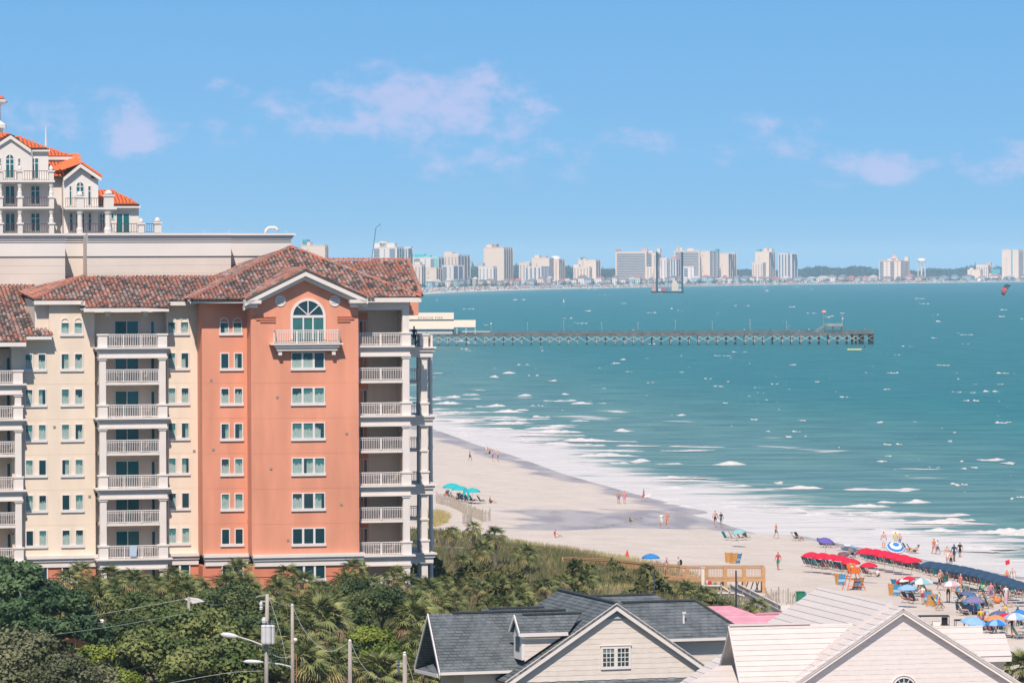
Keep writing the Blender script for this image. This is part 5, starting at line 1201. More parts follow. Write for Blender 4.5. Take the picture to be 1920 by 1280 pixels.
def far_green():
    rr = random.Random(5); pts = []
    for i in range(420):
        px = rr.uniform(540, 1990); D = Dfar(px) + rr.uniform(1900, 3600); x = (px - 960) / F_ * D; top = rr.uniform(23, 29) + 4 * math.sin(px * .021) + 2.5 * math.sin(px * .09 + 1)
        if px < 1150: top += 6
        pts.append((x, D, 8, rr.uniform(30, 60), (top - 8) * rr.uniform(.86, 1)))
    clumps('far_wood', 'long dark wood along the horizon behind the far beachfront', 'wood', pts, ffol2, nf=260, seed=2)
    MB().box(-900, 1500, 9300, 9320, -2, 20).f
    pts = []
    for i in range(330):
        px = rr.uniform(785, 1925); D = Dfar(px) - rr.uniform(330, 420); pts.append(((px - 960) / F_ * D, D, 3.5, rr.uniform(3, 7), rr.uniform(2.5, 6)))
    clumps('far_shrubs', 'low dark shrubs and palms at the top of the far beach', 'shrubs', pts, ffol, nf=26, seed=3)
far_green()
def far_crowd():
    rr = random.Random(9); mb = MB(); cs = [(.5, .1, .12), (.1, .2, .4), (.6, .55, .5), (.08, .08, .12), (.5, .3, .15), (.1, .4, .4)]
    ms = [mat('crowd_colour_%s' % n, c_, .9) for n, c_ in zip(('red', 'blue', 'white', 'dark', 'tan', 'teal'), cs)]
    for i in range(2600):
        px = rr.uniform(785, 1925); D1 = Dfar(px) - 420
        A = [p for p in far_pts]; 
        # shoreline distance at this bearing
        t = (px - 960) / F_; D0 = None
        for (a, b) in zip(A[:-1], A[1:]):
            pa, pb = a[0] / a[1], b[0] / b[1]
            if pa <= t <= pb: D0 = a[1] + (b[1] - a[1]) * (t - pa) / (pb - pa)
        if D0 is None: continue
        D = D0 + (D1 - D0) * (.12 + .8 * rr.random() ** .8); x = t * D; z = gzf(x, D); k = rr.randrange(6); w = rr.uniform(.7, 2.2); h = rr.uniform(.8, 2.1)
        mb.add([(x - w, D, z + h * .6), (x, D - w, z + h * .6), (x + w, D, z + h * .6), (x, D + w, z + h * .6), (x, D, z + h), (x, D, z)], [(0, 1, 4), (1, 2, 4), (2, 3, 4), (3, 0, 4), (1, 0, 5), (2, 1, 5), (3, 2, 5), (0, 3, 5)], k)
    mb.build('far_beach_crowd', ms, kind='stuff', label='crowd and parasols speckling the far beach', cat='crowd')
_g = np.array([0.]); 
def gzf(x, y): return gz(x, y)
far_crowd()

def water_tower():
    D = Dfar(1728) + 150; p = P(1728, 500, D); T = thing('water_tower', 'white water tower on slender legs above the far houses', 'water tower', (p.x, p.y, ZB))
    zt = P(1728, 484, D).z - ZB; zb = P(1728, 491, D).z - ZB; r = 8.2 * D / F_
    MB().lathe([(r * .55, -1.5), (r * .95, 0), (r, (zt - zb) * .45), (r * .8, (zt - zb) * .85), (r * .2, zt - zb)], (0, 0, zb), 16).build('tank', fwhite, T, smooth=True)
    for i in range(6): a = math.pi * i / 3 + .3; MB().tube([(math.cos(a) * r * .95, math.sin(a) * r * .95, 0), (math.cos(a) * r * .88, math.sin(a) * r * .88, zb)], .55, 6).build('leg', fwhite, T)
    MB().tube([(0, 0, 0), (0, 0, zb)], 1.6, 8).build('riser_pipe', fwhite, T)
    mb = MB()
    for i in range(6): a, b = math.pi * i / 3 + .3, math.pi * (i + 1) / 3 + .3; mb.tube([(math.cos(a) * r * .92, math.sin(a) * r * .92, zb * .5), (math.cos(b) * r * .92, math.sin(b) * r * .92, zb * .5)], .3, 4)
    mb.build('brace_ring', fwhite, T)
water_tower()
def crane():
    D = 6200; a, b, c_ = P(697, 487, D), P(705, 427, D), P(714, 419.5, D); base = Vector((a.x - 3, a.y, ZB)); T = thing('construction_crane', 'thin dark construction crane leaning above the clay roof ridge', 'crane', base)
    m = mat('far_crane_steel', (.04, .10, .16), .6); L = lambda p: p - base
    MB().beam((-3, 0, 0), L(b), 1.3, 1.3, up=(0, 1, 0)).build('mast', m, T); MB().beam(L(b), L(c_), 1.0, 1.0, up=(0, 1, 0)).build('jib', m, T); MB().tube([L(c_), L(c_) - Vector((0, 0, 14))], .12, 4).build('hoist_line', m, T)
    MB().box(-6, 2, -3, 3, -1, 3).build('cab', m, T)
crane()
def barge():
    D = 5430; base = P(1251, 549.5, D); base.z = 0; s = D / F_; T = thing('jack_up_barge', 'jack up work barge with two tall dark legs and a pale deckhouse, standing offshore', 'barge', base)
    X = lambda px: (px - 1251) * s; Zp = lambda py, px=1251: P(px, py, D).z
    hull = mat('barge_hull', (.01, .035, .05), .6); m = MB(); z1 = Zp(545.5)
    m.add([(X(1222), -7, 0.3), (X(1281), -7, .0), (X(1281), 7, .0), (X(1222), 7, .3), (X(1221), -8, z1), (X(1282), -8, z1 - .5), (X(1282), 8, z1 - .5), (X(1221), 8, z1)], [(0, 3, 2, 1), (4, 5, 6, 7), (0, 1, 5, 4), (1, 2, 6, 5), (2, 3, 7, 6), (3, 0, 4, 7)]); m.build('hull', hull, T)
    for px, top, y in ((1231.5, 472, -6), (1279, 473, -6)): MB().box(X(px) - 1.25, X(px) + 1.25, y - 1, y + 1, -3, Zp(top, px)).build('leg', hull, T)
    dk = mat('barge_deckhouse', (.66, .55, .42), .8); mb = MB(); mb.box(X(1259), X(1272), -3, 4, z1, Zp(531)); mb.box(X(1261), X(1269), -2, 3, Zp(531), Zp(526)); mb.box(X(1262), X(1265), -1, 1, Zp(526), Zp(521)); mb.build('deckhouse', dk, T)
    MB().box(X(1241), X(1248), -3, 3, z1, Zp(540)).build('red_container', mat('barge_red', (.5, .06, .07), .7), T); MB().box(X(1234), X(1239), -3, 3, z1, Zp(541)).build('white_container', fwhite, T); MB().box(X(1251), X(1257), -3, 3, z1, Zp(541)).build('equipment', froof, T); MB().box(X(1273), X(1278), -3, 3, z1, Zp(542)).build('winch_house', fwhite, T)
    pk = mat('barge_crane_pink', (.62, .33, .25), .7); mb = MB(); mb.box(X(1222), X(1230), -3, 3, z1, Zp(540)); mb.build('crane_cab', pk, T); mb = MB()
    for (a, b) in (((1224, 540), (1223, 512)), ((1227, 540), (1224, 512)), ((1228, 538), (1240, 483)), ((1231, 538), (1241, 483)), ((1228, 538), (1223, 514))): mb.tube([(X(a[0]), 0, Zp(a[1])), (X(b[0]), 0, Zp(b[1]))], .3, 4)
    for t in (.2, .4, .6, .8): mb.tube([(X(1228 + 12 * t), 0, Zp(538 - 55 * t)), (X(1231 + 10 * min(1, t + .1)), 0, Zp(538 - 55 * min(1, t + .1)))], .2, 4)
    mb.build('crane_boom', pk, T)
barge()

# ------------------------------------------------------------------ pier
def make_pier():
    D = 1775; ppm = F_ / D; base = P(1228, 640, D); base.z = 0; T = thing('fishing_pier', 'long wooden fishing pier on braced piles reaching into the sea', 'pier', base)
    X = lambda px: (px - 1228) / ppm; zd = 32 - (624.5 - 502) / ppm
    wood = mat('pier_wood', (.15, .13, .12), .9, .3, .5); pile = mat('pier_pile_dark', (.035, .05, .055), .9, .2, 1); lt = mat('pier_brace', (.42, .37, .32), .9, .2, 1)
    x0, x1 = X(700), X(1637); W2 = 3.2
    MB().box(x0, x1, -W2, W2, zd - .15, zd).build('deck', wood, T); MB().box(x0, x1, -W2 - .05, -W2 + .25, zd - .9, zd - .152).build('beam', wood, T); MB().box(x0, x1, W2 - .3, W2, zd - .9, zd - .152).build('beam', pile, T)
    for y in (-W2, W2):
        mb = MB(); mb.box(x0, x1, y - .06, y + .06, zd + .95, zd + 1.1); mb.box(x0, x1, y - .03, y + .03, zd + .55, zd + .62); mb.box(x0, x1, y - .03, y + .03, zd + .2, zd + .3); n = int((x1 - x0) / 1.95)
        for i in range(n + 1): q = x0 + (x1 - x0) * i / n; mb.box(q - .06, q + .06, y - .07, y + .07, zd, zd + 1.0)
        mb.build('railing', wood, T)
    # bents share one mesh
    pm = MB()
    for y in (-2.9, -.9, .9, 2.9): pm.tube([(0, y * 1.12, -3), (0, y, zd - .9)], .24, 7)
    pm.box(-.25, .25, -3.2, 3.2, zd - .85, zd - .4); pme = pm.mesh('bent', pile)
    cap = MB(); cap.beam((0, -3.35, zd - 1.2), (0, -3.3, .6), .30, .30, up=(0, 1, 0)); cm = cap.mesh('pile_guard', lt)
    sp = 17.4 / ppm; xs = []; q = X(1605)
    while q > x0: xs.append(q); q -= sp
    zu, zl = 32 - (630 - 502) / ppm, 32 - (640 - 502) / ppm
    b1 = MB().beam((0, -3.3, zu), (sp, -3.3, zl), .3, .34, up=(0, 1, 0)).mesh('brace', lt); b2 = MB().beam((0, -3.45, zl), (sp, -3.45, zu), .3, .34, up=(0, 1, 0)).mesh('brace', lt)
    rr = random.Random(4)
    for i, q in enumerate(xs):
        b = link('bent', pme, T, (q, 0, 0)); link('pile_guard', cm, b, (0, 0, 0), scale=(1, 1, rr.choice((.55, .7, .99, .99)))) if rr.random() > .35 else None
        if i: 
            if rr.random() > .06: link('brace', b1, T, (q, 0, 0))
            if rr.random() > .12: link('brace', b2, T, (q, 0, 0))
    for px in (1598, 1612, 1615, 1618, 1630, 1633, 1636): link('bent', pme, T, (X(px), 0, 0))
    b3 = [MB().beam((X(1600), -3.5, zl), (X(1617), -3.5, zu), .15, .25, up=(0, 1, 0)), MB().beam((X(1600), -3.6, zu), (X(1617), -3.6, zl), .15, .25, up=(0, 1, 0)), MB().beam((X(1617), -3.5, zl), (X(1636), -3.5, zu), .15, .25, up=(0, 1, 0)), MB().beam((X(1617), -3.6, zu), (X(1636), -3.6, zl), .15, .25, up=(0, 1, 0))]
    for b in b3: b.build('brace', lt, T)
    MB().box(X(1592), X(1637), -3.6, 3.6, zd - .6, zd + .1).build('end_platform', wood, T)
    # upper deck with stairs
    zu = zd + 2.6; a, b = X(1545), X(1579); MB().box(a, b, -2.6, 2.6, zu - .15, zu).build('upper_deck', wood, T); mb = MB()
    for q in (a, (a + b) / 2, b):
        for y in (-2.5, 2.5): mb.box(q - .12, q + .12, y - .12, y + .12, zd, zu)
    mb.build('upper_posts', wood, T); mb = MB()
    for y in (-2.6, 2.6):
        mb.box(a, b, y - .05, y + .05, zu + 1.0, zu + 1.1)
        for i in range(26): q = a + (b - a) * i / 25; mb.box(q - .04, q + .04, y - .04, y + .04, zu, zu + 1.0)
    mb.build('upper_railing', lt, T)
    mb = MB(); mb.beam((a, -2, zu), (X(1528), -2, zd), .9, .15); mb.beam((a, -2.5, zu + 1), (X(1528), -2.5, zd + 1), .08, .1)
    for i in range(9): q = i / 8; xx = a + (X(1528) - a) * q; z = zu + (zd - zu) * q; mb.box(xx - .04, xx + .04, -2.54, -2.46, z, z + 1)
    mb.build('stairs', lt, T)
    # pier pavilion with its roof lettering
    Tb = thing('pier_pavilion', 'white roofed pier pavilion with APACHE PIER lettering on its upper roof', 'pavilion', (base.x, base.y, 0)); rf = mat('pavilion_roof', (.60, .51, .41), .8, .03, 1); 
    zf = lambda py: 32 - (py - 503.5) / ppm
    xe = X(851)
    MB().slab([(x0, -4.2, zf(616.5)), (xe, -4.2, zf(616.5)), (xe, -1.2, zf(600.5)), (x0, -1.2, zf(600.5))], (0, .1, -.15)).build('lower_roof', rf, Tb); MB().box(x0, xe, -1.25, 1.2, zd + .01, zf(599.6)).build('clerestory', fglass, Tb)
    MB().slab([(x0, -1.9, zf(598.5)), (xe, -1.9, zf(598.5)), (xe, -.2, zf(586)), (x0, -.2, zf(586))], (0, .1, -.15)).build('upper_roof', rf, Tb); MB().slab([(x0, -.2, zf(586)), (xe, -.2, zf(586)), (xe, 1.6, zf(598)), (x0, 1.6, zf(598))], (0, 0, -.15)).build('upper_roof', rf, Tb)
    MB().box(x0, xe - .5, -3.4, 3.6, zd + .01, zf(613)).build('wall', mat('pavilion_wall', (.45, .47, .48), .8), Tb); MB().slab([(x0, 1.2, zf(600.5)), (xe, 1.2, zf(600.5)), (xe, 4.2, zf(616.5)), (x0, 4.2, zf(616.5))], (0, 0, -.15)).build('lower_roof', rf, Tb)
    MB().slab([(xe + .02, -3.9, zf(613.2)), (X(892), -3.9, zf(613.2)), (X(892), -1.0, zf(600)), (xe + .02, -1.0, zf(600))], (0, .1, -.15)).build('canopy_roof', rf, Tb); MB().slab([(xe + .02, -1.0, zf(600)), (X(892), -1.0, zf(600)), (X(892), 2, zf(613)), (xe + .02, 2, zf(613))], (0, 0, -.15)).build('canopy_roof', rf, Tb)
    for px in (857, 874, 891): MB().box(X(px) - .12, X(px) + .12, -3.6, -3.36, zd + .01, zf(612.5)).build('post', fwhite, Tb)
    MB().box(X(866), X(919), -W2 - .12, -W2 - .07, zd + .8, zd + 1.2).build('rail_board', rf, Tb)
    cu = bpy.data.curves.new('lettering', 'FONT'); cu.body = 'APACHE PIER'; cu.size = 1.45; cu.align_x = 'CENTER'; cu.extrude = .02; cu.space_character = 1.25
    to = bpy.data.objects.new('lettering', cu); COL.objects.link(to); bpy.context.view_layer.update()
    me = bpy.data.meshes.new_from_object(to); bpy.data.objects.remove(to); me.materials.clear(); me.materials.append(mat('lettering_navy', (.05, .06, .10), .7)); lo = link('lettering', me, Tb, (X(807), -1.82, zf(597.8) + .06))
    lo.rotation_euler = (math.atan2(zf(586) - zf(598.5), 1.7), 0, 0)
    # lamp posts
    lp = None
    for i, (px, py) in enumerate(((921, 609), (989, 607), (1057, 604), (1128, 606), (1196, 607), (1266, 603), (1335, 606), (1406, 602), (1474, 606))):
        lab = ['pier lamp post with white globe, nearest to the pavilion', 'second pier lamp post from the pavilion', 'third pier lamp post from the pavilion', 'fourth pier lamp post from the pavilion', 'fifth pier lamp post from the pavilion', 'sixth and brightest pier lamp post from the pavilion', 'seventh pier lamp post from the pavilion', 'tall pier lamp post well left of the upper deck', 'pier lamp post closest to the upper deck stairs'][i]
        t = thing('lamp_post', lab, 'lamp post', (base.x + X(px), base.y - W2 + .2, zd), group='lamp posts along the pier'); h = zf(py) - zd
        MB().tube([(0, 0, 0), (0, 0, h)], .09, 5).build('pole', lt, t)
        MB().lathe([(.12, 0), (.42, .3), (.42, .5), (.1, .8)] if i == 0 else [(.1, 0), (.2, .1), (.1, .3)], (0, 0, h), 8).build('lamp_head', fwhite, t)
    t = thing('flagpole', 'flagpole with small red and white flag over the pier upper deck', 'flagpole', (base.x + X(1544), base.y - 2, zd)); h = zf(582) - zd; MB().tube([(0, 0, 0), (0, 0, h)], .08, 5).build('pole', lt, t); mb = MB(); mb.box(-.7, .9, -.02, .02, h - 1.2, h - .7, 0); mb.box(-.7, .9, -.02, .02, h - .698, h - .3, 1); mb.box(-.7, .9, -.02, .02, h - 1.7, h - 1.202, 1); mb.build('flag', [fwhite, mat('flag_red', (.5, .06, .08), .8)], t)
    t = thing('camera_mast', 'slim mast with a crossbar at the right of the pier upper deck', 'mast', (base.x + X(1578.5), base.y - 2, zd)); h = zf(589) - zd; mb = MB(); mb.tube([(0, 0, 0), (0, 0, h)], .12, 5); mb.build('pole', lt, t); mb = MB(); mb.box(-1, 1, -.06, .06, h - .15, h); mb.box(-.1, .5, -.1, .1, h - 2.6, h - 2.1); mb.build('crossbar', fwhite, t)
    return base, X, zd, W2
PIER = make_pier()

# ------------------------------------------------------------------ white water: small breaking crests as real lumps
def white_water():
    rr = random.Random(21); V = []; Fq = []
    def crest(x, y, w, h, d, ang=0, z=.02):
        n = max(5, min(26, int(w / .55))); k = len(V); ca, sa = math.cos(ang), math.sin(ang); ph = rr.uniform(0, 9); f1 = rr.uniform(1.5, 3.2)
        for i in range(n + 1):
            t = i / n; e = math.sin(math.pi * t) ** .55; hh = h * e * (.55 + .45 * math.sin(ph + t * f1 * 3) ) * rr.uniform(.6, 1.1); dd = d * e * rr.uniform(.6, 1.2); o = d * .35 * math.sin(ph + t * f1 * 2)
            for (yy, zz) in ((-dd, 0), (-dd * .35, hh * .85), (dd * .2, hh), (dd * 1.3, .02)):
                lx, ly = (t - .5) * w, yy + o; V.append((x + lx * ca - ly * sa, y + lx * sa + ly * ca, z + zz))
        for i in range(n):
            for j in range(3): a = k + i * 4 + j; Fq.append((a, a + 4, a + 5, a + 1))
    seen = 0
    while seen < 330:                       # scattered whitecaps on open water
        px = rr.uniform(795, 1990); py = 538 + (960 - 538) * rr.random() ** 1.15; p = G(px, py, 0)
        z, s, _ = land_z(np.array([p.x]), np.array([p.y])); 
        if s[0] > -45: continue
        seen += 1; D = p.y; ppm = F_ / D; big = rr.random() ** 3; w = (1.4 + 11 * big) / ppm * (1 + (py - 540) / 500); h = (.8 + 1.8 * big) / ppm * (.8 + (py - 540) / 420)
        w = min(w, 9); h = min(h, 1.0); nsub = 1 if big < .3 else rr.randint(1, 3)
        for _i in range(nsub): crest(p.x + rr.uniform(-w, w) * (nsub > 1), p.y + rr.uniform(-3, 3), w * rr.uniform(.5, 1), h, rr.uniform(.5, 1.5) * (1 + big), rr.uniform(-.15, .1))
    o = link('whitecaps', np_mesh('whitecaps', V, Fq, mat('foam', (.58, .54, .52), .85, .08, 2), smooth=True), kind='stuff', label='scattered small whitecaps on the open sea', cat='foam')
    V.clear(); Fq.clear()
    # surf lines near the beach
    def at_off(px, off):
        # walk seaward from the coast along the ray direction normal
        pass
    lines = [(5, .25, 20), (12, .3, 28), (20, .32, 26), (30, .15, 20), (42, .06, 16)]
    A = np.array([p for p in COAST if 330 < p[1] < 1500]); seg = np.diff(A, axis=0); L = np.hypot(seg[:, 0], seg[:, 1]); cum = np.concatenate([[0], np.cumsum(L)])
    for (off, dens, wd) in lines:
        s = 0
        while s < cum[-1]:
            i = min(len(seg) - 1, int(np.searchsorted(cum, s) - 1) if s > 0 else 0); i = max(i, 0); t = (s - cum[i]) / L[i]; p = A[i] + seg[i] * t; tg = seg[i] / L[i]; nn = np.array([-tg[1], tg[0]]); nn = nn if nn[0] > 0 else -nn
            w = rr.uniform(.35, 1) * wd * .6
            if rr.random() < dens:
                o = off + rr.uniform(-.3, .3) * off + 3 * math.sin(s * .05); q = p + nn * o; hh = rr.uniform(.15, .55) * (1.25 if 9 < off < 40 else .8)
                crest(q[0], q[1], w, hh, rr.uniform(1.0, 2.6), rr.uniform(-.28, -.02))
            s += rr.uniform(.6, 1.4) * (7 if off < 40 else 11)
    for (px, py, wpx, hpx) in [(1050, 752, 66, 6), (1105, 757, 70, 5), (985, 742, 30, 4), (1170, 808, 40, 5), (1272, 779, 34, 4), (955, 700, 28, 4), (928, 707, 24, 4), (1035, 714, 20, 3), (1068, 740, 34, 4), (920, 762, 60, 6), (970, 770, 46, 5), (1015, 782, 36, 5), (1050, 800, 60, 4), (1690, 918, 80, 4), (1745, 965, 150, 8), (1800, 975, 60, 9), (1860, 862, 60, 4), (1890, 868, 30, 3), (1655, 865, 26, 3), (1200, 865, 44, 6), (1160, 868, 40, 5), (1125, 856, 50, 5), (1330, 950, 120, 8), (1460, 958, 110, 8), (1550, 966, 120, 9), (1640, 975, 120, 7), (1830, 1030, 160, 8), (1780, 1012, 60, 8), (1460, 905, 20, 4), (860, 640, 20, 2.5), (1725, 560, 20, 3), (840, 745, 50, 5), (835, 757, 70, 5)]:
        p = G(px, py, 0); ppm = F_ / p.y; crest(p.x, p.y, wpx / ppm, min(hpx / ppm, .95), 1.8, rr.uniform(-.1, .02))
        crest(p.x + rr.uniform(-.2, .2) * wpx / ppm, p.y - 2.5, wpx / ppm * .6, min(hpx / ppm * .5, .6), 2.2, rr.uniform(-.1, .02))
    link('surf', np_mesh('surf', V, Fq, mat('foam', (.58, .54, .52), .85, .08, 2), smooth=True), kind='stuff', label='rolling white surf along the beach', cat='foam')
white_water()

# ------------------------------------------------------------------ kites and buoy
def kites():
    def kite(name, label, px, py, D, span, roll, mats_):
        p = P(px, py, D); T = thing(name, label, 'kite', p); n = 14; vs = []; 
        for i in range(n + 1):
            a = math.pi * (.08 + .84 * i / n); w = span * .17 * (math.sin(a) ** .6 + .25)
            for (yy, zz) in ((-w, 0), (-w * .4, span * .035), (w, 0)): vs.append((math.cos(a) * span * .5, yy, math.sin(a) * span * .42 + zz))
        mb = MB(); 
        for i in range(n):
            for j in range(2): a = i * 3 + j; mb.add([vs[a], vs[a + 3], vs[a + 4], vs[a + 1]], [(0, 1, 2, 3)], (0 if i < n * .5 else 1))
        o = mb.build('canopy', mats_, T); T.rotation_euler = (math.radians(38), math.radians(roll), math.radians(24))
        MB().tube([vs[0 + i * 3] for i in range(n + 1)], span * .022, 5).build('leading_edge', mats_[0], T)
    kr = mat('kite_red', (.42, .10, .11), .6); kd = mat('kite_black', (.03, .06, .07), .6); kb = mat('kite_blue', (.10, .42, .55), .6)
    kite('kite', 'red and black power kite hovering over the sea at the right edge', 1887, 545, 1500, 4.6, -52, [kd, kr]); kite('kite', 'small blue and white kite just above the far beach', 1838, 527, 4200, 7, -30, [kb, fwhite])
    p = G(1057, 566, 0); T = thing('buoy', 'small red and white marker buoy far out on the water', 'buoy', (p.x, p.y, 0)); MB().lathe([(1.1, -.3), (1.1, .4), (.5, .5), (.4, 2.6), (.1, 2.8)], (0, 0, 0), 8).build('float', fwhite, T); MB().lathe([(.45, 0), (.45, .9)], (0, 0, 1.0), 8).build('red_band', mat('flag_red', (.5, .06, .08)), T)
    p = G(1602, 656, 0); T = thing('fallen_kite', 'yellow kite lying on the water below the pier end', 'kite', (p.x, p.y, .1)); mb = MB(); rr = random.Random(3); n = 14
    for i in range(n):
        a, b = -2.8 + 5.6 * i / n, -2.8 + 5.6 * (i + 1) / n; ha, hb = .25 + .35 * abs(math.sin(i * 1.1)), .25 + .35 * abs(math.sin((i + 1) * 1.1)); mb.add([(a, -.5, 0), (b, -.5, 0), (b, 0, hb * .7), (a, 0, ha * .7), (b, .5, 0), (a, .5, 0)], [(0, 1, 2, 3), (3, 2, 4, 5)])
    mb.build('canopy', mat('kite_yellow', (.70, .55, .14), .7), T)
kites()
# ------------------------------------------------------------------ vegetation
def leaf_mat(name, a, b, rnd=.16, scale=1.2, lit=0):
    m = mat(name, a, .65, 0, scale, .22, col2=b, obj_rand=rnd, detail=5, lo=.38, hi=.62)
    return m
L_oak = leaf_mat('oak_leaves', (.058, .092, .026), (.17, .19, .060)); L_dark = leaf_mat('dark_oak_leaves', (.040, .068, .024), (.115, .14, .045)); L_cedar = leaf_mat('cedar_leaves', (.040, .082, .036), (.10, .155, .062))
L_olive = leaf_mat('olive_oak_leaves', (.085, .095, .045), (.19, .19, .10)); L_lime = leaf_mat('lime_leaves', (.085, .125, .018), (.19, .23, .040))
bark = mat('bark', (.16, .125, .10), .95, .3, 3, bump=.5); pbark = mat('palm_bark', (.20, .16, .125), .95, .3, 5, bump=.6, bscale=14)
def crown_mesh(name, m, nl=28, nper=380, leaf=.042, seed=1, flat=.8, spread=.30):
    rs = np.random.RandomState(seed); V = []
    d = rs.normal(size=(nl, 3)); d /= np.linalg.norm(d, axis=1)[:, None]; d[:, 2] = np.where(d[:, 2] < -.35, -d[:, 2], d[:, 2])
    cen = d * rs.uniform(.45, .78, (nl, 1)) * [1, 1, flat]
    for i in range(nl):
        r = spread * rs.uniform(.7, 1.3); q = rs.normal(size=(nper, 3)); q /= np.linalg.norm(q, axis=1)[:, None]
        c_ = cen[i] + q * r * rs.uniform(.55, 1.05, (nper, 1)) * [1, 1, .8]
        nrm = q + rs.normal(size=(nper, 3)) * .55; nrm /= np.linalg.norm(nrm, axis=1)[:, None]
        a = np.cross(nrm, rs.normal(size=(nper, 3))); a /= np.linalg.norm(a, axis=1)[:, None]; b = np.cross(nrm, a); s = leaf * rs.uniform(.6, 1.3, (nper, 1)); a = a * s; b = b * s * .75
        V.append(np.stack([c_ - a, c_ + b * .9, c_ + a, c_ - b * .9], 1).reshape(-1, 3))
    V = np.concatenate(V); return np_mesh(name, V, np.arange(len(V)).reshape(-1, 4), m)
CROWNS = {}
for key, m, kw in (('oak', L_oak, {}), ('dark', L_dark, {}), ('cedar', L_cedar, dict(nl=44, nper=170, leaf=.05, spread=.21, flat=.95)), ('olive', L_olive, dict(leaf=.035, nper=420)), ('lime', L_lime, dict(nper=220, leaf=.06))):
    CROWNS[key] = [crown_mesh(key + '_crown', m, seed=i * 7 + len(key), **kw) for i in range(3 if key in ('oak', 'dark') else 2)]
tm_ = MB(); tm_.tube([(0, 0, 0), (.03, .02, .3), (-.02, .0, .6)], .055, 7, r2=.03)
for a in range(5): t = a * 1.3; tm_.tube([(-.0, 0, .5), (math.cos(t) * .22, math.sin(t) * .22, .75), (math.cos(t) * .4, math.sin(t) * .4, .95)], .028, 5, r2=.01)
TRUNK = tm_.mesh('trunk', bark)
KIND = {'oak': 'green live oak', 'dark': 'dark green oak', 'cedar': 'blue green cedar', 'olive': 'grey green oak', 'lime': 'yellow green bush'}
def tree(px, py, zc, r, key, label, i=0, flat=1.0, name=None):
    p = P(px, py, (CAMH - zc) * F_ / (py - HZ)); g = gz(p.x, p.y); h = p.z - g
    t = thing(name or ('bush' if key == 'lime' else 'tree'), label, 'bush' if key == 'lime' else 'tree', (p.x, p.y, g), group=KIND[key] + ' trees in the thicket')
    tr = link('trunk', TRUNK, t, (0, 0, 0), scale=(r * .8, r * .8, max(h * 1.15, .5)))
    cr = link('crown', CROWNS[key][i % len(CROWNS[key])], t, (0, 0, h), rz=i * 2.1 + px, scale=(r, r, r * .82 * flat)); return t
TREES = [ # px, py, crown height, radius, kind, what sets it apart
 (35, 1125, 8.5, 3.9, 'cedar', 'blue green cedar at the left edge below the lower clay roof'),
 (105, 1150, 8.0, 3.3, 'cedar', 'blue green cedar right of the left edge cedar, its top before the orange podium'),
 (20, 1195, 7.8, 3.6, 'cedar', 'blue green cedar low at the left edge above the grey green oak'),
 (135, 1205, 7.4, 3.0, 'cedar', 'smaller blue green cedar in front, left of the thicket gap'),
 (45, 1262, 7.2, 4.4, 'olive', 'grey green oak filling the bottom left corner'),
 (135, 1290, 6.6, 3.4, 'olive', 'grey green oak cut by the bottom edge right of the corner oak'),
 (186, 1245, 6.6, 2.2, 'lime', 'yellow green bush between the corner oaks and the cedar'),
 (215, 1285, 6.2, 2.0, 'lime', 'yellow green bush at the bottom edge near the red and white sign'),
 (235, 1205, 7.0, 2.9, 'dark', 'dark oak below the small thicket gap with the rubble'),
 (262, 1150, 7.0, 3.0, 'oak', 'green oak left of the pole with the white sheet'),
 (310, 1180, 7.4, 3.4, 'oak', 'green oak just under the power line left of the white sheet pole'),
 (300, 1250, 7.0, 3.7, 'oak', 'large green oak in the lower middle of the left thicket'),
 (388, 1155, 7.8, 3.0, 'dark', 'dark oak with its top right of the white sheet pole'),
 (368, 1205, 7.6, 3.8, 'oak', 'broad green oak in the middle of the thicket left of the street lamps'),
 (435, 1145, 7.8, 3.2, 'dark', 'dark oak right below the small grey pole before the hotel'),
 (398, 1262, 7.0, 3.9, 'oak', 'green oak at the bottom left of the lower street lamp'),
 (455, 1195, 7.2, 3.2, 'dark', 'dark oak directly behind the upper street lamp head'),
 (470, 1262, 6.4, 3.0, 'dark', 'dark oak behind the bottom of the transformer pole'),
 (668, 1122, 6.8, 2.6, 'dark', 'dark rounded oak among the palmettos below the bay windows'),
 (716, 1136, 6.8, 2.8, 'dark', 'dark oak right of the rounded one among the palmettos'),
 (648, 1165, 6.2, 2.4, 'dark', 'dark oak filling between the big palm and the bright bush'),
 (694, 1205, 6.4, 2.1, 'lime', 'bright yellow green bush right of the bare pole'),
 (722, 1240, 5.8, 2.1, 'lime', 'bright yellow green bush low between the two right poles'),
 (660, 1250, 5.0, 2.6, 'dark', 'dark oak behind the bare middle pole'), (760, 1235, 4.6, 2.4, 'dark', 'dark oak beside the rightmost pole'),
 (555, 1225, 4.6, 2.8, 'dark', 'dark oak in the shade left of the big palm trunk'), (800, 1200, 4.8, 2.3, 'dark', 'dark oak left of the open gable of the grey roof house'),
 (10, 1085, 9.0, 2.6, 'cedar', 'cedar tip at the left edge touching the hotel podium'),
 (545, 1150, 5.6, 2.4, 'dark', 'dark oak behind the tops of the two tall poles'), (180, 1128, 6.6, 2.3, 'dark', 'dark oak below the left palmettos before the orange wall'),
]
for i, (px, py, zc, r, key, lab) in enumerate(TREES): tree(px, py, zc, r, key, lab, i)

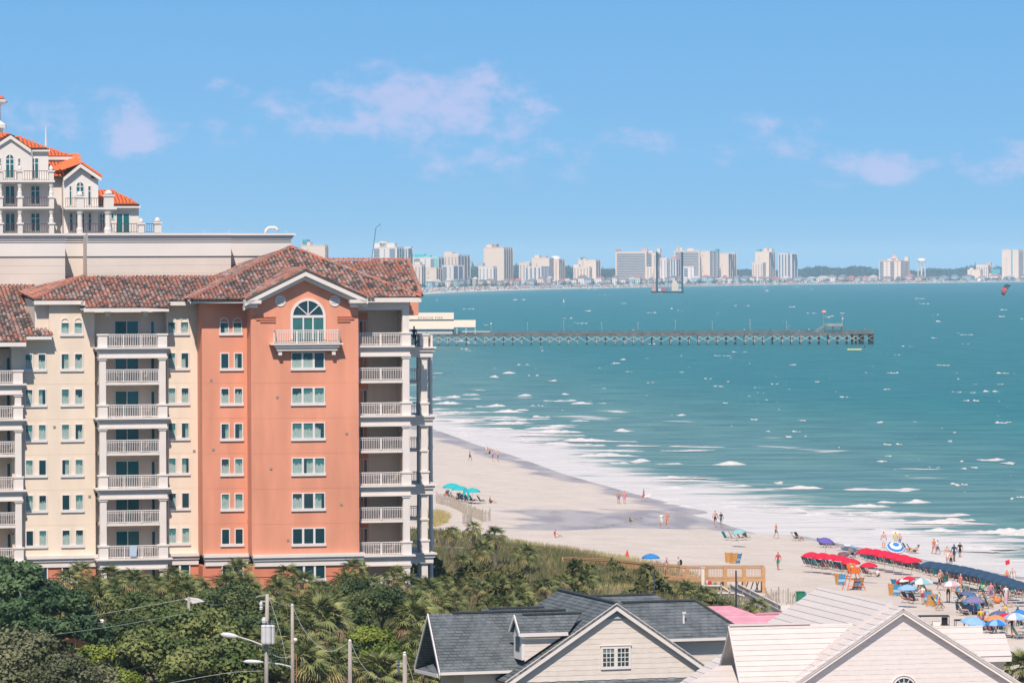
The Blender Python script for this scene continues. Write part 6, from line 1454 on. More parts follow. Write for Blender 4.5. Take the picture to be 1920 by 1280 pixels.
# palmettos: fan leaves on a boot-clad trunk
pal_g = leaf_mat('palmetto_green', (.095, .125, .040), (.25, .255, .095), .2); pal_y = leaf_mat('palmetto_yellow', (.24, .21, .08), (.42, .35, .15), .15); pal_b = leaf_mat('palmetto_dead', (.18, .12, .06), (.30, .21, .12), .1)
def frond_geo(rs, L=1.0, seg=15, droop=.5):
    """one fan leaf: stalk along +x, pleated blades with drooping tips"""
    V = []; Fq = []
    st = .85 * L
    V += [(0, -.012, 0), (0, .012, 0), (st, .010, 0.0), (st, -.010, 0.0)]; Fq.append((0, 1, 2, 3))
    for i in range(seg):
        a = math.radians(-105 + 210 * i / (seg - 1)); ln = L * (.95 - .28 * abs(i / (seg - 1) - .5) * 2) * rs.uniform(.85, 1.1); ca, sa = math.cos(a), math.sin(a); w = .040 * L; k = len(V)
        for (t, ww) in ((0.02, .25), (.5, 1), (1.0, .08)):
            dr = -droop * t * t * ln * rs.uniform(.75, 1.2); x = st + ca * ln * t * (1 - .12 * t); y = sa * ln * t * (1 - .12 * t)
            V += [(x - sa * w * ww, y + ca * w * ww, dr + .02 * (i % 2)), (x + sa * w * ww, y - ca * w * ww, dr - .02)]
        Fq += [(k, k + 1, k + 3, k + 2), (k + 2, k + 3, k + 5, k + 4)]
    return np.array(V), np.array(Fq)
def rotm(az, el, roll=0):
    ce, se = math.cos(el), math.sin(el); Ry = np.array([[ce, 0, -se], [0, 1, 0], [se, 0, ce]]); ca, sa = math.cos(az), math.sin(az); Rz = np.array([[ca, -sa, 0], [sa, ca, 0], [0, 0, 1]])
    cr, sr = math.cos(roll), math.sin(roll); Rx = np.array([[1, 0, 0], [0, cr, -sr], [0, sr, cr]]); return Rz @ Ry @ Rx
def palm_crown(seed, n=34):
    rs = np.random.RandomState(seed); V = []; Fq = []; mi = []; k = 0
    for i in range(n):
        t = i / n; el = math.radians(80 - 125 * t + rs.uniform(-12, 12)); v, f = frond_geo(rs, rs.uniform(.85, 1.1) * (.8 + .3 * t), 13, .35 + .5 * t); v = v @ rotm(i * 2.4 + rs.uniform(-.3, .3), el, rs.uniform(-.5, .5)).T
        V.append(v); Fq.append(f + k); k += len(v); mi += [0 if t < .72 or rs.rand() < .3 else (1 if rs.rand() < .75 else 2)] * len(f)
    me = np_mesh('fronds', np.concatenate(V), np.concatenate(Fq), [pal_g, pal_y, pal_b]); me.polygons.foreach_set('material_index', mi); return me
PALM = [palm_crown(s) for s in (3, 5, 8, 13, 21)]
tb = MB(); tb.tube([(0, 0, 0), (0, 0, 1)], .19, 9, r2=.16)
for i in range(40): a = i * 2.4; z = i / 41; tb.box(math.cos(a) * .19 - .03, math.cos(a) * .19 + .03, math.sin(a) * .19 - .03, math.sin(a) * .19 + .03, z, z + .05)
PTR = tb.mesh('trunk', pbark)
_pc = [0]
def palmetto(px, py, zc, label, s=1.0, parts=False, group='palmettos before and beside the hotel', D=None):
    D = D or (CAMH - zc) * F_ / (py - HZ); p = P(px, py, D); g = gz(p.x, p.y); h = max(.4, p.z - g); _pc[0] += 1
    t = thing('palmetto', label, 'palm', (p.x, p.y, g), group=group); link('trunk', PTR, t, (0, 0, 0), scale=(1, 1, h))
    if not parts: link('crown', PALM[_pc[0] % 5], t, (0, 0, h), rz=_pc[0] * 1.7, scale=(s, s, s * .92)); return
    rs = np.random.RandomState(_pc[0]); 
    for i in range(38):
        tt = i / 38; el = math.radians(82 - 140 * tt + rs.uniform(-10, 10)); mi = 0 if tt < .62 else (1 if rs.rand() < .7 else (0 if rs.rand() < .5 else 2))
        o = link('frond', FROND[mi][rs.randint(2)], t, (0, 0, h)); o.rotation_euler = Matrix([list(r) for r in rotm(i * 2.4 + rs.uniform(-.3, .3), el, rs.uniform(-.5, .5))]).to_euler(); o.scale = (s * (.8 + .35 * tt),) * 3
def fm(seed, m, dr): rs = np.random.RandomState(seed); v, f = frond_geo(rs, 1.0, 19, dr); return np_mesh('frond', v, f, m)
FROND = [[fm(1, pal_g, .4), fm(2, pal_g, .55)], [fm(3, pal_y, .8), fm(4, pal_y, .95)], [fm(5, pal_b, 1.0), fm(6, pal_b, 1.1)]]
for (px, py, zc, s, lab) in [
    (600, 1160, 7.6, 1.5, 'tall palmetto with drooping yellow fronds right of the two tall poles'), (775, 1165, 7.0, 1.35, 'palmetto left of the open gable, hanging yellow fronds and visible trunk'),
    (578, 1262, 6.0, 1.15, 'spiky palmetto behind the lower street lamp bracket'), (712, 1262, 6.2, 1.25, 'spiky palmetto between the middle pole and the rightmost pole'),
    (455, 1228, 6.3, 1.0, 'palmetto half hidden under the upper street lamp arm'), (800, 1270, 5.6, 1.2, 'spiky palmetto right of the rightmost pole below the open gable'),
    (925, 1276, 6.2, .95, 'palmetto tuft below the gutter of the grey roof house'), (1916, 1258, 6.0, 1.2, 'palmetto at the right edge beside the white roof house')]:
    palmetto(px, py, zc, lab, s, parts=True)
FRONT = [(150, 1062, 'left of the first podium window'), (128, 1080, 'before the left podium window'), (205, 1072, 'below the left balcony stack'), (248, 1085, 'under the middle of the left balcony stack'), (290, 1088, 'right under the left balcony stack'), (322, 1074, 'rounded, before the cream wall right of the left balconies'), (345, 1090, 'touching the orange podium corner'),
    (446, 1062, 'topmost before the orange podium'), (428, 1086, 'left below the topmost before the orange podium'), (462, 1092, 'right below the topmost before the orange podium'), (540, 1072, 'below the bay windows'), (566, 1086, 'right below the bay window one'), (520, 1092, 'left below the bay window one'),
    (664, 1060, 'left of the lowest right balcony'), (648, 1084, 'lower left of the lowest right balcony'), (690, 1092, 'under the lowest right balcony'), (742, 1072, 'before the right balcony column'), (764, 1088, 'at the foot of the sea end columns'), (800, 1098, 'right at the foot of the outermost column')]
for i_, (px, py, lab) in enumerate(FRONT): palmetto(px, py + 7, 7.2, 'palmetto at the hotel foot, ' + lab, .8 + .06 * (i_ % 4))
for (px, py, s, D, lab) in [(848, 998, .62, 418, 'small slim palmetto leftmost on the dune by the beach'), (888, 990, .7, 424, 'highest palmetto of the dune group, second from its left'), (905, 1030, .9, 405, 'large dark palmetto in the middle of the dune group'), (928, 1003, .85, 408, 'golden topped palmetto on the right of the dune group'), (987, 1040, .95, 402, 'round palmetto standing alone right of the dune group'), (868, 1052, .7, 395, 'low palmetto under the left of the dune group')]:
    palmetto(px, py, 0, lab, s, D=D, group='palmettos on the dune')
def fill():
    rr = random.Random(31); n = 0; rows = ['behind', 'among', 'before']
    LM = [('transformer pole', 500, 1190), ('globe pole', 548, 1180), ('bare middle pole', 656, 1230), ('rightmost pole', 759, 1250), ('bright yellow green bush', 700, 1215), ('tall drooping palmetto', 600, 1160), ('podium window of the bay', 577, 1070), ('lowest right balcony', 713, 1050), ('sea end columns', 800, 1070), ('open gable', 800, 1200), ('left balcony stack', 248, 1050), ('white sheet pole', 355, 1120), ('orange podium corner', 420, 1080),
          ('rear grey roof ridge', 1160, 1110), ('grey hip roof peak', 1042, 1112), ('low rear ridge of the grey roof', 940, 1138), ('lone round dune palmetto', 987, 1040), ('dark dune palmetto', 905, 1030), ('left black lamp pole', 1227, 1090), ('rounded dark oak', 668, 1122)]
    seen = {}
    def where(px, py):
        best = None
        for nm, lx, ly in LM:
            d = math.hypot(px - lx, (py - ly) * 1.4)
            if best is None or d < best[0]: best = (d, nm, px - lx, py - ly)
        d, nm, dx, dy = best; a = ('above and ' if dy < -14 else 'below and ' if dy > 14 else '') + ('left of' if dx < -10 else 'right of' if dx > 10 else 'in line with'); q = 'close' if d < 30 else 'a little' if d < 52 else 'well'
        lab = f'palmetto {q} {a} the {nm}'; seen[lab] = seen.get(lab, 0) + 1; o = ['', ', second one', ', third one', ', fourth one', ', fifth one', ', sixth one'][min(seen[lab] - 1, 5)]
        return lab + o
    for y0 in range(1092, 1262, 17):
        x = -10 + rr.uniform(0, 40)
        while x < 1345:
            px, py = x + rr.uniform(-12, 12), y0 + rr.uniform(-9, 9); x += rr.uniform(34, 56)
            ok = False
            if px < 170: ok = False
            elif px < 480: ok = 1098 < py < 1116 + (14 if px < 250 else 0)
            elif px < 800: ok = 1104 < py < 1262 and not (640 < px < 745 and 1105 < py < 1255)
            elif px < 1345: ok = py < (1140 if px < 1000 else 1100)
            if px > 820 and py < 1084 + max(0, (px - 1080) * .06): ok = False
            if px > 1180 and py < 1105: ok = False
            if px > 1250: ok = 1100 < py < 1125 and px < 1290
            if not ok: continue
            zc = rr.uniform(5.6, 7.4) if px < 820 else rr.uniform(4.4, 5.3); 
            palmetto(px, py, zc, where(px, py), rr.uniform(.8, 1.15) if px < 820 else rr.uniform(.62, .9), group='palmettos of the thicket and dune'); n += 1
    return n
fill()
for (px, py, D, s, lab) in [(1285, 1106, 366, .85, 'palmetto on the dune right of the left black lamp pole'), (1322, 1114, 360, .7, 'low palmetto between the two black lamp poles'), (1420, 1138, 352, .8, 'palmetto below the grey ramp beside the right black lamp pole')]: palmetto(px, py, 0, lab, s, D=D, group='palmettos on the dune')

def dune_cover():
    rs = np.random.RandomState(17)
    def sample(n, f, xr=(-45, 45), yr=(300, 470)):
        X = rs.uniform(*xr, n); Y = rs.uniform(*yr, n); Z, s, sv = land_z(X, Y); k = f(X, Y, sv); return X[k], Y[k], Z[k], sv[k]
    def blades(name, label, X, Y, Z, h, w, m, per=3, spread=.5):
        n = len(X); k = np.repeat(np.arange(n), per); x = X[k] + rs.normal(0, spread, n * per); y = Y[k] + rs.normal(0, spread, n * per); z = Z[k]
        hh = h * rs.uniform(.5, 1.2, n * per); a = rs.uniform(0, 6.28, n * per); lx = rs.normal(.12, .22, n * per) * hh; ly = rs.normal(0, .22, n * per) * hh
        V = np.stack([np.stack([x - np.cos(a) * w, y - np.sin(a) * w, z - .05], 1), np.stack([x + np.cos(a) * w, y + np.sin(a) * w, z - .05], 1), np.stack([x + lx, y + ly, z + hh], 1)], 1).reshape(-1, 3)
        link(name, np_mesh(name, V, np.arange(len(V)).reshape(-1, 3), m), kind='stuff', label=label, cat='grass')
    tan = mat('sea_oats_tan', (.42, .35, .15), .9, 0, .25, .1, col2=(.15, .17, .06), lo=.4, hi=.6); brn = mat('scrub_brown', (.27, .185, .125), .9, 0, .3, .1, col2=(.12, .13, .06), lo=.4, hi=.6); grn = mat('scrub_green', (.085, .11, .04), .9, 0, .3, .1, col2=(.16, .16, .08), lo=.4, hi=.6); gry = mat('scrub_grey', (.17, .155, .13), .9, .3, 1)
    X, Y, Z, sv = sample(42000, lambda X, Y, sv: (sv > -.5) & (sv < 16)); blades('sea_oats', 'tan green sea oats along the edge of the dune', X, Y, Z, .42, .03, tan, 4, .3)
    X, Y, Z, sv = sample(46000, lambda X, Y, sv: (sv > 5) & (sv < 60) & (vnoise(X, Y, 6, 4) > .38)); blades('brown_scrub', 'brown dry scrub over the back of the dune', X, Y, Z, .55, .05, brn, 3, .3)
    X, Y, Z, sv = sample(34000, lambda X, Y, sv: (sv > 8) & (vnoise(X, Y, 7, 6) > .42)); blades('green_scrub', 'low green scrub over the dune', X, Y, Z, .6, .07, grn, 3, .4)
    X, Y, Z, sv = sample(30000, lambda X, Y, sv: (sv > 1) & (sv < 26) & (X > 14) & (vnoise(X, Y, 4, 9) > .35)); blades('dry_stems', 'grey dry stems on the sandy slope near the ramp', X, Y, Z, .8, .03, gry, 3, .3)
    pts = []
    for i in range(520):
        x, y = rs.uniform(-60, 40), rs.uniform(225, 400); z, s, sv = land_z(np.array([x]), np.array([y]))
        if sv[0] < 6 or (x > -8 and y < 290): continue
        pts.append((x, y, float(z[0]), rs.uniform(.9, 1.9), rs.uniform(.8, 1.9)))
    clumps('undergrowth', 'dense green undergrowth beneath the palmettos', 'undergrowth', pts, mat('undergrowth', (.06, .075, .028), .9, 0, .6, .1, col2=(.16, .155, .06), lo=.4, hi=.6), nf=150, seed=8)
    # dune patch with yellow grass at the left part of the beach
    X, Y, Z, sv = sample(5000, lambda X, Y, sv: (((X + 9.6) / 1.9) ** 2 + ((Y - 515) / 16) ** 2 < 1), (-14, -4), (490, 540)); blades('yellow_grass', 'patch of yellow grass behind the sand fence left on the beach', X, Y, Z, .6, .03, mat('yellow_grass', (.42, .34, .14), .9, .2, 1), 3, .2)
dune_cover()

# ------------------------------------------------------------------ poles, wires, lamps
wood_p = mat('weathered_pole', (.33, .29, .255), .9, .25, 1.5, bump=.4, stretch=(4, 4, .4)); galv = mat('galvanised', (.62, .60, .60), .5, .05, 2, .4, .1); wirem = mat('power_wire', (.42, .44, .42), .6); wired = mat('dark_wire', (.10, .12, .12), .6); blackp = mat('black_pole', (.012, .016, .028), .5)
def pole(px, py, D, label, r=.15, lean=0, name='utility_pole', m=wood_p, cat='pole', bottom=None):
    p = P(px, py, D); g = gz(p.x, p.y); t = thing(name, label, cat, (p.x - lean, p.y, g), group='utility poles in the thicket' if m is wood_p else 'black lamp poles behind the grey house')
    MB().tube([(0, 0, -.5), (lean, 0, p.z - g)], r * .95, 10, r2=r * .72).build('pole_shaft', m, t, smooth=True); return t, p
def Lc(t, px, py, D): return P(px, py, D) - t.location
D1 = 250
t1, p1_ = pole(501, 1113, D1, 'tall utility pole with three transformers and a street lamp', .15, .15); L = lambda px, py, d=0: Lc(t1, px, py, D1 + d)
MB().tube([L(500, 1114), L(480, 1119)], .04, 5).build('crossarm', wood_p, t1)
MB().tube([L(499, 1127), L(489, 1126), L(489, 1131)], .03, 5).build('bracket', galv, t1); MB().lathe([(.05, 0), (.11, .05), (.06, .1), (.11, .15), (.06, .2), (.1, .3), (.1, .42), (.03, .5)], L(489.5, 1143), 8).build('insulator', galv, t1)
for i, (dx, dd) in enumerate(((495.5, -.35), (503, -.55), (509.5, -.3))):
    can = MB().lathe([(.05, 0), (.17, .02), (.19, .1), (.19, 1.0), (.21, 1.05), (.15, 1.12), (.05, 1.14)], L(dx, 1207, dd), 12).build('transformer', galv, t1, smooth=False); q = L(dx, 1171, dd); MB().lathe([(.04, 0), (.06, .08), (.03, .16), (.05, .24), (.02, .3)], q, 6).build('bushing', mat('bushing_dark', (.10, .12, .16), .5), can)
MB().lathe([(.12, 0), (.15, .15), (.1, .3), (.02, .34)], L(495, 1167, -.3), 8).build('arrester', galv, t1)
MB().tube([L(496, 1210), L(470, 1200), L(447, 1193)], .05, 6, r2=.035).build('lamp_arm', galv, t1); hd = MB(); hd.lathe([(.02, -.75), (.13, -.6), (.17, -.3), (.13, .1), (.05, .3), (.03, .35)], (0, 0, 0), 10, sx=1, sy=.6); o = hd.build('lamp_head', galv, t1, smooth=True); o.location = L(437, 1191.5); o.rotation_euler = (0, math.radians(98), 0); o.scale = (1, 1, 1)
t2, p2_ = pole(548, 1136, 252, 'utility pole with round white lamp ball and lower street lamp', .13, .0); L2 = lambda px, py, d=0: Lc(t2, px, py, 252 + d)
MB().lathe([(.02, 0), (.1, .02), (.08, .12), (.03, .16)], L2(548, 1136), 8).build('pole_cap', galv, t2)
MB().tube([L2(547, 1257), L2(545, 1249), L2(530, 1245), L2(500, 1241)], .045, 6).build('lamp_arm', galv, t2); o = hd.build('lamp_head', galv, t2, smooth=True); o.location = L2(482, 1240); o.rotation_euler = (0, math.radians(92), 0); o.scale = (.75, .8, 1.1)
MB().lathe([(.02, 0), (.1, .03), (.13, .13), (.1, .23), (.02, .26)], L2(554, 1203, -.4), 10).build('white_globe', white, t2, smooth=True); mb = MB(); mb.tube([L2(540, 1212), L2(553, 1217), L2(558, 1210)], .03, 4); mb.tube([L2(541, 1226), L2(548, 1232)], .04, 4); mb.tube([L2(556, 1225), L2(556, 1300)], .035, 4); mb.build('conduit', mat('rust_conduit', (.30, .16, .08), .8), t2)
t3, p3_ = pole(656, 1202, 248, 'bare grey utility pole with white cap in the middle of the palms', .15); MB().lathe([(.02, 0), (.1, .02), (.07, .1), (.03, .14)], Lc(t3, 656, 1202, 248), 8).build('pole_cap', white, t3)
t4, p4_ = pole(759, 1228, 240, 'utility pole with side insulators next to the open gable', .17); L4 = lambda px, py: Lc(t4, px, py, 240); MB().lathe([(.03, 0), (.12, .02), (.06, .1), (.1, .16), (.02, .22)], L4(758.5, 1228), 8).build('pole_cap', white, t4)
mb = MB(); mb.tube([L4(758, 1243), L4(748, 1244)], .03, 4); mb.tube([L4(758, 1247), L4(748, 1248)], .03, 4); mb.build('bracket', galv, t4); MB().lathe([(.03, -.5), (.07, -.35), (.05, 0), (.09, .1), (.05, .2), (.08, .3), (.02, .38)], L4(747.5, 1248), 8).build('insulator', mat('bushing_dark', (.10, .12, .16)), t4)
t5, p5_ = pole(354, 1118, 284, 'short wooden pole with a white sheet blown to its right', .13); mb = MB(); q = [Lc(t5, a, b, 284) for a, b in ((345, 1122), (357, 1119), (372, 1121), (384, 1127), (377, 1128), (362, 1131), (357, 1128))]; mb.slab(q, (0, .05, 0)); mb.build('sheet', white, t5)
t6, p6_ = pole(427, 1093, 325, 'small grey pole standing before the orange podium', .12, m=wood_p)
for (px, py, D, lab) in ((1227, 1069, 335, 'left black lamp pole rising behind the grey roof ridge'), (1380, 1069, 310, 'right black lamp pole beside the pink roof')): pole(px, py, D, lab, .085, name='lamp_pole', m=blackp)
def wire(label, pts, D=250, r=.016, m=wirem, D2=None):
    q = [P(px, py, D + ((D2 or D) - D) * i / (len(pts) - 1)) for i, (px, py) in enumerate(pts)]; o = q[0].copy(); mb = MB(); sp = []
    for i in range(len(q) - 1):
        a = q[max(i - 1, 0)]; b = q[i]; c_ = q[i + 1]; d = q[min(i + 2, len(q) - 1)]
        for k in range(5): t = k / 5; sp.append(.5 * ((2 * b) + (c_ - a) * t + (2 * a - 5 * b + 4 * c_ - d) * t * t + (-a + 3 * b - 3 * c_ + d) * t ** 3) - o)
    sp.append(q[-1] - o); mb.tube(sp, r, 4); w = mb.build('power_line', m, None); w.location = o; tag(w, label, 'wire', 'power lines over the thicket')
wire('upper power line across the left thicket to the white sheet pole', [(-20, 1178), (90, 1166), (220, 1145), (346, 1122)], 284)
wire('lower power line across the left thicket', [(-20, 1202), (90, 1190), (220, 1172), (354, 1148)], 270, .011)
wire('power line from the white sheet pole to the transformer pole', [(357, 1122), (400, 1133), (440, 1127), (481, 1118)], 284, D2=250, r=.011)
wire('wire slanting down from the top of the transformer pole', [(503, 1116), (515, 1150), (528, 1195), (537, 1240)], 250)
wire('sagging wire from the globe pole to the middle pole', [(549, 1137), (570, 1180), (600, 1213), (625, 1219), (656, 1203)], 250)
wire('wire slanting right from the middle pole cap', [(658, 1203), (672, 1235), (690, 1258), (712, 1272)], 248)
wire('wire slanting right from the rightmost pole', [(760, 1230), (770, 1258), (778, 1285)], 240)
wire('slack cable between the transformer pole and the globe pole', [(498, 1212), (515, 1228), (535, 1232), (548, 1228)], 250)
wire('cable at the bottom from the left to the transformer pole', [(300, 1283), (370, 1270), (440, 1259), (494, 1257)], 250)
wire('faint low cable through the middle of the left thicket', [(180, 1268), (270, 1248), (350, 1225), (420, 1205)], 262, .009, wired)
wire('thin wire joining the tops of the two tall poles', [(502, 1118), (525, 1131), (549, 1137)], 250, .010)
# red and white notice at the bottom edge, rubble in the thicket gap
p = P(204, 1278, 262); t = thing('notice_sign', 'small white sign with red ring at the bottom edge below the bushes', 'sign', (p.x, p.y, gz(p.x, p.y))); z = p.z - t.location.z
MB().box(-.35, .35, -.02, .02, z - .7, z).build('board', white, t); ring = MB()
for j in range(16): a, b = 2 * math.pi * j / 16, 2 * math.pi * (j + 1) / 16; ring.slab([(math.cos(q) * r, -.03, z - .3 + math.sin(q) * r) for (q, r) in ((a, .26), (a, .19), (b, .19), (b, .26))], (0, .01, 0))
ring.build('red_ring', mat('sign_red', (.5, .04, .05)), t); MB().tube([(0, .04, -.3), (0, .04, z - .1)], .035, 6).build('post', galv, t)
p = P(168, 1165, 300); t = thing('garden_wall', 'bit of orange garden wall with a white urn showing through the thicket gap', 'wall', (p.x, p.y, p.z - .8)); mb = MB(); mb.box(-1.7, .8, 0, .3, -4, .2); mb.build('wall', orange2, t); MB().lathe([(.15, 0), (.25, .2), (.3, .6), (.22, .9), (.1, 1.1)], (.9, -.3, -.1), 10).build('urn', white, t, smooth=True)

def wrack():
    rr = random.Random(44); pts = []
    def put(px, py, r): p = G(px, py, 1.0); p = G(px, py, gz(p.x, p.y)); pts.append((p.x, p.y, p.z, r, r * .35))
    line = [(1035, 1006), (1075, 998), (1120, 989), (1150, 985), (1185, 975), (1205, 971)]
    for (a, b) in zip(line[:-1], line[1:]):
        for i in range(24): t = rr.random(); put(a[0] + (b[0] - a[0]) * t + rr.uniform(-2, 2), a[1] + (b[1] - a[1]) * t + rr.uniform(-.8, .8), rr.uniform(.08, .3))
    for i in range(420): put(rr.uniform(820, 1900), rr.uniform(885, 1160), rr.uniform(.04, .11))
    clumps('seaweed', 'dark seaweed and litter specks strewn over the sand and the creek bank', 'seaweed', pts, mat('seaweed', (.10, .09, .06), .9), nf=14, seed=5)
wrack()
# ------------------------------------------------------------------ people (one continuous skinned body per pose)
def body(pose):
    """returns mesh with faces split by slots: 0 skin, 1 top, 2 shorts, 3 hair. Faces +y... person looks along +x"""
    J = {}; 
    if pose == 'stand' or pose == 'walk' or pose == 'back':
        sw = .28 if pose == 'walk' else .04
        J = dict(pel=(0, 0, .93), wai=(0, 0, 1.08), che=(.0, 0, 1.32), nek=(0, 0, 1.47), hed=(.02, 0, 1.62), top=(.02, 0, 1.73),
                 sL=(0, .17, 1.40), eL=(-.05 - sw * .4, .25, 1.13), wL=(.05 - sw * .3, .27, .90), hL=(.08 - sw * .3, .27, .80), sR=(0, -.17, 1.40), eR=(-.02 + sw * .3, -.25, 1.13), wR=(.12 + sw * .5, -.25, .92), hR=(.17 + sw * .5, -.25, .83),
                 pL=(0, .09, .90), kL=(sw * .8, .10, .50), aL=(sw * 1.0, .10, .08), tL=(sw + .15, .11, .03), pR=(0, -.09, .90), kR=(-sw * .3 + .03, -.10, .50), aR=(-sw * 1.1, -.10, .09), tR=(-sw * 1.1 + .15, -.11, .03))
    elif pose == 'sit':    # reclined in a low chair
        J = dict(pel=(0, 0, .32), wai=(-.07, 0, .44), che=(-.20, 0, .66), nek=(-.27, 0, .81), hed=(-.29, 0, .95), top=(-.30, 0, 1.06),
                 sL=(-.23, .17, .75), eL=(-.10, .27, .52), wL=(.12, .25, .50), hL=(.2, .24, .5), sR=(-.23, -.17, .75), eR=(-.10, -.27, .52), wR=(.12, -.25, .50), hR=(.2, -.24, .5),
                 pL=(.02, .09, .31), kL=(.44, .12, .48), aL=(.72, .13, .08), tL=(.86, .14, .08), pR=(.02, -.09, .31), kR=(.42, -.12, .50), aR=(.66, -.13, .08), tR=(.80, -.14, .06))
    elif pose == 'ground': # sitting on the sand, knees drawn up
        J = dict(pel=(0, 0, .12), wai=(-.05, 0, .26), che=(-.06, 0, .50), nek=(-.02, 0, .65), hed=(.02, 0, .79), top=(.03, 0, .90),
                 sL=(-.04, .17, .58), eL=(.12, .26, .38), wL=(.32, .18, .36), hL=(.4, .14, .36), sR=(-.04, -.17, .58), eR=(-.16, -.28, .36), wR=(-.22, -.32, .12), hR=(-.25, -.34, .04),
                 pL=(.02, .09, .12), kL=(.36, .13, .42), aL=(.56, .13, .07), tL=(.70, .14, .04), pR=(.02, -.09, .12), kR=(.46, -.14, .30), aR=(.80, -.15, .07), tR=(.9, -.15, .12))
    elif pose == 'lie':    # lying back on a lounger
        J = dict(pel=(0, 0, .30), wai=(-.12, 0, .33), che=(-.36, 0, .44), nek=(-.50, 0, .52), hed=(-.62, 0, .58), top=(-.72, 0, .62),
                 sL=(-.44, .18, .47), eL=(-.24, .28, .36), wL=(-.02, .26, .36), hL=(.06, .24, .36), sR=(-.44, -.18, .47), eR=(-.6, -.32, .44), wR=(-.72, -.22, .55), hR=(-.74, -.12, .56),
                 pL=(.03, .09, .29), kL=(.46, .11, .34), aL=(.88, .11, .26), tL=(.92, .12, .38), pR=(.03, -.09, .29), kR=(.42, -.12, .48), aR=(.66, -.12, .28), tR=(.78, -.13, .28))
    rad = dict(pel=.135, wai=.115, che=.145, nek=.055, hed=.088, top=.06, s=.062, e=.046, w=.034, h=.038, p=.092, k=.060, a=.042, t=.034)
    names = list(J); idx = {n: i for i, n in enumerate(names)}
    E = [('pel', 'wai'), ('wai', 'che'), ('che', 'nek'), ('nek', 'hed'), ('hed', 'top')]
    for s in 'LR': E += [('che', 's' + s), ('s' + s, 'e' + s), ('e' + s, 'w' + s), ('w' + s, 'h' + s), ('pel', 'p' + s), ('p' + s, 'k' + s), ('k' + s, 'a' + s), ('a' + s, 't' + s)]
    me = bpy.data.meshes.new('sk'); me.from_pydata([J[n] for n in names], [(idx[a], idx[b]) for a, b in E], []); ob = bpy.data.objects.new('sk', me); COL.objects.link(ob)
    mo = ob.modifiers.new('s', 'SKIN'); 
    for n in names: r = rad.get(n, rad.get(n[0])); v = me.skin_vertices[0].data[idx[n]]; v.radius = (r, r * (1.0 if n not in ('che', 'wai', 'pel') else .82)); v.use_root = (n == 'pel')
    sb = ob.modifiers.new('b', 'SUBSURF'); sb.levels = 1
    bpy.context.view_layer.update(); dg = bpy.context.evaluated_depsgraph_get(); m2 = bpy.data.meshes.new_from_object(ob.evaluated_get(dg)); bpy.data.objects.remove(ob)
    names_pts = {n: Vector(J[n]) for n in names}
    seg = [('pel', 'wai', 2), ('wai', 'che', 1), ('che', 'nek', 1), ('nek', 'hed', 0), ('hed', 'top', 3)]
    for s in 'LR': seg += [('che', 's' + s, 1), ('s' + s, 'e' + s, 4), ('e' + s, 'w' + s, 0), ('w' + s, 'h' + s, 0), ('pel', 'p' + s, 2), ('p' + s, 'k' + s, 5), ('k' + s, 'a' + s, 0), ('a' + s, 't' + s, 0)]
    mi = []
    for f in m2.polygons:
        c_ = f.center; best = (9, 0, 0)
        for a, b, k in seg:
            pa, pb = names_pts[a], names_pts[b]; d = pb - pa; t = max(0, min(1, (c_ - pa).dot(d) / d.length_squared)); q = (c_ - pa - d * t).length
            if q < best[0]: best = (q, k, t)
        q, k, t = best
        if k == 4: k = 1 if t < .45 else 0
        elif k == 5: k = 2 if t < .72 else 0
        elif k == 3 or (k == 0 and False): k = 3 if (t > .45 or c_.x < names_pts['hed'].x - .03) else 0
        mi.append(k)
    for n in range(4): m2.materials.append(MATS['skin_light'])
    m2.polygons.foreach_set('material_index', mi); m2.polygons.foreach_set('use_smooth', [True] * len(mi)); m2.update(); m2.name = 'person_' + pose; return m2
skins = [mat('skin_light', (.55, .33, .24), .6), mat('skin_tan', (.42, .23, .15), .6), mat('skin_red', (.58, .28, .20), .6), mat('skin_dark', (.12, .065, .045), .6)]
hairs = [mat('hair_dark', (.03, .022, .018), .7), mat('hair_brown', (.12, .07, .04), .7), mat('hair_blond', (.42, .30, .15), .7), mat('cap_white', (.65, .62, .6), .8)]
CLO = {k: mat('cloth_' + k, v, .9) for k, v in dict(red=(.55, .03, .06), green=(.04, .20, .14), white=(.66, .62, .6), navy=(.02, .04, .10), black=(.015, .017, .02), teal=(.03, .28, .32), yellow=(.62, .46, .05), orange=(.62, .20, .06), pink=(.60, .22, .26), blue=(.05, .16, .42), purple=(.20, .12, .34), grey=(.25, .26, .28)).items()}
POSE = {k: body(k) for k in ('stand', 'walk', 'sit', 'ground', 'lie')}
def person(x, y, z, rz, pose, label, top, sh, skin=0, hair=0, group=None, sc=1.0):
    o = link('person', POSE[pose], None, (x, y, z), rz, label, 'person', group, scale=sc); sk = skins[skin]
    for i, m in enumerate((sk, sk if top is None else CLO[top], CLO[sh], hairs[hair])): o.material_slots[i].link = 'OBJECT'; o.material_slots[i].material = m
    return o
def on_beach(px, py, z0=1.2):
    for _ in range(4): p = G(px, py, z0); z0 = gz(p.x, p.y)
    return G(px, py, z0)
rp = random.Random(12)
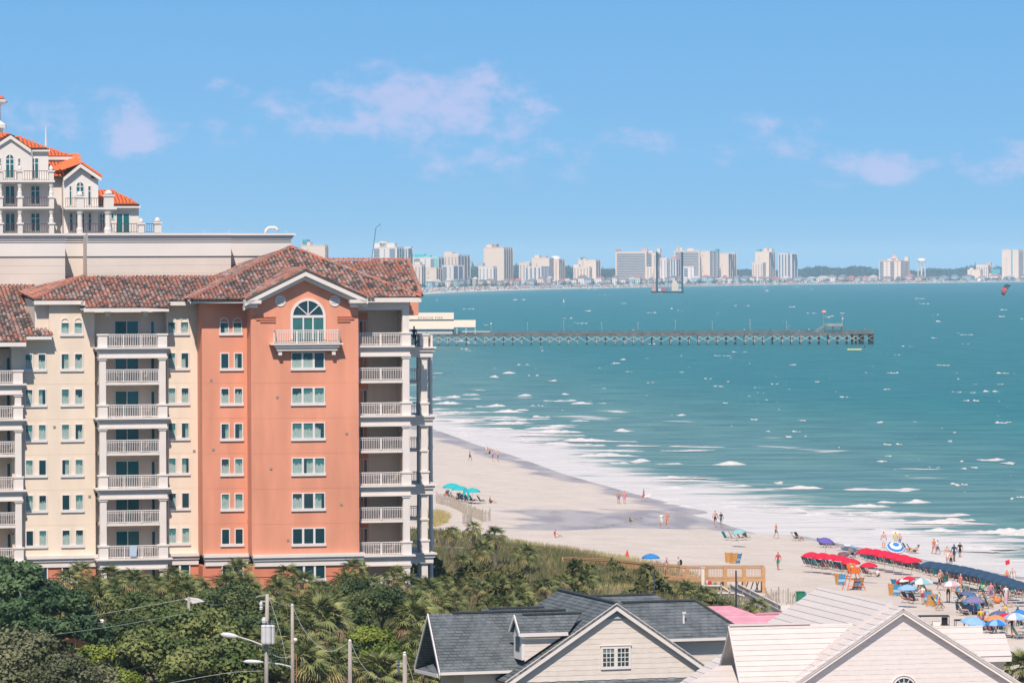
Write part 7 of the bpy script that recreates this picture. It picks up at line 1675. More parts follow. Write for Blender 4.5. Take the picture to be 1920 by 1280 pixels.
STAND = [ # px, feet y, pose, heading deg, top, shorts, skin, hair, label
 (881, 864, 'walk', -20, None, 'black', 1, 0, 'boy in dark shorts walking alone at the far left of the beach', 1),
 (911, 851, 'walk', 60, 'white', 'white', 0, 3, 'person in white with white hat at the water line on the left', 1),
 (918, 858, 'walk', 250, 'orange', 'navy', 0, 1, 'person in orange top in the group by the left water line', 1),
 (924, 864, 'walk', 250, None, 'blue', 2, 0, 'bare chested man in blue shorts walking towards the camera by the left surf', 1), (934, 865, 'walk', 255, None, 'teal', 2, 0, 'bare chested man in teal shorts, rightmost of the left surf group', 1),
 (1160, 944, 'stand', 80, None, 'purple', 1, 1, 'bare backed man in lilac shorts standing in the shallow creek', 1), (1171, 944, 'stand', 80, 'pink', 'pink', 2, 1, 'slim woman in pink swimsuit beside the man in lilac shorts', 1),
 (1207, 940, 'walk', 160, 'red', 'red', 2, 1, 'person in red carrying a white board through the wash', 1), (1240, 988, 'walk', 260, 'white', 'white', 0, 1, 'woman in white swimsuit, left of the two walking on the wet sand', 1), (1251, 987, 'walk', 262, 'orange', 'orange', 2, 2, 'woman in orange swimsuit, right of the two walking on the wet sand', 1),
 (1341, 985, 'walk', 80, None, 'navy', 2, 1, 'heavy bare chested man in dark shorts on the wet sand', 1.06), (1352, 985, 'walk', 80, 'black', 'green', 1, 0, 'woman in black dress beside the heavy bare chested man', .95),
 (1455, 1009, 'walk', -35, 'orange', 'green', 0, 3, 'man with white cap and orange backpack walking to the right', 1.02), (1459, 1068, 'walk', 250, 'red', 'green', 1, 0, 'man in red shirt and green shorts on the open sand left of the red umbrellas', 1.05),
 (1657, 1028, 'stand', 80, None, 'white', 2, 0, 'bare backed man in white shorts left of the striped umbrella', 1.1), (1679, 1021, 'stand', 80, 'yellow', 'yellow', 1, 0, 'child in yellow just above the blue striped umbrella', .85), (1687, 1025, 'stand', 90, None, 'blue', 2, 1, 'bare shouldered person right behind the striped umbrella', .9),
 (1751, 1040, 'walk', -60, 'orange', 'pink', 2, 0, 'person in orange top at the surf, left of the pair above the navy umbrellas', 1.05), (1758, 1041, 'walk', -40, 'white', 'navy', 1, 0, 'person bending in white top of the pair above the navy umbrellas', 1),
 (1776, 1056, 'walk', 250, None, 'white', 0, 2, 'pale bare chested man in white shorts near the surf on the right', 1.1), (1783, 1064, 'stand', 80, None, 'black', 2, 0, 'man with bare back and black shorts in front of the wetsuit person', 1.0), (1789, 1053, 'walk', 250, 'navy', 'navy', 3, 0, 'person in a full dark wetsuit walking from the surf', 1.12), (1800, 1047, 'walk', 255, 'black', 'black', 1, 0, 'woman in black swimsuit, rightmost of the surf walkers', 1.05),
 (1763, 1106, 'walk', -50, None, 'black', 2, 3, 'man with white cap and black shorts striding between the umbrellas', 1.12), (1778, 1128, 'stand', 250, None, 'black', 1, 0, 'woman with a dark wrap around her hips below the mauve umbrella', 1.12), (1858, 1128, 'stand', 60, 'pink', 'purple', 2, 1, 'woman in pink and lilac standing next to the orange beach bag', 1.05),
 (1888, 1094, 'stand', 80, 'orange', 'red', 2, 1, 'lifeguard in orange beside the flag pole on the right', .8), (1899, 1096, 'stand', 250, None, 'white', 0, 2, 'person in white shorts standing right behind the flag pole', 1),
 (1898, 1192, 'stand', 200, None, 'navy', 2, 1, 'large bare chested man in dark shorts at the lower right below the blue umbrella', 1.15), (1886, 1132, 'stand', 100, 'white', 'white', 1, 0, 'person in white beside the folded pale umbrella', 1.0), (1836, 1160, 'stand', 20, 'teal', 'navy', 1, 0, 'child in teal top left of the big light blue umbrella', .8), (1420, 1047, 'ground', 0, 'white', 'white', 0, 0, '', 0)]
BG = 'people walking on the beach and in the wash'
for (px, py, po, hd, top, sh, sk, ha, lab, sc) in STAND:
    if sc: p = on_beach(px, py); person(p.x, p.y, p.z, math.radians(hd), po, lab, top, sh, sk, ha, BG, sc * 1.02)

# ------------------------------------------------------------------ umbrellas, chairs, lifeguard gear
polem = mat('umbrella_pole', (.6, .58, .55), .4, metal=.2)
UM = {k: mat('canopy_' + k, v, .8, .05, 2) for k, v in dict(red=(.62, .015, .05), navy=(.028, .065, .12), teal=(.02, .40, .42), purple=(.13, .10, .36), lightblue=(.24, .42, .66), blue=(.03, .20, .52), palegreen=(.24, .42, .45), mauve=(.52, .36, .40), orange=(.68, .26, .10), white=(.66, .63, .62), slate=(.10, .13, .24), lilac=(.20, .17, .32)).items()}
_uc = {}
def canopy_mesh(c1, c2=None, rings=False):
    key = (c1, c2, rings)
    if key in _uc: return _uc[key]
    n = 8; sub = 3; prof = [(0.03, .42), (.35, .36), (.68, .22), (.90, .07), (1.0, -.04)]; mb = MB(); N_ = n * sub
    def pt(i, j):
        r, z = prof[j]; a = 2 * math.pi * i / N_; t = (i % sub) / sub; sag = 1 - .045 * math.sin(math.pi * t) * 1.3; return (r * math.cos(a) * sag, r * math.sin(a) * sag, z - .03 * math.sin(math.pi * t) * (j / 4))
    for i in range(N_):
        for j in range(4): mb.add([pt(i, j), pt(i + 1, j), pt(i + 1, j + 1), pt(i, j + 1)], [(0, 3, 2, 1)], (j % 2 if rings else (i // sub) % 2) if c2 else 0)
        a, b = pt(i, 4), pt(i + 1, 4); mb.add([a, b, (b[0] * 1.0, b[1] * 1.0, b[2] - .09), (a[0], a[1], a[2] - .09)], [(0, 3, 2, 1)], (0 if rings else (i // sub) % 2) if c2 else 0)
    me = mb.mesh('canopy', [UM[c1]] + ([UM[c2]] if c2 else [])); _uc[key] = me; return me
pl_me = MB().tube([(0, 0, 0), (0, 0, 1)], .02, 5).mesh('pole', polem)
rb = MB()
for i in range(8): a = math.pi * i / 4; rb.tube([(0, 0, .34), (math.cos(a) * .96, math.sin(a) * .96, -.03)], .008, 3)
rib_me = rb.mesh('ribs', polem)
def umbrella(px, py, col, w, label, group=None, h=1.85, tilt=(0, 0), c2=None, rings=False, closed=False):
    q = .9; pb = (py - .0594 * q * HZ * h / 1.8) / (1 - .0594 * q * h / 1.8) if False else None
    b = py + 30
    for _ in range(5): p = on_beach(px, b); b = py + (h + .2) * F_ / p.y
    t = thing('beach_umbrella', label, 'umbrella', p, rz=px * .37, group=group); r = w / 2 * p.y / F_
    link('pole', pl_me, t, (0, 0, 0), scale=(1, 1, h + r * .3))
    if closed: MB().lathe([(.05, 0), (.16, .15), (.14, .8), (.03, 1.25)], (0, 0, h - 1.1), 8).build('folded_canopy', UM[col], t)
    else:
        for me in (canopy_mesh(col, c2, rings), rib_me): o = link(me.name.split('.')[0], me, t, (0, 0, h - .15), scale=(r, r, r * .95)); o.rotation_euler = (math.radians(tilt[0]), math.radians(tilt[1]), -px * .37)
    return t
chm = mat('chair_fabric_navy', (.03, .08, .13), .85); chf = mat('chair_frame', (.45, .40, .34), .5)
def chair_meshes(fab):
    s = MB().slab([(-.02, -.27, .27), (.5, -.27, .31), (.5, .27, .31), (-.02, .27, .27)], (0, 0, -.03)).mesh('seat', fab); b = MB().slab([(0, -.27, .28), (0, .27, .28), (-.42, .27, .98), (-.42, -.27, .98)], (-.025, 0, -.02)).mesh('backrest', fab); f = MB()
    for y in (-.29, .29): f.tube([(-.44, y, 1.02), (0, y, .27), (.52, y, .30)], .018, 4); f.tube([(-.3, y, 0), (.1, y, .48), (.42, y, .5)], .018, 4); f.tube([(.5, y, 0), (.42, y, .5)], .018, 4); f.tube([(-.35, y, .02), (.5, y, .02)], .016, 4)
    return s, b, f.mesh('frame', chf)
CH = {'navy': chair_meshes(chm), 'blue': chair_meshes(mat('chair_fabric_blue', (.05, .30, .55), .85)), 'teal': chair_meshes(mat('chair_fabric_teal', (.02, .30, .34), .85)), 'green': chair_meshes(mat('chair_fabric_green', (.06, .16, .13), .85))}
def chair(x, y, z, rz, col, label, group, sc=1.0):
    t = thing('beach_chair', label, 'chair', (x, y, z), rz, group); t.scale = (sc,) * 3
    for me in CH[col]: link(me.name.split('.')[0], me, t)
    return t
SEA_A = math.radians(28)
on_ = ['first', 'second', 'third', 'fourth', 'fifth', 'sixth', 'seventh', 'eighth', 'ninth', 'tenth', 'eleventh', 'twelfth', 'thirteenth', 'fourteenth', 'fifteenth', 'sixteenth', 'seventeenth', 'eighteenth', 'nineteenth', 'twentieth', 'twenty first', 'twenty second', 'twenty third', 'twenty fourth', 'twenty fifth', 'twenty sixth']
def row(name, pts, col, w, chairs, group):
    for i, (px, py) in enumerate(pts): umbrella(px, py, col, w, f'{on_[i]} umbrella from the left in the {name} row', group, tilt=(rp.uniform(-4, 4), rp.uniform(-4, 4)))
    (xa, ya), (xb, yb), n = chairs
    for i in range(n):
        t = i / (n - 1); px, py = xa + (xb - xa) * t, ya + (yb - ya) * t + rp.uniform(-1, 1); p = on_beach(px, py); a = SEA_A + rp.uniform(-.2, .2)
        chair(p.x, p.y, p.z, a, 'navy' if rp.random() < .85 else 'teal', f'{on_[i]} beach chair from the left under the {name} umbrella row', f'chairs under the {name} umbrellas', 1.05)
        if rp.random() < .85:
            tp = rp.choice([None, None, 'white', 'pink', 'black', 'red', 'teal', 'orange']); sh = rp.choice(['black', 'navy', 'white', 'pink', 'teal', 'orange', 'red'])
            person(p.x, p.y, p.z + .02, a, 'sit', f'person in {sh} bottoms seated in the {on_[i]} chair of the {name} row', tp, sh, rp.choice([0, 1, 2, 2, 3]), rp.randrange(4), f'people seated under the {name} umbrellas')
row('left red', [(1522, 1035), (1541, 1036.5), (1560, 1039), (1578, 1042), (1595, 1047)], 'red', 38, ((1511, 1061), (1604, 1075), 15), 'red umbrellas in the left row')
row('right red', [(1625, 1028), (1641, 1030), (1658, 1033), (1675, 1036.5), (1692, 1040), (1709, 1045)], 'red', 40, ((1617, 1049), (1726, 1072), 18), 'red umbrellas in the right row')
row('navy', [(1745 + 14.6 * i, 1054 + 1.5 * i + .155 * i * i) for i in range(13)], 'navy', 46, ((1732, 1076), (1921, 1118), 26), 'navy umbrellas in the long row')
US = [(1629, 1053, 'red', 33, 'lone red umbrella between the two red rows', {}), (1548, 1008, 'purple', 34, 'purple umbrella above the left red row', dict(tilt=(6, 10))), (1592, 1021, 'lightblue', 32, 'pale blue umbrella tilted above the left red row', dict(tilt=(-25, 12), c2='white', h=1.3)),
 (1679, 1019, 'blue', 36, 'blue and white ringed umbrella tipped towards the camera', dict(tilt=(34, 8), c2='white', rings=True, h=1.2)), (1220, 1037, 'blue', 34, 'blue umbrella alone behind the boardwalk', {}), (1384, 991, 'palegreen', 28, 'pale green umbrella alone on the middle of the sand', dict(tilt=(5, -6))),
 (847, 907, 'teal', 34, 'leftmost teal umbrella behind the sand fence', {}), (862, 911, 'teal', 30, 'middle teal umbrella behind the sand fence', {}), (886, 915, 'teal', 30, 'rightmost teal umbrella behind the sand fence', {}), (870, 912, 'teal', 10, 'folded teal umbrella left of its twin', dict(closed=True)), (878, 915, 'teal', 10, 'folded teal umbrella right of its twin', dict(closed=True)),
 (1702, 1082, 'red', 48, 'wide red and white striped umbrella below the right red row', dict(c2='white', tilt=(-12, -4), h=1.35)), (1704, 1077, 'red', 24, 'small red umbrella on top of the wide striped one', {}), (1728, 1084, 'palegreen', 44, 'pale green and white umbrella beside the wide striped one', dict(c2='white', h=1.5)), (1701, 1095, 'lightblue', 38, 'light blue tent like umbrella shading the orange and blue chairs', {}),
 (1783, 1088, 'mauve', 38, 'faded pink striped umbrella in front of the navy row', dict(c2='white')), (1816, 1107, 'slate', 36, 'dark slate umbrella right below the faded pink one', dict(tilt=(-4, 14))), (1826, 1118, 'lilac', 44, 'dusky purple umbrella right under the slate one', {}),
 (1826, 1157, 'lightblue', 50, 'large light blue umbrella above the black frame canopy', dict(tilt=(6, 10))), (1872, 1143, 'slate', 36, 'slate umbrella left of the red one at the lower right', {}), (1886, 1146, 'red', 30, 'red umbrella squeezed between slate and light blue at lower right', {}), (1866, 1152, 'orange', 42, 'orange umbrella over the blue one at lower right', {}), (1868, 1160, 'blue', 42, 'blue umbrella just in front of the orange one', dict(c2='lightblue')),
 (1903, 1149, 'lightblue', 46, 'pale blue and white umbrella over the large bare chested man', dict(c2='white')), (1917, 1088, 'red', 22, 'red umbrella cut by the right edge', {}), (1886, 1108, 'mauve', 8, 'folded pale umbrella standing upright on the right', dict(closed=True)), (1582, 1031, 'mauve', 24, 'pinkish umbrella half hidden behind the left red row', dict(tilt=(-30, 0), h=1.0)), (1912, 1140, 'blue', 30, 'blue umbrella against the right edge above the pale one', {})]
for (px, py, col, w, lab, kw) in US: umbrella(px, py, col, w, lab, 'single umbrellas scattered on the beach', **kw)
SIT = [(1540, 1024, 'navy', 'sit', 'under the purple umbrella, left'), (1548, 1025, 'navy', 'sit', 'under the purple umbrella, middle'), (1560, 1025, 'navy', 'sit', 'under the purple umbrella, right'), (1490, 1012, 'teal', 'sit', 'alone near the water, teal chair'), (1497, 1012, 'navy', 'sit', 'beside the teal chair near the water'),
 (1387, 1011, 'navy', 'lie', 'right under the pale green umbrella'), (1374, 1012, 'navy', None, 'reclined left of the pale green umbrella'), (1361, 1011, 'teal', None, 'teal one left of the pale green umbrella'), (1398, 1010, 'green', None, 'small one right of the pale green umbrella'),
 (1622, 1078, 'navy', 'sit', 'under the lone red umbrella, left'), (1630, 1079, 'navy', 'sit', 'under the lone red umbrella, right'), (1700, 1033, 'navy', 'lie', 'right of the ringed umbrella, first'), (1708, 1035, 'navy', 'lie', 'right of the ringed umbrella, second'), (1716, 1037, 'navy', 'sit', 'right of the ringed umbrella, third'),
 (1590, 1042, 'navy', 'sit', 'beside the pinkish umbrella, left'), (1600, 1043, 'navy', 'lie', 'beside the pinkish umbrella, right'), (1694, 1110, 'navy', 'sit', 'under the tent like light blue umbrella, left'), (1704, 1111, 'green', 'sit', 'under the tent like light blue umbrella, right'), (1719, 1112, 'green', 'sit', 'green, first of three below the pale green and white umbrella'), (1728, 1112, 'green', 'sit', 'green, second of three below the pale green and white umbrella'), (1736, 1113, 'green', 'sit', 'green, third of three below the pale green and white umbrella'),
 (1700, 1128, 'navy', 'lie', 'with yellow towel below the orange and blue chairs, left'), (1712, 1130, 'navy', 'lie', 'below the orange and blue chairs, right'), (1795, 1107, 'navy', 'sit', 'right of the faded pink umbrella, near'), (1806, 1106, 'teal', 'sit', 'right of the faded pink umbrella, far'), (1800, 1124, 'navy', None, 'dark lounger left of the dusky purple umbrella'), (1808, 1148, 'green', 'sit', 'left foot of the teal topped stroller group'), (1818, 1150, 'teal', 'sit', 'teal one in front of the stroller group'), (1834, 1146, 'navy', 'sit', 'right side of the stroller group'), (1842, 1138, 'blue', 'sit', 'blue one below the dusky purple umbrella'), (1850, 1139, 'navy', 'sit', 'navy one below the dusky purple umbrella'),
 (1848, 1120, 'blue', 'lie', 'blue lounger right of the slate umbrella'), (1869, 1116, 'navy', 'sit', 'with pink person near the navy row end, left'), (1877, 1117, 'navy', 'sit', 'with pink person near the navy row end, right'), (1898, 1116, 'teal', 'lie', 'teal lounger near the right edge'), (1908, 1118, 'navy', None, 'dark one near the right edge'),
 (1756, 1138, 'navy', 'sit', 'below the orange and blue folded chairs in the middle'), (1849, 1184, 'green', 'sit', 'under the blue and orange umbrellas, left'), (1857, 1185, 'navy', 'sit', 'under the blue and orange umbrellas, middle'), (1876, 1184, 'navy', 'sit', 'under the blue and orange umbrellas, right'), (1908, 1196, 'teal', 'sit', 'under the pale blue and white umbrella'), (1915, 1176, 'navy', 'sit', 'at the right edge below the umbrellas'), (1889, 1172, 'green', 'sit', 'behind the large bare chested man'),
 (836, 932, 'navy', 'sit', 'first of the teal umbrella row'), (843, 934, 'navy', 'sit', 'second of the teal umbrella row'), (850, 936, 'navy', 'sit', 'third of the teal umbrella row'), (857, 937, 'navy', 'sit', 'fourth of the teal umbrella row'), (864, 938, 'navy', 'sit', 'fifth of the teal umbrella row'), (871, 939, 'navy', 'sit', 'sixth of the teal umbrella row'), (878, 940, 'navy', None, 'seventh of the teal umbrella row'), (886, 941, 'navy', 'lie', 'eighth of the teal umbrella row'), (901, 942, 'navy', 'sit', 'right behind the end of the teal row')]
for (px, py, col, po, lab) in SIT:
    p = on_beach(px, py + 1.5); a = SEA_A + rp.uniform(-.5, .5) + (math.pi if rp.random() < .12 else 0); chair(p.x, p.y, p.z, a, col, 'beach chair ' + lab, 'single beach chairs', 1.08)
    if po: tp = rp.choice([None, 'pink', 'black', 'white', None, 'red']); sh = rp.choice(['black', 'navy', 'pink', 'teal', 'orange', 'white']); person(p.x, p.y, p.z + .03, a, 'sit' if po == 'sit' else 'lie', 'person in chair ' + lab, tp, sh, rp.choice([0, 1, 2, 2]), rp.randrange(3), 'people seated on single chairs')
for (px, py, top, sh, lab) in [(919, 943, 'black', 'black', 'person crouching alone right of the teal umbrellas'), (1041, 1007, 'red', 'white', 'person sitting on the sand beside the dark creek end'), (1181, 979, 'green', 'green', 'child lying at the edge of the creek bank'), (1645, 1081, 'white', 'navy', 'person sitting on the sand right of the lone red umbrella'), (1791, 1109, 'orange', 'white', 'child on the sand under the faded pink umbrella'), (1866, 1129, 'orange', 'orange', 'child crouching at the orange beach bag')]:
    p = on_beach(px, py); person(p.x, p.y, p.z, rp.uniform(0, 6), 'ground', lab, top, sh, 2, 1, 'people sitting on the sand')

def extra_crowd():
    rr = random.Random(91); LMK = [('tent like light blue umbrella', 1701, 1108), ('faded pink umbrella', 1783, 1102), ('slate umbrella', 1816, 1122), ('dusky purple umbrella', 1826, 1134), ('middle trio of loungers', 1747, 1136), ('covered beach wagon', 1820, 1152), ('lower right orange umbrella', 1866, 1170), ('large light blue umbrella', 1830, 1178), ('right end of the navy row', 1905, 1118), ('pale blue and white umbrella', 1903, 1172), ('orange beach bag', 1870, 1131)]
    seen = {}
    for i in range(44):
        nm, lx, ly = LMK[i % len(LMK)]; px, py = lx + rr.uniform(-26, 26), ly + rr.uniform(-6, 12)
        if px > 1918 or py > 1196 or (px < 1760 and py > 1140): continue
        p = on_beach(px, py); w = ('left of' if px < lx else 'right of') + ' the ' + nm; seen[w] = seen.get(w, 0) + 1; o = on_[seen[w] - 1]; a = SEA_A + rr.uniform(-1.2, 1.2); k = rr.random()
        if k < .45: chair(p.x, p.y, p.z, a, rr.choice(['navy', 'teal', 'green', 'blue']), f'{o} beach chair {w}', 'crowded chairs at the lower right', 1.08)
        if k > .2: person(p.x, p.y, p.z + .03, a, 'sit' if k < .45 else rr.choice(['ground', 'stand', 'ground', 'walk']), f'{o} beachgoer {w}', rr.choice([None, 'pink', 'white', 'black', 'teal', 'yellow', None]), rr.choice(['black', 'navy', 'pink', 'teal', 'orange', 'white', 'red']), rr.choice([0, 1, 2, 2, 3]), rr.randrange(4), 'beachgoers at the lower right')
        elif k < .1: cb = thing('cooler', f'{o} cooler box {w}', 'cooler', p, a, 'coolers at the lower right'); MB().box(-.3, .3, -.2, .2, 0, .35).build('cooler_body', CLO[rr.choice(['blue', 'red', 'white'])], cb); MB().box(-.32, .32, -.22, .22, .352, .42).build('lid', CLO['white'], cb)
extra_crowd()
def upright_lounger(px, py, rz, col, label):
    p = on_beach(px, py); t = thing('folded_lounger', label, 'lounger', p, rz, 'orange and blue rental loungers'); w1 = mat('lounger_orange_wood', (.62, .30, .07), .7); w2 = mat('lounger_blue_cloth', (.04, .30, .58), .8); w3 = mat('lounger_light_blue', (.40, .62, .78), .8)
    fr_, cl = (w1, w2) if col == 'blue' else (w1, w1)
    mb = MB()
    for x in (-.4, .34): mb.beam((x, .25, 0), (x, -.1, 1.15), .09, .06, up=(0, 1, 0))
    mb.build('side_rail', fr_, t)
    for i in range(4): q = i / 4; z0, z1 = .12 + q * 1.0, .12 + (q + .22) * 1.0; MB().slab([(-.34, .22 - .3 * q, z0), (.32, .22 - .3 * q, z0), (.32, .22 - .3 * (q + .22), z1), (-.34, .22 - .3 * (q + .22), z1)], (0, -.05, 0)).build('sling_panel', (w3 if i in (1,) else cl) if col == 'blue' else w1, t)
    MB().beam((-.35, .6, 0), (-.35, .1, .7), .05, .05, up=(0, 1, 0)).beam((.3, .6, 0), (.3, .1, .7), .05, .05, up=(0, 1, 0)).build('prop_leg', fr_, t)
for (px, py, rz, col, lab) in [(1573, 1096, -.5, 'orange', 'orange lounger left of the lifeguard stand, leaning on a blue one'), (1579, 1097, .1, 'blue', 'blue lounger left of the lifeguard stand'), (1609, 1105, .4, 'blue', 'blue lounger right of the lifeguard stand'), (1615, 1104, .9, 'orange', 'orange lounger edge right of the lifeguard stand'), (1367, 1055, -.3, 'orange', 'brown orange lounger, left of the trio on the open sand'), (1377, 1056, .3, 'orange', 'orange lounger in the middle of the trio on the open sand'), (1386, 1057, .9, 'blue', 'blue lounger, right of the trio on the open sand'),
    (1674, 1116, -.4, 'orange', 'tall orange lounger left of the light blue tent umbrella'), (1682, 1117, .1, 'blue', 'blue lounger right next to the tall orange one'), (1740, 1132, -.3, 'blue', 'teal blue lounger, left of the middle trio'), (1747, 1137, .2, 'orange', 'orange lounger, middle of the middle trio'), (1756, 1136, .5, 'blue', 'blue lounger, right of the middle trio')]: upright_lounger(px, py, rz, col, lab)
def lifeguard_stand():
    p = on_beach(1600, 1106); t = thing('lifeguard_stand', 'tall orange wooden lifeguard chair on splayed legs', 'lifeguard chair', p, .35); o = mat('lifeguard_orange', (.70, .16, .03), .6)
    for (a, b) in (((-.95, -.7), (-.32, -.3)), ((.95, -.7), (.32, -.3)), ((-.85, .7), (-.32, .3)), ((.85, .7), (.32, .3))): MB().beam((a[0], a[1], 0), (b[0], b[1], 1.75), .065, .065, up=(0, 1, 0)).build('leg', o, t)
    for z, w in ((.45, .82), (1.0, .62)): MB().beam((-w, -.6 + z * .2, z), (w, -.6 + z * .2, z), .05, .1, up=(0, 1, 0)).build('crossbar', o, t)
    MB().box(-.48, .48, -.42, .42, 1.75, 1.83).build('seat', o, t); MB().slab([(-.48, -.46, 1.6), (.48, -.46, 1.6), (.5, -.5, 2.1), (-.42, -.5, 2.2)], (0, .05, 0)).build('front_panel', o, t); MB().slab([(-.48, .36, 1.83), (.48, .36, 1.83), (.45, .5, 2.55), (-.45, .5, 2.55)], (0, .05, 0)).build('backrest', o, t)
    for x in (-.48, .44): MB().box(x, x + .05, -.4, .42, 2.1, 2.16).build('armrest', o, t)
    for k in range(5): MB().beam((.5, -.65 + .05 * k, .3 + .3 * k), (.9 - .08 * k, -.65 + .05 * k, .3 + .3 * k), .04, .06, up=(0, 1, 0)).build('rung', mat('brown_rung', (.20, .09, .05), .8), t)
    person(p.x, p.y + .05, p.z + 1.55, SEA_A, 'sit', 'lifeguard with white cap sitting on the tall orange chair', 'white', 'red', 1, 3, None, .95)
lifeguard_stand()
def misc():
    p = on_beach(1501, 1127); t = thing('trash_barrel', 'green trash barrel with blue side on the sand by the dry stems', 'barrel', p); MB().lathe([(.40, 0), (.44, .3), (.44, .75), (.47, .78), (.47, .86), (.4, .87)], (0, 0, 0), 14).build('drum', mat('barrel_green', (.02, .19, .10), .6), t); MB().lathe([(.40, 0), (.40, .03)], (0, 0, .875), 14).build('liner', CLO['black'], t); MB().slab([(.30, -.3, .1), (.55, -.1, .1), (.55, -.1, .8), (.34, -.34, .8)], (0, .04, 0)).build('side_notice', mat('barrel_blue', (.05, .35, .50), .7), t)
    MB().beam((-.75, 0, 0), (-.5, 0, .75), .07, .07, up=(0, 1, 0)).build('side_post', mat('barrel_post', (.12, .10, .09), .8), t)
    p = on_beach(1176, 1044); t = thing('safety_cone', 'red orange cone shaped marker standing on the sand behind the dune', 'cone', p); MB().lathe([(.34, 0), (.34, .05), (.2, .06), (.16, .3), (.03, .8)], (0, 0, 0), 10).build('cone_body', mat('cone_red', (.62, .06, .03), .6), t)
    p = on_beach(1900, 1097); t = thing('flag_pole', 'white double pole with small red warning flag near the surf', 'flag', p); h = 2.6; MB().tube([(-.1, 0, 0), (-.35, 0, h)], .035, 5).build('pole', white, t); MB().tube([(.25, 0, 0), (-.1, 0, h - .5)], .03, 5).build('stay_pole', white, t); mb = MB(); mb.slab([(-.36, 0, h), (-.8, -.05, h - .15), (-.75, 0, h - .6), (-.5, 0, h - .5), (-.33, 0, h - .45)], (0, .03, 0)); mb.build('flag_cloth', UM['red'], t); MB().box(-.5, .1, -.3, .3, 0, .35).build('cooler', white, t)
    p = on_beach(1214, 941); t = thing('bodyboard', 'white bodyboard carried in the wash near the person in red', 'board', (p.x, p.y, p.z + .9)); MB().slab([(-.5, 0, -.1), (-.35, 0, -.28), (.4, 0, -.1), (.55, 0, .3), (.1, 0, .25)], (0, .06, 0)).build('deck', white, t)
    for (px, py, lab) in ((1755, 1172, 'black framed sun canopy with cooler, left of the two above the white wing roof'), (1823, 1180, 'black framed sun canopy with red bag, right of the two above the white wing roof')):
        p = on_beach(px, py); t = thing('canopy_frame', lab, 'canopy', p, .05, 'black framed sun canopies'); w = 1.45
        MB().box(-w, w * .75, -.5, .5, .78, .86).build('canopy_top', CLO['black'], t)
        for (x, y) in ((-w, -.5), (w * .7, -.5), (-w, .45), (w * .7, .45)): MB().box(x, x + .05, y, y + .05, 0, .78).build('leg', CLO['black'], t)
        MB().box(-.3, .35, -.2, .2, 0, .35).build('cooler', CLO['red'] if px > 1800 else white, t); MB().box(.5, .95, -.25, .2, 0, .7).build('bag', CLO['black'], t)
    for (px, py, col, lab, w) in ((1870, 1131, 'orange', 'round orange beach bag on the sand', .36), (1840, 1105, 'green', 'bright green beach ball in front of the navy row', .26)):
        p = on_beach(px, py); t = thing('beach_bag' if col == 'orange' else 'beach_ball', lab, 'bag' if col == 'orange' else 'ball', p); MB().lathe([(w * .3, 0), (w * .8, w * .3), (w, w * .8), (w * .8, w * 1.3), (w * .2, w * 1.7)], (0, 0, 0), 12).build('cover', CLO['orange'] if col == 'orange' else mat('ball_green', (.15, .60, .08), .5), t, smooth=True)
        if col == 'orange': MB().tube([(-.2, 0, w * 1.6), (0, 0, w * 2.1), (.2, 0, w * 1.6)], .03, 5).build('handle', CLO['white'], t)
        else: MB().lathe([(.05, 0), (.05, .02)], (0, 0, w * 1.7), 8).build('valve', white, t)
    # stroller group with teal top
    p = on_beach(1820, 1152); t = thing('beach_wagon', 'covered beach wagon with teal hood and dark sides', 'wagon', p, .3); MB().box(-.6, .6, -.35, .35, .3, .85).build('body', CLO['navy'], t); k = 8
    hood = MB()
    for i in range(k): a, b = math.pi * i / k, math.pi * (i + 1) / k; hood.add([(math.cos(a) * .5, -.4, .9 + math.sin(a) * .75), (math.cos(b) * .5, -.4, .9 + math.sin(b) * .75), (math.cos(b) * .5, .4, .9 + math.sin(b) * .75), (math.cos(a) * .5, .4, .9 + math.sin(a) * .75)], [(0, 1, 2, 3)])
    hood.build('hood', UM['teal'], t)
    for (x, y) in ((-.45, -.38), (.45, -.38), (-.45, .38), (.45, .38)): w = MB().tube([(x, y - .03, .17), (x, y + .03, .17)], .17, 10).build('wheel', CLO['black'], t)
    MB().tube([(.6, 0, .6), (1.1, 0, .95)], .02, 4).build('handle', polem, t)
    # sand fence on the left
    slm = mat('sand_fence_slat', (.36, .31, .26), .9, .2, 2)
    def sfence(label, pts, h, seed):
        rr = random.Random(seed); q = [on_beach(a, b) for a, b in pts]; o = q[0]; t = thing('sand_fence', label, 'fence', o); mb = MB(); wr = MB()
        for a, b in zip(q[:-1], q[1:]):
            d = b - a; n = max(2, int(d.length / .16))
            for i in range(n):
                if rr.random() < (.12 if seed < 5 else .62): continue
                p = a + d * (i / n) - o; hh = h * rr.uniform(.8, 1.05); mb.box(p.x - .022, p.x + .022, p.y - .008, p.y + .008, p.z - .1, p.z + hh)
            for z in (.25, .7): wr.tube([a - o + Vector((0, 0, h * z)), b - o + Vector((0, 0, h * z))], .012, 3)
        mb.build('slats', slm, t)['kind'] = 'stuff'; wr.build('wire', wirem, t)
        for p in q: p = p - o; MB().tube([p + Vector((0, 0, -.3)), p + Vector((0, 0, h * 1.15))], .05, 6).build('post', slm, t)
    sfence('grey sand fence curving below the teal umbrellas', [(818, 943), (845, 950), (862, 958), (884, 968), (905, 977), (919, 976)], 1.35, 3); sfence('second line of sand fence in front of the curved one', [(868, 982), (885, 978), (905, 978)], 1.2, 4); sfence('low dark fence at the back edge of the dune on the left', [(815, 1020), (845, 1020), (880, 1021), (905, 1022)], .55, 5)
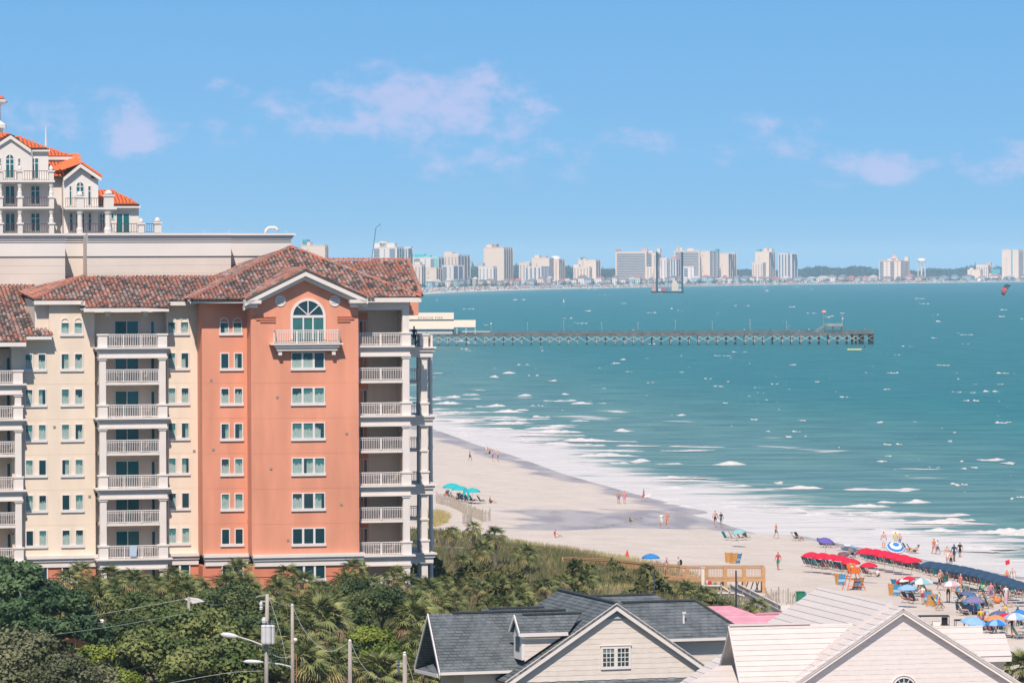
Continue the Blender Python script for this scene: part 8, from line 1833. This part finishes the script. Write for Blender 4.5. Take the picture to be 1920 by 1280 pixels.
    sfence('leaning sand fence remains left of the green barrel', [(1446, 1132), (1460, 1128), (1478, 1130), (1492, 1136)], 1.2, 6); sfence('sand fence remains at the foot of the grey ramp', [(1436, 1122), (1450, 1142), (1475, 1150), (1500, 1146)], .9, 7)
misc()

# ------------------------------------------------------------------ wooden boardwalk and grey ramp
def boardwalk():
    D = 396; fr = Fr(1432, 1092, D, 0); zf = fr.Z(1090, 0, 1432) + .25; t = fthing('boardwalk', 'new orange timber beach access boardwalk with picket rails', 'boardwalk', fr); o = mat('new_timber', (.50, .29, .15), .85, .12, 2, .15, stretch=(.5, 3, 3)); X = lambda px: (px - 1432) * D / F_
    def zt(px): return zf + (.06 if px > 1290 else .06 + (1290 - px) * .0008)
    secs = [(1432, 0, 0), (1396, 0, 0), (1360, 0, 0), (1325, 0, 0), (1289, 0, .0), (1218, 2.5, .12), (1150, 8, .10), (1060, 14, -.1)]
    for row_, dy in (('front', 0), ('back', 2.0)):
        pr = None
        for (px, y, dz) in secs:
            x = X(px); z = zf + dz; yy = y + dy; MB().box(x - .16, x + .16, yy - .09, yy + .09, gz(fr.o.x + x, fr.o.y + yy) - .5, z + 1.12).build('post', o, t)
            if pr:
                a, b = Vector(pr), Vector((x, yy, z)); MB().beam(a + Vector((0, 0, 1.12)), b + Vector((0, 0, 1.12)), .16, .06).build('handrail', o, t); MB().beam(a + Vector((0, 0, 1.0)), b + Vector((0, 0, 1.0)), .05, .10).build('handrail', o, t)
                MB().beam(a + Vector((0, 0, -.08)), b + Vector((0, 0, -.08)), .06, .34).build('joist', o, t); pk = MB(); n = int((b - a).length / .24)
                for i in range(1, n): q = a + (b - a) * (i / n); pk.box(q.x - .017, q.x + .017, q.y - .02, q.y + .02, q.z + .08, q.z + 1.0)
                pk.build('pickets', o, t)['kind'] = 'stuff'
            pr = (x, yy, z)
    for (a, b) in zip(secs[:-1], secs[1:]):
        pa, pb = Vector((X(a[0]), a[1], zf + a[2])), Vector((X(b[0]), b[1], zf + b[2])); n = max(1, int((pb - pa).length / .5))
        for i in range(n): p0, p1 = pa + (pb - pa) * (i / n), pa + (pb - pa) * ((i + .95) / n); MB().slab([p0, p1, p1 + Vector((0, 2.0, 0)), p0 + Vector((0, 2.0, 0))], (0, 0, .05)).build('deck_board', o, t)
    pk = MB(); x = X(1432)
    for i in range(12): y = .1 + i * .16; pk.box(x - .02, x + .02, y, y + .04, zf, zf + 1.0)
    pk.build('pickets', o, t)['kind'] = 'stuff'; MB().box(x - .05, x + .05, 0, 2, zf + 1.05, zf + 1.12).build('handrail', o, t)
    # piles under the end
    dk = mat('old_timber_dark', (.14, .12, .10), .9); mb = MB()
    for px in (1345, 1360, 1375, 1385, 1395, 1405, 1415, 1424): xx = X(px); mb.beam((xx, 1.0, zf - 1.6), (xx + (.5 if px % 2 else -.3), 1.0, zf - .1), .09, .12, up=(0, 1, 0))
    mb.build('braces', dk, t)
    # grey ramp towards the camera
    g = mat('grey_timber', (.36, .335, .32), .9, .15, 2, .15, stretch=(.5, 3, 3)); a = P(1384, 1094, 394); b = P(1486, 1146, 362); t2 = thing('beach_ramp', 'long weathered grey ramp with white topped rail leading down from the boardwalk', 'ramp', a); d = b - a; off = Vector((-.75, -1.3, 0))
    for s, nm in ((Vector((0, 0, 0)), 0), (off, 1)):
        MB().beam(s, d + s, .14, .07).build('handrail', trim if nm == 0 else g, t2); MB().beam(s - Vector((0, 0, .95)), d + s - Vector((0, 0, .95)), .08, .25).build('stringer', g, t2)
        n = 60; pk = MB()
        for i in range(n): q = s + d * (i / n); pk.box(q.x - .035, q.x + .035, q.y - .02, q.y + .02, q.z - .95, q.z)
        pk.build('pickets', g, t2)['kind'] = 'stuff'
        for i in range(5): q = s + d * (i / 4); MB().box(q.x - .1, q.x + .1, q.y - .1, q.y + .1, q.z - 2.0, q.z + .12).build('post', g, t2)
    for i in range(30): q = d * (i / 30) - Vector((0, 0, .9)); q1 = d * ((i + .9) / 30) - Vector((0, 0, .9)); MB().slab([q, q1, q1 + off, q + off], (0, 0, .05)).build('tread', g, t2)
    e = d * .90 + Vector((-.1, -.6, 0)); MB().box(e.x - .45, e.x + .35, e.y - .1, e.y + .1, e.z - 1.6, e.z + .35).build('gate_panel', trim, t2)
    # small platforms beside it
    for (pts, lab) in (([(1316, 1097), (1352, 1097), (1368, 1108)], 'short white edged rail in front of the boardwalk posts'), ([(1330, 1111), (1378, 1111), (1404, 1119)], 'lower white edged rail above the pink roof')):
        q = [P(a_, b_, 384) for a_, b_ in pts]; o_ = q[0].copy(); t3 = thing('railing_section', lab, 'railing', o_); 
        for u, v in zip(q[:-1], q[1:]): MB().beam(u - o_, v - o_, .12, .12).build('handrail', trim, t3); MB().beam(u - o_ - Vector((0, 0, .14)), v - o_ - Vector((0, 0, .14)), .05, .12).build('lower_rail', dk, t3)
        for u in q: u = u - o_; MB().box(u.x - .06, u.x + .06, u.y - .06, u.y + .06, u.z - 1.0, u.z).build('post', g, t3)
    xx = X(1318); px_ = P(1318, 1085, 392); tt = thing('shower_post', 'white post standing against the orange boardwalk rail', 'post', (px_.x, px_.y, gz(px_.x, px_.y))); MB().box(-.14, .14, -.1, .1, -.2, 2.1).build('shaft', trim, tt); MB().box(-.2, .2, -.16, .16, 2.1, 2.16).build('cap', white, tt)
    # walkers on the boardwalk
    for (px, y, top, sh, lab, hd, bag) in ((1275, 2.6 + 1.0, 'white', 'green', 'walker with dark backpack on the boardwalk', 170, 'black'), (1253, 3.4 + .8, 'pink', 'white', 'walker in pink with white cap on the boardwalk left of the backpacker', 170, None)):
        q = fr.w(Vector((X(px), y, zf + .14))); person(q.x, q.y, q.z, math.radians(hd), 'walk', lab, top, sh, 0, 0 if bag else 3, 'people on the boardwalk')
        if bag: bt = thing('backpack', 'dark backpack worn by the boardwalk walker', 'backpack', (q.x + .2, q.y, q.z + 1.2)); MB().lathe([(.08, -.25), (.15, -.15), (.15, .1), (.06, .25)], (0, 0, 0), 8).build('bag_body', CLO['black'], bt, smooth=True); MB().tube([(-.05, .1, .2), (-.16, .1, .1), (-.1, .1, -.15)], .02, 4).build('strap', CLO['grey'], bt)
    q = P(1326, 1098, 388); q.z -= .9; person(q.x, q.y, q.z, math.radians(160), 'stand', 'person in white with red backpack below the boardwalk', 'white', 'white', 0, 0, 'people on the boardwalk', .95); bt = thing('backpack', 'bright red backpack worn below the boardwalk', 'backpack', (q.x + .22, q.y - .05, q.z + 1.15)); MB().lathe([(.1, -.25), (.17, -.12), (.17, .1), (.08, .25)], (0, 0, 0), 8).build('bag_body', CLO['red'], bt, smooth=True); MB().tube([(-.05, .1, .2), (-.16, .1, .1), (-.1, .1, -.15)], .02, 4).build('strap', CLO['red'], bt)
boardwalk()
# ------------------------------------------------------------------ people and chairs on balconies and the pier
def balcony_life():
    z = HZF[6] - .22
    q = HF.w(Vector((HF.X(777, 6.4), 6.4, z))); person(q.x, q.y, q.z, math.radians(120), 'stand', 'man in dark tank top leaning at the top sea end terrace', 'navy', 'navy', 3, 0, None, 1.05)
    q = HF.w(Vector((HF.X(794, 6.9), 6.9, z))); person(q.x, q.y, q.z, math.radians(200), 'sit', 'sunburnt person seated behind the parapet of the top terrace', None, 'white', 2, 1, None, 1.15)
    ch = mat('patio_wicker', (.30, .22, .16), .9); s = MB().box(-.28, .28, -.28, .28, .38, .44).mesh('seat', ch); b = MB().slab([(-.28, .26, .44), (.28, .26, .44), (.28, .36, .98), (-.28, .36, .98)], (0, .04, 0)).mesh('backrest', ch); lg = MB()
    for x in (-.26, .22):
        for y in (-.26, .22): lg.box(x, x + .04, y, y + .04, 0, .38)
    lg = lg.mesh('legs', ch); rr = random.Random(6)
    for k in range(0, 7):
        for (px0, px1, yy, nm) in ((205, 292, 4.0 - 1.2 + 1.0, 'left'), (695, 745, 2.6, 'right'), (0, 22, 3.8, 'leftmost')):
            if nm == 'leftmost' and k == 6: continue
            for i in range(2):
                q = HF.w(Vector((HF.X(px0 + (px1 - px0) * (.25 + .5 * i) + rr.uniform(-6, 6), yy), yy, HZF[k]))); fl = ['first', 'second', 'third', 'fourth', 'fifth', 'sixth', 'top'][k]
                t = thing('patio_chair', f'brown patio chair, {"left" if i == 0 else "right"} one on the {fl} floor of the {nm} balcony stack', 'chair', q, HF.a + (1.2 if i == 0 else -1.2), 'patio chairs on the hotel balconies')
                for me in (s, b, lg): link(me.name.split('.')[0], me, t)
    q = HF.w(Vector((HF.X(248, 2.75), 2.75, HZF[0] + .2))); t = thing('beach_towel', 'pale blue and white towel hung on the lowest left balcony rail', 'towel', q, HF.a); MB().box(-.3, .3, -.02, .0, 0, .85).build('cloth', mat('towel_blue', (.45, .55, .68), .9), t)
    base, X, zd, W2 = PIER
    for i, (px, top, lab) in enumerate(((1477, 'white', 'person in white fishing on the pier left of the stairs'), (1516, 'white', 'person in white at the pier rail by the stairs'), (1444, 'black', 'dark dressed person on the pier left of the stairs'), (1395, 'white', 'lone person in white on the right half of the pier'), (1368, 'grey', 'grey dressed person on the middle of the pier'), (1187, 'white', 'person in white on the middle of the pier'), (1151, 'black', 'dark dressed person halfway along the pier'), (1591, 'teal', 'person in teal on the pier end platform'), (1621, 'white', 'person in white at the very end of the pier'), (1561, 'red', 'person in red under the pier upper deck'))):
        person(base.x + X(px), base.y - W2 + .5, zd, 1.5 * i, 'stand', lab, top, 'navy', 1, 0, 'people fishing on the pier', 1.05)
    p = G(1621, 652, 0); person(p.x, p.y, -.6, 2.0, 'stand', 'kite surfer in black standing in the water below the pier end', 'black', 'black', 1, 0, None, 1.1)
balcony_life()
